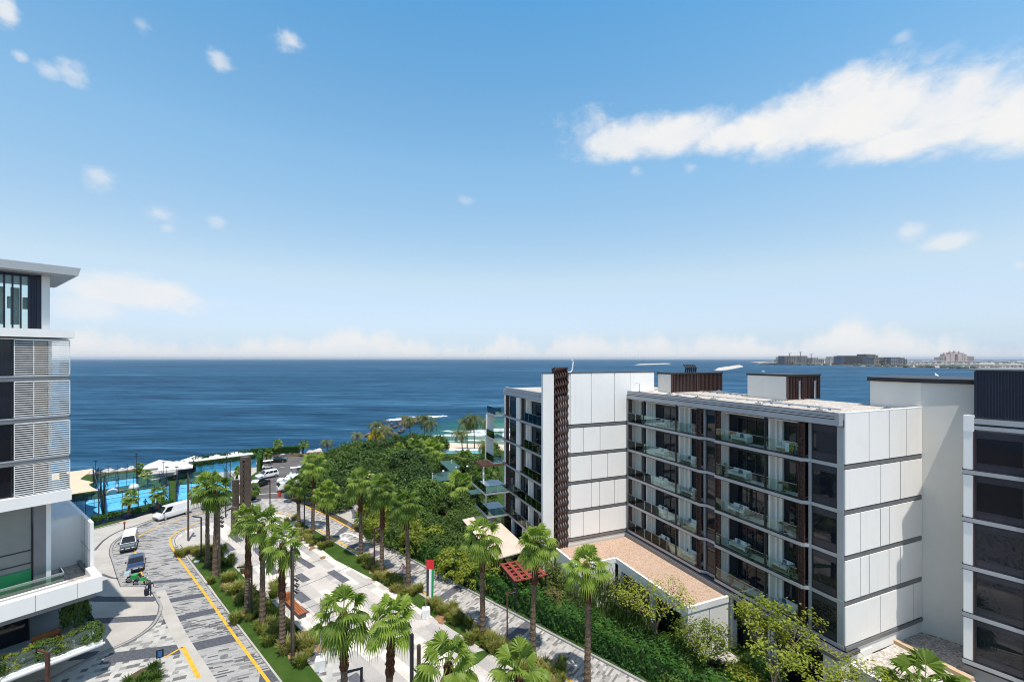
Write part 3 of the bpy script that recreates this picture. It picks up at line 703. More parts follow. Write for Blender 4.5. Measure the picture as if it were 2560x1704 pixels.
def balcony(parent, x0, x1, yf, depth, z0, z1, white, post_right=True, backglass=True, dark=0.0):
    """one recessed balcony bay: white side wall at the far end, white pier `white` wide, sliding glass in the rest"""
    yb = yf - depth
    b = MB()
    b.box(x0, x1, yb, yf-0.16, z0-0.02, z0+0.06)                      # floor
    b.box(x0, x1, yb, yf-0.3, z1-0.26, z1-0.16)                       # ceiling
    b.box(x1-0.18, x1, yb, yf-0.35, z0+0.06, z1-0.27)                 # side wall
    b.box(x1-0.18-white, x1-0.18, yb, yb+0.30, z0+0.06, z1-0.27)      # pier
    b.box(x1-0.18-white*0.35, x1-0.18, yb+0.30, yb+0.62, z0+0.06, z1-0.27)
    o = b.build('balcony', M['inner_white'], parent)
    gx0, gx1 = x0+0.05, x1-0.18-white
    g = MB(); g.box(gx0, gx1, yb-0.04, yb+0.02, z0+0.1, z1-0.3); g.build('glass_door', M['glass'], o)
    fr = MB(); n = max(2, int((gx1-gx0)/1.25)+1)
    for i in range(n+1):
        xx = gx0 + (gx1-gx0)*i/n; fr.box(xx-0.035, xx+0.035, yb+0.0, yb+0.07, z0+0.1, z1-0.3)
    fr.box(gx0, gx1, yb+0.003, yb+0.06, z1-0.75, z1-0.28); fr.box(gx0, gx1, yb+0.003, yb+0.06, z0+0.06, z0+0.14)
    fr.build('door_frame', M['dark_metal'], o)
    rl = MB(); npan = max(1, round((x1-x0)/1.4)); w = (x1-x0-0.1)/npan
    for i in range(npan):
        rl.box(x0+0.05+w*i+0.012, x0+0.05+w*(i+1)-0.012, yf-0.03, yf-0.012, z0+0.14, z0+1.18)
    rl.build('railing', M['balustrade'], o)
    hr = MB(); hr.box(x0+0.05, x1-0.05, yf-0.04, yf-0.002, z0+1.18, z0+1.205); hr.build('handrail', M['fascia'], o)
    return o

def window(parent, x0, x1, y, z0, z1, spand=0.62, top=0.55):
    w = MB(); w.box(x0, x1, y-0.10, y-0.04, z0, z1); o = w.build('window', M['glass'], parent)
    f = MB()
    f.box(x0, x0+0.07, y-0.09, y+0.0, z0, z1); f.box(x1-0.07, x1, y-0.09, y+0.0, z0, z1)
    f.box(x0+.07, x1-.07, y-0.088, y-0.01, z0+spand-0.05, z0+spand); f.box(x0+.07, x1-.07, y-0.088, y-0.01, z1-top, z1-top+0.04)
    f.build('window_frame', M['dark_metal'], o)
    pieces('spandrel', [(x0+.07, x1-.07, y-0.087, y-0.02, z0, z0+spand-0.05), (x0+.07, x1-.07, y-0.087, y-0.02, z1-top+0.04, z1)], M['spandrel'], o)
    return o

def build_apartments():
    root = thing('apartment_block', 'long white apartment block with five rows of glass balconies and a pale gravel roof', 'apartment building', (KX, KY, 0), math.atan2(D1.y, D1.x))
    XW = 26.07
    wall = MB()
    wall.box(0.02, XW, -11.9, -1.30, 0, 23.55)
    wall.box(0.02, 0.47, -1.3, -0.35, 5.3, 23.5)
    wall.box(XW+0.05, 39, -11.0, 10.6, 0, 23.45); wall.box(XW+0.4, 38.9, 10.81, 11.7, 0, 23.4)
    wall.build('wall', M['plaster'], root)
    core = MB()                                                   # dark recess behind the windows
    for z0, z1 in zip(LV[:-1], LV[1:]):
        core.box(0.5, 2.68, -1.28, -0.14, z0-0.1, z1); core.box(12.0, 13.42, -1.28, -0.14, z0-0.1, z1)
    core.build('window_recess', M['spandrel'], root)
    rf = MB(); rf.box(0.3, XW-0.02, -11.9, 0.2, 23.5, 23.62); rf.build('roof', M['roof_gravel'], root)
    rf2 = MB(); rf2.box(XW+4.0, 40.6, -10.8, 11.6, 23.5, 23.62); rf2.build('roof', M['roof_gravel'], root)
    # fascia under the roof edge of the balcony front
    fa = MB(); fa.box(0.0, XW-0.05, 0.10, 0.62, 22.86, 23.30); fa.box(0.25, XW-0.05, 0.10, 0.55, 23.38, 23.50); fa.box(0.25, XW-0.05, 0.10, 0.50, 23.56, 23.80)
    fa.box(0.02, 0.33, -0.02, 0.60, 23.30, 23.82)
    fa.build('fascia', M['fascia'], root)
    gv = MB(); gv.box(0.3, XW-0.06, 0.1, 0.44, 23.30, 23.38); gv.box(0.3, XW-0.06, 0.1, 0.42, 23.5, 23.56); gv.box(0.25, XW-.06, .12, .46, 23.8, 23.83)
    gv.build('fascia_groove', M['dark_metal'], root)
    sf = MB(); sf.box(2.7, 11.9, 0.12, 0.64, 22.80, 22.86); sf.box(13.4, XW-0.1, 0.12, 0.64, 22.80, 22.86); sf.build('soffit_strip', M['rust'], root)
    # floor bands: stepping out in front of the balconies
    poly = [(-0.02, 0.08), (2.55, 0.08), (2.95, 0.55), (11.85, 0.55), (11.851, 0.10), (13.3, 0.10), (13.75, 0.55), (XW-0.3, 0.55)]
    for i, z in enumerate(LV[:-1]):
        b = MB(); plan_band(b, poly, z-0.14, z+0.14, 0.5); b.build('floor_band', M['fascia'], root)
        g = MB(); p2 = [(x, y-0.06) for x, y in poly]; plan_band(g, p2, z+0.14, z+0.21, 0.4); plan_band(g, p2, z-0.21, z-0.14, 0.4); g.build('band_groove', M['dark_metal'], root)
    # dark projecting ledge over the ground floor
    lg = MB(); lg.box(-0.3, 5.0, 0.05, 0.95, 5.22, 5.50); lg.box(5.0, XW-.2, 0.05, 0.75, 5.22, 5.50); lg.box(-0.3, 0.05, -1.5, 0.05, 5.22, 5.5); lg.build('ledge', M['dark_stone'], root)
    lgl = MB(); lgl.box(-0.36, 5.0, 0.95, 1.05, 5.1, 5.42); lgl.box(5.0, XW-.2, 0.75, 0.86, 5.1, 5.42); lgl.build('ledge_trim', M['channel'], root)
    # bays
    for k, (z0, z1) in enumerate(zip(LV[:-1], LV[1:])):
        window(root, 0.5, 2.42, 0.02, z0+0.22, z1-0.16)
        window(root, 12.0, 13.35, 0.04, z0+0.22, z1-0.16)
        balcony(root, 3.30, 6.20, 0.52, 1.6, z0+0.12, z1, .45)
        balcony(root, 6.36, 11.72, 0.52, 1.6, z0+0.12, z1, .12)
        balcony(root, 14.35, 17.20, 0.52, 1.6, z0+0.12, z1, .6)
        balcony(root, 17.36, 22.70, 0.52, 1.6, z0+0.12, z1, .25)
        balcony(root, 22.86, 25.95, 0.52, 1.6, z0+0.12, z1, .9)
        for x in (2.74, 11.20, 13.70, 25.2): la = MB(); ladder(la, x, 0.50, z0+0.22, z1-0.16); la.build('trellis', M['rust'], root)
        pieces('post', [(x, x+0.14, 0.30, 0.53, z0+0.22, z1-0.16) for x in (6.22, 17.22, 22.72)], M['dark_metal'], root)
        pieces('side_screen', [(11.8, 11.86, -1.6, 0.5, z0+0.22, z1-0.16), (3.26, 3.32, -1.6, 0.4, z0+0.22, z1-0.16)], M['dark_metal'], root)
        pieces('pilaster', [(0.0, 0.48, -0.3, 0.05, z0+0.15, z1-0.15), (2.44, 2.66, -0.3, 0.12, z0+0.15, z1-0.15), (13.42, 13.66, -0.3, 0.14, z0+0.15, z1-0.15)], M['fascia'], root)
    # panelled end wall
    YE = -10.42
    dk = MB(); dk.box(-0.02, 0.02, YE, -0.0, 0, 23.78); dk.build('panel_backing', M['dark_metal'], root)
    rows = [(19.92, 23.83, (2169, 2219, 2262)), (16.42, 19.47, (2198, 2247)), (12.92, 15.98, (2148, 2197, 2220)), (9.42, 12.48, (2147, 2169, 2219, 2247)), (5.98, 8.98, (2197, 2280))]
    for (z0, z1, us) in rows:
        ys = [0.0] + [y_at(u) for u in us] + [YE]
        p = MB()
        for i, (a, b) in enumerate(zip(ys[:-1], ys[1:])):
            ga = 0.0 if i == 0 else (0.07 if i % 2 == 0 else 0.045)
            p.box(-0.10, -0.02, a-ga, b+0.02, z0, z1)
        p.build('cladding', M['cladding'], root)
    tp = MB(); tp.box(-0.11, 0.3, YE, 0.0, 23.83, 23.88); tp.build('coping', M['white_panel'], root)
    ch = MB()
    for z in LV[1:5]: ch.box(-0.06, 0.0, YE, -0.0, z-0.16, z+0.14)
    for z in LV[0:1]: ch.box(-0.16, 0.0, YE, -0.0, z-0.16, z+0.14)
    ch.build('channel', M['channel'], root)
    bs = MB(); bs.box(-0.05, 0.0, YE, -0.3, 4.6, 5.5); bs.build('plinth', M['white_plaster'], root)
    # ground floor under the ledge
    pieces('column', [(9.7, 10.25, -0.1, 0.55, 0, 5.2), (5.5, 6.0, -0.1, 0.5, 0, 5.2), (-0.1, 1.1, -0.4, 0.7, 0, 5.1), (-.1, .2, -3.4, -.4, 0, 5.1)], M['white_plaster'], root)
    gb = MB(); gb.box(1.0, 26, -1.2, -0.5, 0, 5.2); gb.build('shopfront', M['glass'], root)
    for xa, xb in ((1.3, 5.45), (6.05, 9.6)):
        slt = MB(); x = xa
        while x < xb: slt.box(x, x+0.07, 0.2, 0.42, 2.9, 5.2); x += 0.22
        slt.build('slat_screen', M['dark_metal'], root)
    # white block at the far end of the front, with panelled wall, wavy screen and fin
    wb = MB(); wb.box(XW+0.04, XW+4.0, -3.9, 9.1, 23.45, 26.25); wb.box(XW+0.06, XW+1.2, 0, 9.1, 0, 23.45)
    wb.box(XW+0.5, XW+1.0, 9.1, 11.35, 0, 26.2); wb.build('wall', M['white_plaster'], root)
    rows = [(19.95, 26.25, (1477, 1535)), (16.42, 19.45, (1457, 1499)), (12.92, 15.95, (1477, 1518)), (9.42, 12.45, (1477, 1498, 1535)), (6.0, 8.95, (1457, 1498))]
    for (z0, z1, us) in rows:
        ys = [8.95] + [y_at(u, XW) for u in us] + [0.62 if z0 < 19 else 0.0]
        p = MB()
        for i, (a, b) in enumerate(zip(ys[:-1], ys[1:])): p.box(XW-0.06, XW+0.04, a-(0.0 if i == 0 else 0.075), b+0.02, z0, z1)
        p.build('cladding', M['cladding'], root)
    up = MB(); up.box(XW-0.055, XW+0.04, -3.9, -0.02, 23.7, 26.25); up.build('cladding', M['cladding'], root)
    ch = MB()
    for z in LV[:5]: ch.box(XW-0.04, XW+0.04, 0.5, 9.35, z-0.16, z+0.14)
    ch.build('channel', M['channel'], root)
    chd = MB()
    for z in LV[:5]: chd.box(XW-0.02, XW+0.05, 0.5, 9.30, z-0.24, z+0.24)
    chd.build('channel_shadow_gap', M['dark_metal'], root)
    cp = MB(); cp.box(XW-0.1, XW+4.1, -4.0, 9.2, 26.25, 26.34); cp.box(XW-0.1, XW+0.4, 9.2, 12.85, 26.25, 26.30); cp.build('coping', M['dark_metal'], root)
    rt = MB(); rt.box(XW+0.0, XW+0.5, 8.96, 9.4, 0, 26.2); rt.build('return_wall', M['plaster'], root)
    fn = MB(); fn.box(XW-0.06, XW+0.34, 11.3, 12.78, 0, 26.25); fn.build('fin_wall', M['white_plaster'], root)
    pieces('wall_light', [(XW-0.12, XW+0.02, 9.12, 9.28, z-.1, z+.1) for z in (6.4, 9.6, 13.1, 16.6, 20.1, 23.6, 25.9)], M['white_paint'], root)
    wv = MB(); nz = 150
    for j in range(6):
        y0 = 9.45 + 0.335*j; pts = []
        for k in range(nz+1):
            z = 1.5 + 25.5*k/nz; s_ = 0.085*math.sin(z*2*math.pi/0.98 + 0.35*j) + 0.03*math.sin(z*2*math.pi/2.9)
            pts.append((y0+s_, XW-0.16+0.07*math.cos(z*2*math.pi/0.98 + 0.35*j), z))
        for (ya, xa, za), (yb, xb, zb) in zip(pts[:-1], pts[1:]):
            wv.hexa([(xa, ya-.075, za), (xa+.3, ya-.075, za), (xa+.3, ya+.075, za), (xa, ya+.075, za), (xb, yb-.075, zb), (xb+.3, yb-.075, zb), (xb+.3, yb+.075, zb), (xb, yb+.075, zb)])
    wv.build('wavy_screen', M['rust'], root)
    wk = MB(); wk.box(XW+0.2, XW+0.5, 9.3, 11.3, 1.5, 26.9); wk.build('screen_backing', M['dark_metal'], root)
    pp = MB(); a = 27.0; pp.tube([(XW+.3, 9.15, 26.3), (XW+.3, 8.75, 26.35), (XW+.3, 8.55, 26.6), (XW+.3, 8.4, 27.6), (XW+.3, 8.55, 27.9)], 0.09, 8); pp.build('roof_pipe', M['white_paint'], root)
    # second balcony front beyond the fin (y = 12.8, x 26..39)
    Y2 = 12.72
    bb = MB(); bb.box(XW+1.0, 38.99, 10.62, 10.8, 0, 23.5); bb.build('wall', M['plaster'], root)
    fa = MB(); fa.box(XW+0.3, 39.2, Y2-0.5, Y2+0.02, 22.86, 23.35); fa.box(XW+0.3, 39.2, Y2-0.5, Y2-0.06, 23.42, 23.56); fa.box(XW+.3, 38.9, Y2-.6, Y2-.16, 23.62, 23.88); fa.build('fascia', M['fascia'], root)
    for k, (z0, z1) in enumerate(zip(LV[:-1], LV[1:])):
        b = MB(); plan_band(b, [(XW+0.2, Y2), (39.2, Y2)], z0-0.13, z0+0.13, 0.5); b.build('floor_band', M['fascia'], root)
        g = MB(); plan_band(g, [(XW+0.2, Y2-.06), (39.15, Y2-.06)], z0-.2, z0-.13, .4); plan_band(g, [(XW+0.2, Y2-.06), (39.15, Y2-.06)], z0+.13, z0+.2, .4); g.build('band_groove', M['dark_metal'], root)
        if k < 2:
            balcony(root, XW+0.35, XW+5.0, Y2+0.03, 1.0, z0+.12, z1, .4); balcony(root, XW+5.1, XW+9.2, Y2+0.03, 1.0, z0+.12, z1, .3)
            w = 35.4
        else:
            balcony(root, XW+0.35, XW+5.6, Y2+0.03, 1.0, z0+.12, z1, .35)
            pi = MB(); pi.box(33.2, 34.4, Y2-.3, Y2-.05, z0+.15, z1-.15); pi.build('pilaster', M['white_plaster'], root)
            w = 34.5
        window(root, w, 36.6, Y2-.05, z0+.2, z1-.16, 0.05)
        la = MB(); ladder(la, 31.9 if k >= 2 else 36.7, Y2-.04, z0+.2, z1-.16); la.build('trellis', M['rust'], root); la = MB(); ladder(la, 37.2, Y2-.04, z0+.2, z1-.16, .9); la.build('trellis', M['rust'], root)
        ew = MB(); ew.box(38.2, 39.0, Y2-.4, Y2-.1, z0+.15, z1-.15); ew.build('pilaster', M['white_plaster'], root)
    # corner balconies that reach out past the end, larger on the lower floors
    for k, (z, ext, x0) in enumerate(((19.7, 1.2, 39.2), (16.2, 1.4, 39.2), (12.7, 1.5, 39.2), (9.2, 3.6, 36.6), (5.75, 3.0, 37.2))):
        b = MB(); b.box(x0, 43.0, Y2-.6, Y2+ext, z-.13, z+.1); b.box(x0, 43.0, Y2+ext, Y2+ext+.04, z-.2, z-.06); o = b.build('balcony', M['fascia'], root)
        r = MB(); r.box(x0+.05, 42.9, Y2+ext-.05, Y2+ext-.03, z+.12, z+1.15); r.box(x0+.05, x0+.07, Y2+.05, Y2+ext-.06, z+.12, z+1.15); r.build('railing', M['green_glass'], o)
        if k in (1, 2): c = MB(); c.box(42.6, 42.9, Y2+.2, Y2+ext, z+.1, z+3.3); c.build('column', M['white_plaster'], o)
        if k >= 3: c = MB(); c.box(x0+2.6, x0+2.8, Y2+ext-.7, Y2+ext-.5, z+.1, z+3.3); c.build('column', M['white_plaster'], o)
    pg = MB()
    for i in range(12): pg.box(38.6+.3*i, 38.75+.3*i, Y2, Y2+3.4, 12.55, 12.68)
    pg.box(38.4, 42.3, Y2+3.3, Y2+3.42, 12.42, 12.55); pg.build('sun_louvre', M['corten'], root)
    low = MB(); low.box(XW+.4, 40, Y2-.9, Y2-.4, 0, 5.5); low.build('shopfront', M['glass'], root)
    for x in (28.5, 32.0, 35.8): c = MB(); c.box(x, x+.35, Y2-.4, Y2-.05, 0, 5.5); c.build('column', M['white_plaster'], root)
    c = MB(); c.box(38.4, 38.75, Y2+.1, Y2+.45, 0, 5.5); c.build('column', M['tan_wall'], root)
    return root
APT = build_apartments()

def slat_box(label, x0, x1, y0, y1, z0, z1, extras=None):
    """rooftop plant enclosure: pale plaster flank facing the lane, dark slats facing the camera"""
    t = thing('rooftop_enclosure', label, 'rooftop enclosure', AP(x0, y0, z0), math.atan2(D1.y, D1.x))
    L, W, H = x1-x0, y0-y1, z1-z0
    w = MB(); w.box(0, L, -0.2, 0, 0, H-.2); w.box(L-.2, L, -W, -.2, 0, H-.2); w.box(0.3, L-.2, -W, -W+.2, 0, H-.2); w.build('wall', M['plaster'], t)
    r = MB(); r.box(-0.1, L+.1, -W-.1, 0.08, H-.2, H); r.build('roof', M['dark_metal'], t)
    s = MB(); n = int(W/0.24)
    for i in range(n): s.box(-.02, .12, -.26-.24*i-.09, -.26-.24*i, 0.05, H-.2)
    s.box(-.06, .06, -.24, -.0, 0, H-.2); s.box(-.06, .06, -W/2-.08, -W/2+.08, 0, H-.2); s.box(-.06, .06, -W, -W+.12, 0, H-.2); s.build('slat_screen', M['rust'], t)
    m = MB(); m.box(1.0, L-.6, -W*.55, -W*.2, 0, H*.62); m.box(1.2, L-.8, -W*.9, -W*.65, 0, H*.5); m.build('air_handler', M['white_paint'], t)
    if extras:
        p = MB()
        for yy in extras: p.tube([(-.25, -yy, 0), (-.25, -yy, H*.72)], .11, 8); p.disc((-.25, -yy, H*.74), (0, 0, 1), .16, .05, 8)
        p.build('vent_pipe', M['chrome'], t)
    return t
slat_box('rooftop enclosure in the middle of the gravel roof with two silver vent pipes', 10.5, 15.2, -8.2, -13.6, 23.62, 26.35, (1.7, 4.2))
slat_box('slatted rooftop enclosure next to the tall white wall block with machinery behind its slats', 23.5, 25.95, -4.5, -13.4, 23.62, 26.2)
def fan_coil():
    t = thing('roof_fan', 'row of black curved cowls standing on the slatted rooftop enclosure', 'rooftop vent', AP(24.6, -8.0, 26.22), math.atan2(D1.y, D1.x))
    for i in range(6):
        m = MB(); m.tube([(0, -.35*i, 0), (-.1, -.35*i, .6), (0.05, -.35*i, .85), (.4, -.35*i, .95)], [.10, .12, .12, .1], 8); m.build('cowl', M['dark_metal'], t)
fan_coil()
def roof_bits():
    first = None
    for (x, y) in ((24.5, -.3), (18.2, -.7), (15.5, -.9), (13.6, -1.2), (8.3, -1.2), (2.6, -1.2), (1.0, -7.5), (20.0, -9.4), (21.8, -11), (16.4, -11.2), (21.0, -2.0)):
        if first is None:
            t = thing('roof_vent', 'low concrete vent cap on the gravel roof of the apartment block', 'roof vent', AP(x, y, 23.62), math.atan2(D1.y, D1.x), 'vent caps on the gravel roof')
            m = MB(); m.box(-.35, .35, -.3, .3, 0, .14); m.build('base', M['concrete'], t)
            m = MB(); m.box(-.2, .2, -.2, .2, .14, .24); m.tube([(0, 0, .24), (0, 0, .38)], .05, 6); m.build('cap', M['kerb'], t); first = t
        else: dup(first, AP(x, y, 23.62), math.atan2(D1.y, D1.x) + 0.1*x)
    t = thing('roof_antenna', 'thin bent pipe standing at the roof edge beside the tall white wall', 'pipe', AP(25.2, -.8, 23.62))
    m = MB(); m.tube([(0, 0, 0), (0, 0, 1.2), (-.45, -.1, 1.25)], .035, 6); m.build('pipe', M['chrome'], t)
roof_bits()
def roof_runs():
    ang = math.atan2(D1.y, D1.x)
    for (pts, r, lab) in (([(2.0, -3.0), (9.5, -3.4), (10.2, -6.0), (10.3, -8.0)], .06, 'thin grey conduit running over the gravel roof to the middle enclosure'), ([(15.4, -9.0), (19.0, -9.4), (23.2, -9.2)], .08, 'insulated pipe run between the two rooftop enclosures')):
        t = thing('roof_pipe', lab, 'pipe', AP(pts[0][0], pts[0][1], 23.62), ang); o = pts[0]
        m = MB(); m.tube([(x-o[0], y-o[1], .14) for x, y in pts], r, 6); m.build('pipe', M['chrome'], t)
        m = MB()
        for (x0, y0), (x1, y1) in zip(pts[:-1], pts[1:]):
            for k in range(4): f = (k+.5)/4; m.box(x0+(x1-x0)*f-o[0]-.08, x0+(x1-x0)*f-o[0]+.08, y0+(y1-y0)*f-o[1]-.08, y0+(y1-y0)*f-o[1]+.08, 0, .1)
        m.build('support_block', M['kerb'], t)
    t = thing('roof_walkway', 'row of darker paving slabs across the gravel roof', 'walkway', AP(5, -5, 23.62), ang)
    m = MB()
    for k in range(14): m.box(k*1.3, k*1.3+.9, -.4+.05*(k % 3), .4+.05*(k % 3), 0, .05)
    m.build('slabs', M['kerb'], t)
roof_runs()

# stair tower in the gap between the apartment block and the dark-windowed block
def stair_tower():
    q = Vector((35.12, 38.15)); e = Vector((0.70, -0.714)); r = q + e*3.9
    back = Vector((0.714, 0.70))
    pl = [AP(3.9, -10.5).to_2d(), q - e*0.0, r, r + back*9, AP(3.9, -10.5).to_2d() + Vector((6.5, 5.0))]
    t = thing('stair_tower', 'tall windowless plaster tower between the two apartment buildings with black roof rim', 'tower', (q.x, q.y, 0))
    def loc(p): return (p[0]-q.x, p[1]-q.y)
    w = MB(); w.prism([loc(p) for p in pl], 3.0, 25.95); w.build('wall', M['plaster'], t)
    c = Vector((sum(p[0] for p in pl)/5, sum(p[1] for p in pl)/5)); big = [Vector(p) + (Vector(p)-c).normalized()*0.25 for p in pl]
    rf = MB(); rf.prism([loc(p) for p in big], 25.97, 26.32, True, True); rf.build('roof', M['dark_metal'], t)
    g = thing('seagull', 'white gull perched on the black rim of the plaster tower', 'bird', (q.x+1.05, q.y-.35, 26.3), 1.2)
    m = MB(); m.loft([[(x, r*math.cos(a), .25+z+r*1.0*math.sin(a)) for a in [2*math.pi*k/8 for k in range(8)]] for (x, r, z) in ((-.28, .015, .0), (-.15, .07, .0), (0, .1, .02), (.12, .07, .07), (.17, .045, .14), (.23, .05, .19), (.29, .03, .19), (.34, .008, .17))])
    m.tube([(0, .03, .0), (0, .03, .18)], .012, 5); m.tube([(0, -.03, .0), (0, -.03, .18)], .012, 5); m.build('body', M['flag_white'], g, True)
stair_tower()

# ------------------------------------------------------------------ dark-windowed block at the right edge
def build_right_block():
    d = Vector((-0.621, 0.784)); ang = math.atan2(d.y, d.x)
    root = thing('apartment_building', 'apartment building with wide dark windows and a black ribbed penthouse, cut by the picture edge', 'apartment building', (33.46, 32.9, 0), ang)
    # local: x < 0 runs towards the camera along the front, y out
    w = MB(); w.box(-2.99, 0.0, -9, -0.35, 0, 23.6); w.box(-16, -2.99, -9, -1.6, 0, 23.6); w.build('wall', M['plaster'], root)
    pt = MB(); pt.box(-16, -0.55, -9, -0.75, 23.7, 27.15); pt.build('penthouse_core', M['navy_metal'], root)
    lv = MB(); x = -0.6
    while x > -9: lv.box(x-.05, x, -.75, -.66, 23.72, 27.1); x -= .155
    y = -.75
    while y > -8.8: lv.box(-.55, -.47, y-.05, y, 23.72, 27.1); y -= .2
    lv.build('rib_cladding', M['navy_metal'], root)
    rm = MB(); rm.box(-16, -.2, -9.2, -.6, 27.16, 27.26); rm.build('roof', M['channel'], root)
    fa = MB(); fa.box(-16, -.5, -.4, .10, 22.86, 23.12); fa.box(-16, -.55, -.4, .06, 23.28, 23.66); fa.build('fascia', M['fascia'], root)
    fg = MB(); fg.box(-16, -.56, -.4, .02, 23.12, 23.28); fg.box(-16, -.56, -.4, .02, 23.66, 23.72); fg.build('fascia_groove', M['dark_metal'], root)
    pl = MB(); pl.box(-.55, 0, -.35, .11, 22.7, 23.86); pl.build('corner_block', M['white_panel'], root)
    for z0, z1 in zip(LV[:-1], LV[1:]):
        pi = MB(); pi.box(-.5, 0.0, -.35, .06, z0+.16, z1-.16); pi.build('pilaster', M['white_panel'], root)
        pv = MB(); pv.box(-.6, -.52, -.3, .08, z0+.2, z1-.16); pv.build('frame', M['rust'], root)
        wi = window(root, -2.95, -.6, 0.03, z0+.2, z1-.16, .55, .5)
        b = MB(); b.box(-2.98, .05, -.3, .14, z0-.14, z0+.14); b.box(-16, -2.98, -.3, .30, z0-.22, z0+.10); b.build('floor_band', M['fascia'], root)
        g = MB(); g.box(-2.98, .08, -.3, .10, z0+.14, z0+.2); g.box(-2.98, .08, -.3, .10, z0-.2, z0-.14); g.box(-16, -2.98, -.3, .26, z0+.1, z0+.16); g.build('band_groove', M['dark_metal'], root)
        po = MB(); po.box(-3.1, -3.0, -.2, .25, z0+.1, z1-.2); po.build('post', M['rust'], root)
        balcony(root, -8.0, -3.12, .28, 1.6, z0+.06, z1, .3)
    gf = MB(); gf.box(-16, -.0, -.4, -.05, 0, 5.4); gf.build('plinth', M['channel'], root)
build_right_block()

# gravel terraces at the foot of the end wall
def low_podium():
    t = thing('podium_roof', 'low flat roof of pale and grey gravel in the corner between the two apartment buildings', 'podium', (25.5, 34, 0))
    P = lambda p: (p[0]-25.5, p[1]-34)
    poly = [AP(-0.06, -0.6).to_2d(), AP(-0.06, -10.4).to_2d(), Vector((38.0, 36.0)), Vector((33.6, 32.7)), Vector((42, 22.5)), Vector((33, 20)), AP(-5.6, -0.6).to_2d()]
    m = MB(); m.prism([P(p) for p in poly], 0, 4.5); m.build('wall', M['white_plaster'], t)
    def top(n, pts, z, mm): mb = MB(); mb.prism([P(p) for p in pts], 4.4, z); mb.build(n, mm, t)
    split0, split1 = AP(-0.06, -6.6).to_2d(), Vector((33.4, 32.2))
    top('grey_gravel', [split0, AP(-.06, -10.4).to_2d(), Vector((38, 36)), Vector((33.7, 32.8)), split1], 4.62, M['grey_gravel'])
    top('pale_gravel', [AP(-.3, -.9).to_2d(), split0, split1, Vector((41.5, 22.8)), Vector((33.2, 20.8)), AP(-5.2, -.9).to_2d()], 4.6, M['roof_gravel'])
    b = MB(); a0 = P(split0); a1 = P(split1); b.beam((a0[0], a0[1], 4.75), (a1[0], a1[1], 4.75), .5, .3); b.build('edge_beam', M['tan_wall'], t)
low_podium()

# low white building in front of the apartment block
def podium_building():
    t = thing('pavilion_building', 'low white building with pink gravel roof and dark slatted openings below the balconies', 'low building', (KX, KY, 0), math.atan2(D1.y, D1.x))
    ZR = 4.95
    P = [(10.0, 0.9), (10.0, 5.9), (20.9, 5.9), (20.9, 11.0), (28.6, 11.0), (28.6, 9.5), (25.9, 9.5), (25.9, 0.9)]
    roof = MB(); roof.prism(P, ZR-.4, ZR); roof.build('roof', M['pink_gravel'], t)
    cp = MB()
    def par(a, b, w=.24): cp.beam((a[0], a[1], ZR-.08), (b[0], b[1], ZR-.08), w, .56)
    par((9.9, .9), (9.9, 6.02)); par((10.02, 5.92), (20.95, 5.92)); par((20.95, 6.04), (20.95, 11.1)); par((21.07, 11.0), (28.6, 11.0))
    cp.build('parapet', M['white_plaster'], t)
    w = MB(); w.box(9.86, 10.06, 3.35, 6.0, 0, ZR-.36); w.box(9.86, 10.06, .9, 3.29, 0, ZR-.36); w.box(20.85, 21.05, 6.1, 11.0, 0, ZR-.36); w.box(21.1, 28.4, 10.85, 11.05, 0, ZR-.36)
    for x in (10.06, 14.6, 19.9): w.box(x, x+.55, 5.6, 5.98, 0, ZR-.36)
    w.box(10.6, 19.9, 5.65, 5.96, ZR-.9, ZR-.36); w.build('wall', M['white_plaster'], t)
    for xa, xb in ((10.7, 14.5), (15.2, 19.8)):
        s = MB(); x = xa
        while x < xb: s.box(x, x+.09, 5.5, 5.62, ZR-1.9, ZR-.9); x += .2
        s.build('slat_screen', M['dark_metal'], t)
    g = MB(); g.box(10.2, 20.8, 4.8, 4.95, 0, ZR-.5); g.build('glazing', M['glass'], t)
    u = MB(); u.box(10.2, 25.8, .95, 1.2, 0, ZR-.5); u.build('rear_wall', M['plaster'], t)
    bm = MB(); bm.box(10.0, 26.0, .60, .92, 4.6, 5.3); bm.build('rear_upstand', M['channel'], t)
podium_building()

# ------------------------------------------------------------------ balcony furniture
def sofa(nm='outdoor_sofa'):
    t = thing(nm, 'x', 'sofa', (0, 0, 0))
    m = MB(); m.box(-.95, .95, -.42, .42, .12, .30); m.build('base', M['wood'], t)
    m = MB(); m.box(-.92, -.02, -.38, .40, .30, .46); m.box(.02, .92, -.38, .40, .30, .46); m.build('seat', M['sofa'], t, bevel=.03)
    m = MB(); m.box(-.92, .92, -.44, -.26, .30, .84); m.build('backrest', M['sofa'], t, bevel=.04)
    pieces('armrest', [(-1.0, -.84, -.42, .42, .12, .66), (.84, 1.0, -.42, .42, .12, .66)], M['sofa'], t)
    m = MB(); m.hexa([(.3, -.28, .46), (.7, -.28, .46), (.7, -.12, .46), (.3, -.12, .46), (.32, -.34, .82), (.68, -.34, .82), (.68, -.24, .82), (.32, -.24, .82)]); m.build('cushion', M['cushion_grey'], t, bevel=.03)
    return t
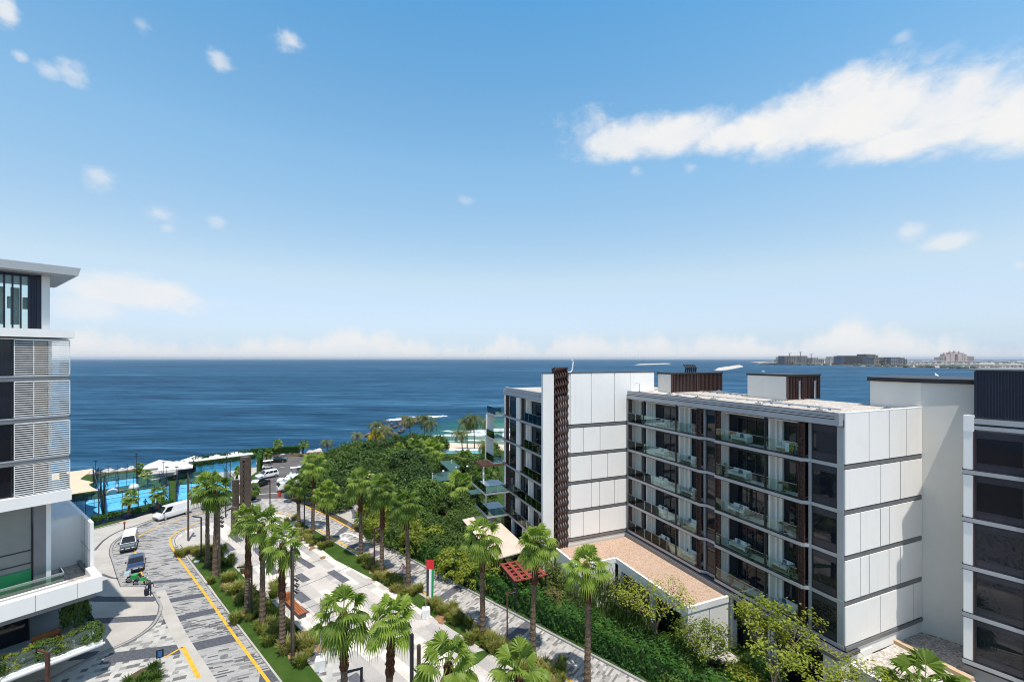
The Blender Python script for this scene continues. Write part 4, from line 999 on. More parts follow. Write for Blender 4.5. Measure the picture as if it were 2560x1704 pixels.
def balcony_things():
    ang = math.atan2(D1.y, D1.x)
    s0 = sofa(); used = False
    floor = ['ground-nearest', 'second', 'third', 'fourth', 'top']
    names = {4.9: 'bay beside the corner window', 9.4: 'wide bay left of the corner', 15.9: 'middle bay of the far module', 20.6: 'wide bay of the far module'}
    rng = random.Random(12); tb = pl = None
    for k in range(5):
        for x, lab in names.items():
            z = LV[k] + .19; xx = x + rng.uniform(-.5, .5)
            lb = 'white outdoor sofa on the %s balcony floor, in the %s' % (floor[k], lab)
            r = rng.random()
            if used and r < .22: # a round table with two stools' worth of room instead of the sofa
                lt = 'round table on the %s balcony floor, in the %s' % (floor[k], lab)
                if tb is None:
                    tb = thing('balcony_table', lt, 'table', AP(xx, -.3, z), ang, 'round tables on the balconies')
                    m = MB(); m.lathe([(.01, .70), (.45, .70), (.45, .74), (.01, .74)], 14); m.build('top', M['wood'], tb)
                    m = MB(); m.lathe([(.22, 0), (.22, .03), (.04, .05), (.04, .7)], 10); m.build('leg', M['dark_metal'], tb)
                else: dup(tb, AP(xx, -.3, z), ang, lt)
            else:
                if not used: s0.location = AP(xx, -.5, z); s0.rotation_euler = (0, 0, ang); s0['label'] = lb; s0['group'] = 'white sofas on the balconies'; used = True
                else:
                    d = dup(s0, AP(xx, -.5, z), ang, lb, scale=(rng.uniform(.75, 1.05), 1, 1))
                    for c in d.children:
                        if c.name.startswith('cushion'): c.location.x = rng.uniform(-1.1, .1)
            if rng.random() < .5:
                lp = 'potted leafy plant on the %s balcony floor, in the %s' % (floor[k], lab); xp = xx + rng.choice((-1.5, 1.5)) * (.9 if x in (9.4, 20.6) else .75)
                if pl is None:
                    pl = thing('potted_plant', lp, 'plant', AP(xp, -.1, z), ang, 'potted plants on the balconies')
                    m = MB(); m.lathe([(.01, 0), (.15, 0), (.2, .38), (.17, .38), (.16, .34), (.01, .34)], 10); m.build('pot', M['cushion_grey'], pl)
                    m = MB()
                    for i in range(90):
                        q = Vector((rng.gauss(0, .2), rng.gauss(0, .2), .75+rng.gauss(0, .2))); e = Vector((rng.gauss(0, 1), rng.gauss(0, 1), rng.gauss(0, .6))).normalized()*.12; w = e.cross(Vector((0, 0, 1)))*.4
                        m.quad(q-e, q-w, q+e, q+w)
                    m.build('foliage', M['leaf_mid'], pl)
                else: dup(pl, AP(xp, -.1, z), ang + xp, lp, scale=rng.uniform(.8, 1.2))
    # drying rack with clothes on the top floor, corner bay
    t = thing('clothes_rack', 'drying rack hung with pale clothes and a yellow shirt on a top floor balcony', 'clothes rack', AP(4.0, .15, LV[4]+.19), ang)
    m = MB()
    for x in (-.5, .5): m.tube([(x, -.25, 0), (x, .25, .95)], .012, 5); m.tube([(x, .25, 0), (x, -.25, .95)], .012, 5)
    for y in (-.25, 0, .25): m.tube([(-.5, y, .95), (.5, y, .95)], .01, 5)
    m.build('frame', M['dark_metal'], t)
    m = MB(); m.box(-.45, -.1, -.27, -.23, .3, .97); m.box(.1, .45, .23, .27, .2, .97); m.build('shirt', M['flag_white'], t)
    m = MB(); m.box(-.1, .15, -.02, .03, .35, .97); m.build('shirt', M['leaf_yellow'], t)
balcony_things()

# ------------------------------------------------------------------ tower at the left edge (frame: x runs back along its front, y goes into the building)
def build_tower():
    d = Vector((0.599, 0.801)); ang = math.atan2(d.y, d.x)
    root = thing('hotel_tower', 'white tower with horizontal louvre screens and overhanging roof, cut by the left picture edge', 'building', (-39.3, 39.5, 0), ang)
    Lz = [16.2, 19.25, 22.75, 26.25, 29.75]
    w = MB(); w.box(-26, -5.2, 2.2, 16, 0, 30.2); w.box(-26, -4.2, 3.0, 14, 30.2, 35); w.build('wall', M['spandrel'], root)
    # roof
    r = MB(); r.hexa([(-26, -.9, 35.35), (.38, -.9, 35.35), (.38, 9.5, 35.35), (-26, 9.5, 35.35), (-26, -1.1, 36.0), (.52, -1.1, 36.0), (.52, 9.5, 36.0), (-26, 9.5, 36.0)]); r.build('roof', M['white_panel'], root)
    sf = MB(); sf.box(-26, .2, -.7, 9.3, 35.24, 35.34); sf.build('soffit', M['fascia'], root)
    # penthouse: glass behind slim navy posts, white end wall
    g = MB(); g.box(-26, -2.4, .9, .95, 30.6, 35.2); g.build('glazing', M['balustrade'], root)
    ps = MB(); x = -2.45
    while x > -12: ps.box(x-.05, x+.05, .55, .75, 30.5, 35.2); x -= .46
    ps.box(-12, -2.4, .55, .75, 35.0, 35.2); ps.build('screen_post', M['navy_metal'], root)
    wl = MB(); wl.box(-2.4, -1.95, .80, .88, 30.5, 35.2); wl.box(-1.95, -1.7, .7, 2.2, 30.5, 35.2); wl.build('screen_panel', M['navy_metal'], root)
    rb = MB(); x = -2.38
    while x < -2.0: rb.box(x, x+.05, .72, .80, 30.5, 35.2); x += .14
    rb.build('screen_ribs', M['navy_metal'], root)
    it = MB()
    for x in (-9.2, -7.4, -5.6, -4.2, -3.3): it.box(x, x+.5, 2.6, 2.9, 31, 34.2); it.box(x+.7, x+1.3, 2.4, 2.9, 32.4, 33.4)
    it.build('interior', M['inner_white'], root)
    fl = MB(); fl.box(-1.7, -1.2, .5, 4.0, 30.5, 35.24); fl.build('end_wall', M['white_plaster'], root)
    sl = MB(); sl.box(-26, .25, -.35, 5.2, 29.85, 30.55); sl.build('slab_edge', M['white_panel'], root)
    # floors with louvre screens over the corner
    for k, (z0, z1) in enumerate(zip(Lz[:-1], Lz[1:])):
        zb, zt = z0+.36, z1-.12
        if k > 0:
            b = MB(); b.box(-26, -.10, -.12, 5.2, z0-.12, z0+.30); b.build('slab_edge', M['channel'], root)
            e = MB(); e.box(-26, -.08, -.15, -.12, z0+.22, z0+.34); e.build('slab_trim', M['fascia'], root)
        f = MB()
        xa, xm, xb = -3.36, -2.26, -.02
        for x in (xa, xm, xb-.05): f.box(x, x+.05, -.14, -.06, zb, zt)
        f.box(xa, xb, -.14, -.06, zt-.04, zt); f.box(xa, xb, -.14, -.06, zb, zb+.05)
        z = zb + .15
        while z < zt-.06: f.hexa([(xa+.05, -.15, z), (xb-.05, -.15, z), (xb-.05, -.07, z+.02), (xa+.05, -.07, z+.02), (xa+.05, -.15, z+.055), (xb-.05, -.15, z+.055), (xb-.05, -.07, z+.075), (xa+.05, -.07, z+.075)]); z += .185
        f.build('louvre_screen', M['white_paint'], root)
        g = MB(); g.box(-26, -3.4, .25, .32, zb-.02, zt); g.build('glazing', M['glass'], root)
        m = MB()
        for x in (-3.46, -4.2, -5.9, -7.4): m.box(x-.04, x+.04, .18, .25, zb, zt)
        m.build('window_frame', M['dark_metal'], root)
        g2 = MB(); g2.box(-5.0, -1.2, 1.5, 1.56, zb-.02, zt); g2.build('glazing', M['glass'], root)
        iw = MB(); iw.box(-1.2, -1.0, 1.2, 5, zb-.05, zt+.1); iw.build('wall', M['white_plaster'], root)
        
        pn = MB(); pn.box(-2.1, -1.25, 1.42, 1.5, zb, zt); pn.build('curtain', M['wood'], root)
        ce = MB(); ce.box(-5, -.1, 0, 5, zt, zt+.1); ce.build('ceiling', M['inner_white'], root)
        gr = MB(); gr.box(-.07, -.05, .0, 4.6, zb, zb+1.15); gr.build('railing', M['green_glass'], root)
    bt = MB(); bt.box(-26, 0.05, -.30, 5.2, 15.55, 16.5); bt.build('slab_edge', M['white_panel'], root)
    # double-height glass below, grey panel, white return
    g = MB(); g.box(-26, -2.1, 1.8, 1.9, 8.0, 15.6); g.build('glazing', M['glass_pale'], root)
    m = MB()
    for z in (8.0, 10.2, 11.3): m.box(-26, -2.1, 1.72, 1.8, z, z+.07)
    for x in (-2.15, -5.5): m.box(x-.05, x+.05, 1.72, 1.8, 8, 15.6)
    m.build('window_frame', M['dark_metal'], root)
    gs = MB(); gs.box(-9, -2.2, 1.68, 1.72, 8.1, 9.7); gs.build('green_panel', mat('green_panel', (.02, .28, .09), .5), root)  # green reflection on the glass, painted as a flat coloured panel
    p = MB(); p.box(-2.07, -1.31, 1.55, 1.9, 8.0, 15.6); p.build('grey_panel', M['channel'], root)
    p = MB(); p.box(-1.31, -1.0, 1.5, 5.7, 8.0, 15.6); p.build('wall', M['white_plaster'], root)
    # white wing: flat roof box and end fin
    b = MB(); b.box(-6, 1.6, 5.7, 14, 7.1, 12.45); b.build('wing_wall', M['white_panel'], root)
    b = MB(); b.box(1.6, 1.84, 1.7, 14, 7.1, 12.6); b.build('fin_wall', M['white_panel'], root)
    b = MB(); b.box(-6, 1.2, 8.5, 14, 0, 7.1); b.build('ground_floor_wall', M['spandrel'], root)  # dark colour paints in the shade under the overhanging slab
    rf = MB(); rf.box(-6, 1.6, 5.65, 14, 12.45, 12.6); rf.build('roof', M['white_plaster'], root)
    sm = MB(); sm.box(1.575, 1.6, 1.7, 14, 9.95, 9.98); sm.box(1.575, 1.6, 4.2, 4.22, 8, 12.4); sm.build('panel_seam', M['channel'], root)
    # terrace with gravel, parapets, green glass balustrade
    t = MB(); t.box(-26, 1.55, -.6, 5.7, 7.3, 7.75); t.build('terrace', M['grey_gravel'], root)
    cp = MB(); cp.box(1.3, 1.56, 1.3, 5.7, 7.75, 8.05); cp.build('coping', M['channel'], root)
    pa = MB(); pa.box(-26, 1.84, -1.62, -.95, 7.15, 8.5); pa.box(1.25, 1.84, -.95, 1.6, 7.15, 8.5); pa.build('parapet', M['white_panel'], root)
    ps = MB()
    for x in (-8.6, -5.4, -2.3, .2): ps.box(x-.012, x+.012, -1.632, -1.62, 7.15, 8.5)
    ps.build('panel_seam', M['channel'], root)
    pi = MB(); pi.box(-26, 1.2, -.72, -.45, 7.75, 8.25); pi.box(-26, -.2, -.15, .2, 7.75, 8.35); pi.build('planter_wall', M['plaster'], root)
    gl = MB(); gl.box(-12, -.36, .26, .29, 7.8, 9.1); gl.box(-.38, -.35, .3, 2.6, 7.8, 9.1); gl.build('railing', M['green_glass'], root)
    hr = MB(); hr.box(-12, -.34, .25, .30, 9.1, 9.13); hr.box(-.40, -.34, .3, 2.6, 9.1, 9.13); hr.build('handrail', M['fascia'], root)
    df = MB(); df.box(-2.6, -.5, 1.0, 1.5, 7.76, 7.8); df.build('deck', M['dark_stone'], root)
    us = MB(); us.box(-26, 1.5, -1.3, 8, 6.7, 7.14); us.build('soffit', M['channel'], root)
    # ground floor: glass front and restaurant terrace
    g = MB(); g.box(-26, -2.2, 2.6, 2.7, 3.2, 6.7); g.build('glazing', M['glass'], root)
    m = MB()
    for x in (-2.25, -4.2, -6.8): m.box(x-.05, x+.05, 2.5, 2.6, 3.2, 6.7)
    m.box(-26, -2.3, 2.5, 2.6, 5.4, 5.5); m.build('window_frame', M['dark_metal'], root)
    dk = MB(); dk.box(-26, 1.3, -2.6, 8.4, 2.95, 3.2); dk.build('terrace', M['concrete'], root)
    ed = MB(); ed.box(-26, 1.62, -2.95, -2.6, 2.86, 3.34); ed.box(1.3, 1.62, -2.6, 3.2, 2.86, 3.34); ed.box(-26, 1.75, -3.1, -2.95, 3.02, 3.14); ed.build('terrace_edge', M['white_plaster'], root)
    bw = MB(); bw.box(-26, 1.5, 2.6, 8.4, 0, 2.95); bw.build('base_wall', M['white_plaster'], root)
    gl = MB(); gl.box(-14, 1.42, -2.72, -2.69, 3.34, 4.6); gl.box(1.42, 1.45, -2.72, 3.0, 3.34, 4.6); gl.build('railing', M['green_glass'], root)
    t = thing('terrace_sofa', 'terracotta outdoor sofa on the shaded restaurant terrace under the tower', 'sofa', Vector((-39.3, 39.5, 3.2)) + Vector((d.x*-1.4, d.y*-1.4, 0)) + Vector((-.801*.6, .599*.6, 0)), ang)
    m = MB(); m.box(-.9, .9, -.4, .4, 0, .4); m.build('seat', M['red_wood'], t, bevel=.04)
    m = MB(); m.box(-.9, .9, .25, .42, .4, .85); m.build('backrest', M['orange_wood'], t, bevel=.04)
    return d, ang
TOW_D, TOW_A = build_tower()
def TP(x, y, z=0.0): return Vector((-39.3, 39.5, z)) + Vector((TOW_D.x, TOW_D.y, 0))*x + Vector((-TOW_D.y, TOW_D.x, 0))*y

# ------------------------------------------------------------------ sport courts, canopy, kiosk, parasols
def lerp(a, b, f): return a + (b-a)*f
def court(name, label, P, rows_net=0.5, lines=True):
    """P: four ground corners (near-left, near-right, far-right, far-left as seen); floor, lines, net, fence of glass and navy posts"""
    P = [Vector((p.x, p.y, 0.05)) for p in P]
    o = P[0]
    t = thing(name, label, 'sports court', o)
    L = lambda p, z=0.0: (p[0]-o.x, p[1]-o.y, p[2]-o.z+z)
    m = MB(); m.prism([L(p) for p in P], -.04, 0.012); m.build('floor', M['court_blue'], t)
    ln = MB()
    def line(a, b, w=.05):
        a, b = Vector(a), Vector(b); d = (b-a).normalized(); n = Vector((-d.y, d.x, 0))*w
        q = [a-n, b-n, b+n, a+n]; ar = (q[1]-q[0]).cross(q[2]-q[1]).z
        if ar < 0: q = q[::-1]
        ln.quad(*[(v.x, v.y, .018) for v in q])
    A, B, C, D = [Vector(L(p)) for p in P]
    for f in (.2, .8): line(lerp(A, D, f), lerp(B, C, f))
    line(lerp(lerp(A, B, .5), lerp(D, C, .5), .2), lerp(lerp(A, B, .5), lerp(D, C, .5), .8))
    ln.build('court_line', M['white_paint'], t)
    n0, n1 = lerp(A, D, .5), lerp(B, C, .5)
    nt = MB(); nt.beam((n0.x, n0.y, .45), (n1.x, n1.y, .45), .02, .8); nt.build('net', M['court_glass'], t)
    nb = MB(); nb.beam((n0.x, n0.y, .9), (n1.x, n1.y, .9), .04, .07)
    for p in (n0, n1): nb.tube([(p.x, p.y, 0), (p.x, p.y, 1.0)], .04, 6)
    nb.build('net_post', M['navy_metal'], t)
    po = []; gl = MB(); rl = MB()
    sides = [(A, B, 4), (B, C, 7), (C, D, 4), (D, A, 7)]
    for a, b, n in sides:
        for i in range(n):
            p, q = lerp(a, b, i/n), lerp(a, b, (i+1)/n)
            po.append((p.x-.03, p.x+.03, p.y-.03, p.y+.03, 0, 3.6))
        gl.beam((a.x, a.y, 1.5), (b.x, b.y, 1.5), .015, 2.9)
        rl.beam((a.x, a.y, 3.58), (b.x, b.y, 3.58), .035, .04); rl.beam((a.x, a.y, 3.0), (b.x, b.y, 3.0), .03, .03)
    pieces('fence_post', po, M['navy_metal'], t); gl.build('glass_wall', M['court_glass'], t); rl.build('fence_rail', M['navy_metal'], t)
    mid = lerp(A, D, .5)
    for p in (lerp(A, D, .3), lerp(B, C, .3), lerp(B, C, .72)):
        lp = MB(); lp.tube([(p.x, p.y, 0), (p.x, p.y, 6.0)], .05, 6); lp.box(p.x-.35, p.x+.35, p.y-.1, p.y+.1, 5.95, 6.1); lp.build('floodlight', M['dark_metal'], t)
    return t
court('padel_court', 'blue sports court nearest the road behind planters with two small palms', [G(263, 1284), G(423.6, 1253), G(403, 1217.5), G(258.6, 1240)])
court('padel_court', 'far blue sports court at the sea wall beyond the strip of green turf', [G(235.6, 1229), G(341, 1212), G(341, 1194.6), G(246, 1207)])
court('padel_court', 'blue sports court between the perforated towers and the white van', [G(440, 1255), G(584, 1231), G(560, 1200), G(446, 1213)])
court('padel_court', 'dark blue sports court half hidden behind the white wing of the tower', [G(170, 1305), G(256, 1287), G(250, 1246), G(165, 1258)])
def canopy():
    t = thing('shade_canopy', 'sand coloured tensile canopy with scalloped edge above the far courts', 'canopy', G(226, 1230))
    o = G(226, 1230)
    zc = 5.2
    edge = []
    corners = [G(150, 1180.5, 5.0), G(233, 1170.5, 5.4), G(234, 1205, 5.2), G(247, 1225, 5.0), G(150, 1241, 5.0), G(40, 1252, 5.0), G(40, 1190, 5.0)]
    conc = {1: 2.0, 2: 1.6, 0: .3, 3: .5, 4: .3, 5: 0, 6: 0}
    c0 = sum(corners, Vector())/len(corners)
    for i, a in enumerate(corners):
        b = corners[(i+1) % len(corners)]
        for k in range(8):
            f = k/8; p = a.lerp(b, f); inw = (c0-p); inw.z = 0; inw.normalize()
            edge.append(p + inw*conc[i]*4*f*(1-f))
    m = MB(); n = len(edge)
    cc = c0 + Vector((0, 0, .5))
    for i in range(n):
        a, b = edge[i]-o, edge[(i+1) % n]-o; c = cc-o
        m.tri(a, b, c); m.tri(b+Vector((0, 0, -.05)), a+Vector((0, 0, -.05)), c+Vector((0, 0, -.05)))
    m.build('membrane', M['sail'], t)
    p = MB()
    for q in (corners[1], corners[3], corners[0], corners[4]): r = q-o; p.tube([(r.x, r.y, -.0), (r.x, r.y, r.z+.3)], .09, 8)
    a = corners[1]-o; b = corners[3]-o; p.tube([a, b], .06, 6); p.build('mast', M['navy_metal'], t)
    # hoops of the green tube slide beside the mast
canopy()
def kiosk():
    a, b = G(490, 1189), G(641, 1167.5); d = (b-a); L = d.length; ang = math.atan2(d.y, d.x)
    t = thing('beach_kiosk', 'long blue beach kiosk with white roof strip and greenery hanging along its eaves', 'kiosk', a, ang)
    w = MB(); w.box(0, L, 0, 5.0, 0, 3.0); w.build('wall', M['kiosk_blue'], t)
    r = MB(); r.box(-.2, L-.6, .4, 2.6, 3.35, 3.5); r.build('roof', M['canvas'], t)
    e = MB(); e.box(-.3, L+.3, -.25, 5.3, 2.95, 3.3); e.build('eaves', M['turf'], t)
    random.seed(3); g = MB()
    for i in range(900):
        x = random.uniform(-.5, L+.5); side = random.random()
        if side < .6: y, z = random.uniform(-.5, -.1), random.uniform(2.3, 3.4)
        else: y, z = random.uniform(2.6, 5.4), random.uniform(3.2, 4.0)
        s = .18; a1 = random.uniform(0, 6.28); g.quad((x-s*math.cos(a1), y-s*math.sin(a1), z), (x, y, z-s), (x+s*math.cos(a1), y+s*math.sin(a1), z), (x, y, z+s))
    g.build('eaves_planting', M['leaf_hedge'], t)
    s = MB(); s.box(L*.86, L*.9, -.03, 0, 1.2, 2.1); s.build('sign', M['white_paint'], t)
    # dark bar opening with a red panel at the left
    bar = thing('bar_hut', 'low dark bar hut with a red side panel and planted front beside the blue kiosk', 'kiosk', G(447, 1196), ang)
    m = MB(); m.box(0, 5.5, .6, 5, 2.9, 3.1); m.build('roof', M['dark_metal'], bar)
    m = MB(); m.box(0, 5.4, 3.8, 4.0, 0, 2.9); m.box(0, .1, .6, 4, 0, 2.9); m.build('wall', M['dark_stone'], bar)
    m = MB(); m.box(.2, 1.7, .35, .5, 1.9, 2.9); m.build('panel', M['red_paint'], bar)
    m = MB(); m.box(0, 5.4, 0, .5, 0, 1.0); m.build('planter', M['turf'], bar)
kiosk()
def parasols():
    first = None
    spots = [((398, 1149), 'leftmost'), ((440, 1152), 'wide low'), ((485, 1139), 'middle'), ((540, 1135), 'fourth'), ((589, 1128.5), 'rightmost')]
    labs = ['white square parasol at the sea end of the bar terrace, leftmost of the five', 'white square parasol between the leftmost parasol and the dark bar hut', 'white square parasol rising behind the red panel of the bar hut',
            'small flat white parasol behind the left half of the kiosk roof', 'tallest white parasol behind the right half of the kiosk roof']
    for i, ((u, v), _) in enumerate(spots):
        top = G(u, v, 4.0)
        if first is None:
            t = thing('parasol', labs[i], 'parasol', (top.x, top.y, 0), .5, 'white parasols behind the kiosk')
            m = MB(); s = 2.6
            c = [(-s, -s, 2.75), (s, -s, 2.75), (s, s, 2.75), (-s, s, 2.75)]
            for k in range(4): m.tri(c[k], c[(k+1) % 4], (0, 0, 4.0)); m.quad((c[k][0], c[k][1], 2.5), (c[(k+1) % 4][0], c[(k+1) % 4][1], 2.5), c[(k+1) % 4], c[k])
            m.build('canopy', M['canvas'], t)
            m = MB(); m.tube([(0, 0, 0), (0, 0, 3.95)], .05, 6); m.build('pole', M['wood'], t)
            m = MB(); m.box(-.4, .4, -.4, .4, 0, .12); m.build('base', M['kerb'], t); first = t
        else: dup(first, (top.x, top.y, 0), .5+.1*i, labs[i], scale=(1.25, 1.25, 1) if i in (1, 4) else 1.0)
parasols()
def loungers():
    # white rounded pods on the strip of turf between the courts
    for (u, v, lab) in ((281, 1233, 'white rounded seat pod on the green strip between the courts, left one'), (335, 1221, 'white rounded seat pod near the blue court corner, right one')):
        t = thing('seat_pod', lab, 'seat', G(u, v, .03))
        m = MB(); m.lathe([(.02, 0), (.85, .02), (.95, .35), (.7, .8), (.3, 1.05), (.01, 1.1)], 14); m.build('shell', M['canvas'], t, True)
        m = MB(); m.lathe([(.6, .0), (.98, .0), (.98, .1), (.6, .1)], 14); m.build('base', M['kerb'], t)
    t = thing('park_bench', 'long low grey bench on the turf strip between the two white pods', 'bench', G(310, 1229, .03), math.radians(28))
    m = MB(); m.box(-1.8, 1.8, -.3, .3, .38, .46); m.build('seat', M['wood'], t)
    for x in (-1.5, 1.5): m = MB(); m.box(x-.08, x+.08, -.25, .25, 0, .38); m.build('leg', M['dark_metal'], t)
loungers()
def garden_structures():
    # beige awning along the apartment foot, red pergola, green sails, hut
    t = thing('awning', 'long beige fabric awning along the foot of the apartment block beside the garden', 'awning', AP(27, 13.5), math.atan2(D1.y, D1.x))
    m = MB(); xs = [0.9, 2.6, 4.2, 6.0, 8.0, 10.0, 12.5, 15]
    for i, (a, b) in enumerate(zip(xs[:-1], xs[1:])):
        zz = 4.2
        m.hexa([(a, .2, zz+.35-.12), (b, .2, zz+.35-.12), (b, 4.6, zz-.1), (a, 4.6, zz-.1), (a, .2, zz+.40), (b, .2, zz+.40), (b, 4.6, zz), (a, 4.6, zz)])
    m.build('fabric', M['awning'], t)
    m = MB()
    for x in xs[::2]: m.box(x, x+.12, 4.4, 4.52, 0, 4.1); m.box(x, x+.1, .2, 4.5, 4.0, 4.1)
    m.build('frame', M['dark_metal'], t)
    t = thing('pergola', 'red painted pergola roof with square openings at the end of the beige awning', 'pergola', AP(27, 14.0), math.atan2(D1.y, D1.x))
    m = MB()
    for i in range(6): m.box(-3.6+.85*i, -3.3+.85*i, -.4, 3.4, 3.42, 3.5)
    for j in range(5): m.box(-3.6, .95, -.4+.9*j, .0+.9*j, 3.5, 3.56)
    m.build('slats', M['red_wood'], t)
    m = MB()
    for x, y in ((-3.5, -.3), (.8, -.3), (-3.5, 3.3), (.8, 3.3)): m.box(x-.08, x+.08, y-.08, y+.08, 0, 3.4)
    m.box(-3.6, .9, 3.35, 3.5, 3.0, 3.4); m.build('frame', M['dark_metal'], t)
    for (pts, lab) in (([(1103, 1268), (1113, 1262), (1141, 1300), (1129, 1306)], 'narrow red roof strip among the garden shrubs beyond the beige awning'),):
        q = [G(u, v, .6) for u, v in pts]; o = Vector((q[0].x, q[0].y, 0)); t = thing('pergola', lab, 'pergola', o)
        m = MB(); m.prism([(p.x-o.x, p.y-o.y) for p in q], 0.55, 0.65, True, True); m.build('slats', M['red_wood'], t)
        m = MB()
        for p in q: m.box(p.x-o.x-.06, p.x-o.x+.06, p.y-o.y-.06, p.y-o.y+.06, 0, .55)
        m.build('frame', M['dark_metal'], t)
    for (pts, zs, lab) in (([(1098, 1152), (1130, 1150), (1152, 1166), (1128, 1180)], (4.5, 4.2, 3.6, 3.6), 'dark green shade sail nearest the sea, by the taller white mast'),
                           ([(1080, 1186), (1102, 1180), (1150, 1172), (1132, 1198), (1078, 1206)], (4.0, 4.5, 4.0, 3.6, 3.4), 'dark green shade sail in front, by the shorter white mast'),
                           ([(1166, 1226), (1195, 1222), (1206, 1232), (1178, 1236)], (3.6, 3.6, 3.6, 3.6), 'small dark green awning just beyond the beige awning')):
        q = [G(u, v, z) for (u, v), z in zip(pts, zs)]; o = Vector((q[0].x, q[0].y, 0)); t = thing('shade_sail', lab, 'shade sail', o)
        c = sum(q, Vector())/len(q) - Vector((0, 0, .3)); m = MB()
        for i in range(len(q)):
            a, b = q[i]-o, q[(i+1) % len(q)]-o
            m.tri(a, b, c-o); m.tri(b-Vector((0, 0, .04)), a-Vector((0, 0, .04)), c-o-Vector((0, 0, .04)))
        m.build('fabric', M['green_canvas'], t)
        m = MB()
        for p in q: r = p-o; m.tube([(r.x, r.y, 0), (r.x, r.y, r.z)], .05, 6)
        m.build('post', M['dark_metal'], t)
    for (u, v, vt, lab) in ((1129, 1200, 1150, 'taller white mast between the two green shade sails'), (1081, 1246, 1183, 'white mast in the shrubs at the left end of the green shade sails'), (951, 1212, 1181, 'thin white mast sticking up from the dark trees'), (913, 1190, 1174, 'short white mast beside the tan hut in the trees')):
        p = G(u, v); h = (v-vt)/FPX*p.y; t = thing('mast', lab, 'mast', p)
        m = MB(); m.tube([(0, 0, 0), (0, 0, h)], [.10, .07], 8); m.build('pole', M['white_paint'], t)
        m = MB(); m.lathe([(.0, h), (.12, h), (.12, h+.12), (.0, h+.16)], 8); m.build('cap', M['white_paint'], t)
    first = None
    for (u, v, z) in ((1140, 1169, 3.4), (1108, 1178, 3.4), (1071, 1189, 3.2), (1009, 1203, 3.0), (1168, 1166, 3.2)):
        p = G(u, v, z)
        if first is None:
            t = thing('globe_lamp', 'white globe lamp on a slim post near the green shade sails', 'lamp', (p.x, p.y, 0), 0, 'white globe lamps in the garden')
            m = MB(); m.lathe([(.01, 3.2), (.2, 3.25), (.28, 3.45), (.2, 3.66), (.01, 3.7)], 10); m.build('globe', M['lamp_glass'], t, True)
            m = MB(); m.tube([(0, 0, 0), (0, 0, 3.25)], .035, 6); m.build('post', M['dark_metal'], t); first = t
        else: dup(first, (p.x, p.y, z-3.4))
    p = G(915, 1230); t = thing('garden_hut', 'small tan hut with pale roof among the dark trees behind the lane palms', 'hut', p, .3)
    m = MB(); m.box(-1.1, 1.1, -1, 1, 0, 3.4); m.build('wall', M['tan_wall'], t)
    m = MB(); m.hexa([(-1.5, -1.4, 3.4), (1.5, -1.4, 3.4), (1.5, 1.4, 3.4), (-1.5, 1.4, 3.4), (-.3, -.2, 4.3), (.3, -.2, 4.3), (.3, .2, 4.3), (-.3, .2, 4.3)]); m.build('roof', M['awning'], t)
    t = thing('garden_wall', 'short white garden wall rising from the shrubs beside the red pergola', 'wall', G(1268, 1420))
    a = G(1258, 1411, 1.6); b = G(1281, 1440, 1.6); o = G(1268, 1420); m = MB(); m.beam((a.x-o.x, a.y-o.y, .9), (b.x-o.x, b.y-o.y, .9), .25, 1.8); m.build('body', M['white_plaster'], t)
    t = thing('swimming_pool', 'turquoise pool strip glimpsed between the garden palms and the beach', 'pool', G(1135, 1122))
    o = G(1135, 1122); q = [G(1100, 1134), G(1205, 1134), G(1205, 1127), G(1108, 1127)]; m = MB(); m.prism([(p.x-o.x, p.y-o.y) for p in q], .0, .12); m.build('water', mat('pool_water', (.06, .34, .33), .12, var=.1), t)
    m = MB(); q = [G(1090, 1126.5), G(1210, 1126.5), G(1210, 1123), G(1090, 1123)]; m.prism([(p.x-o.x, p.y-o.y) for p in q], .0, .16); m.build('deck', M['canvas'], t)
garden_structures()

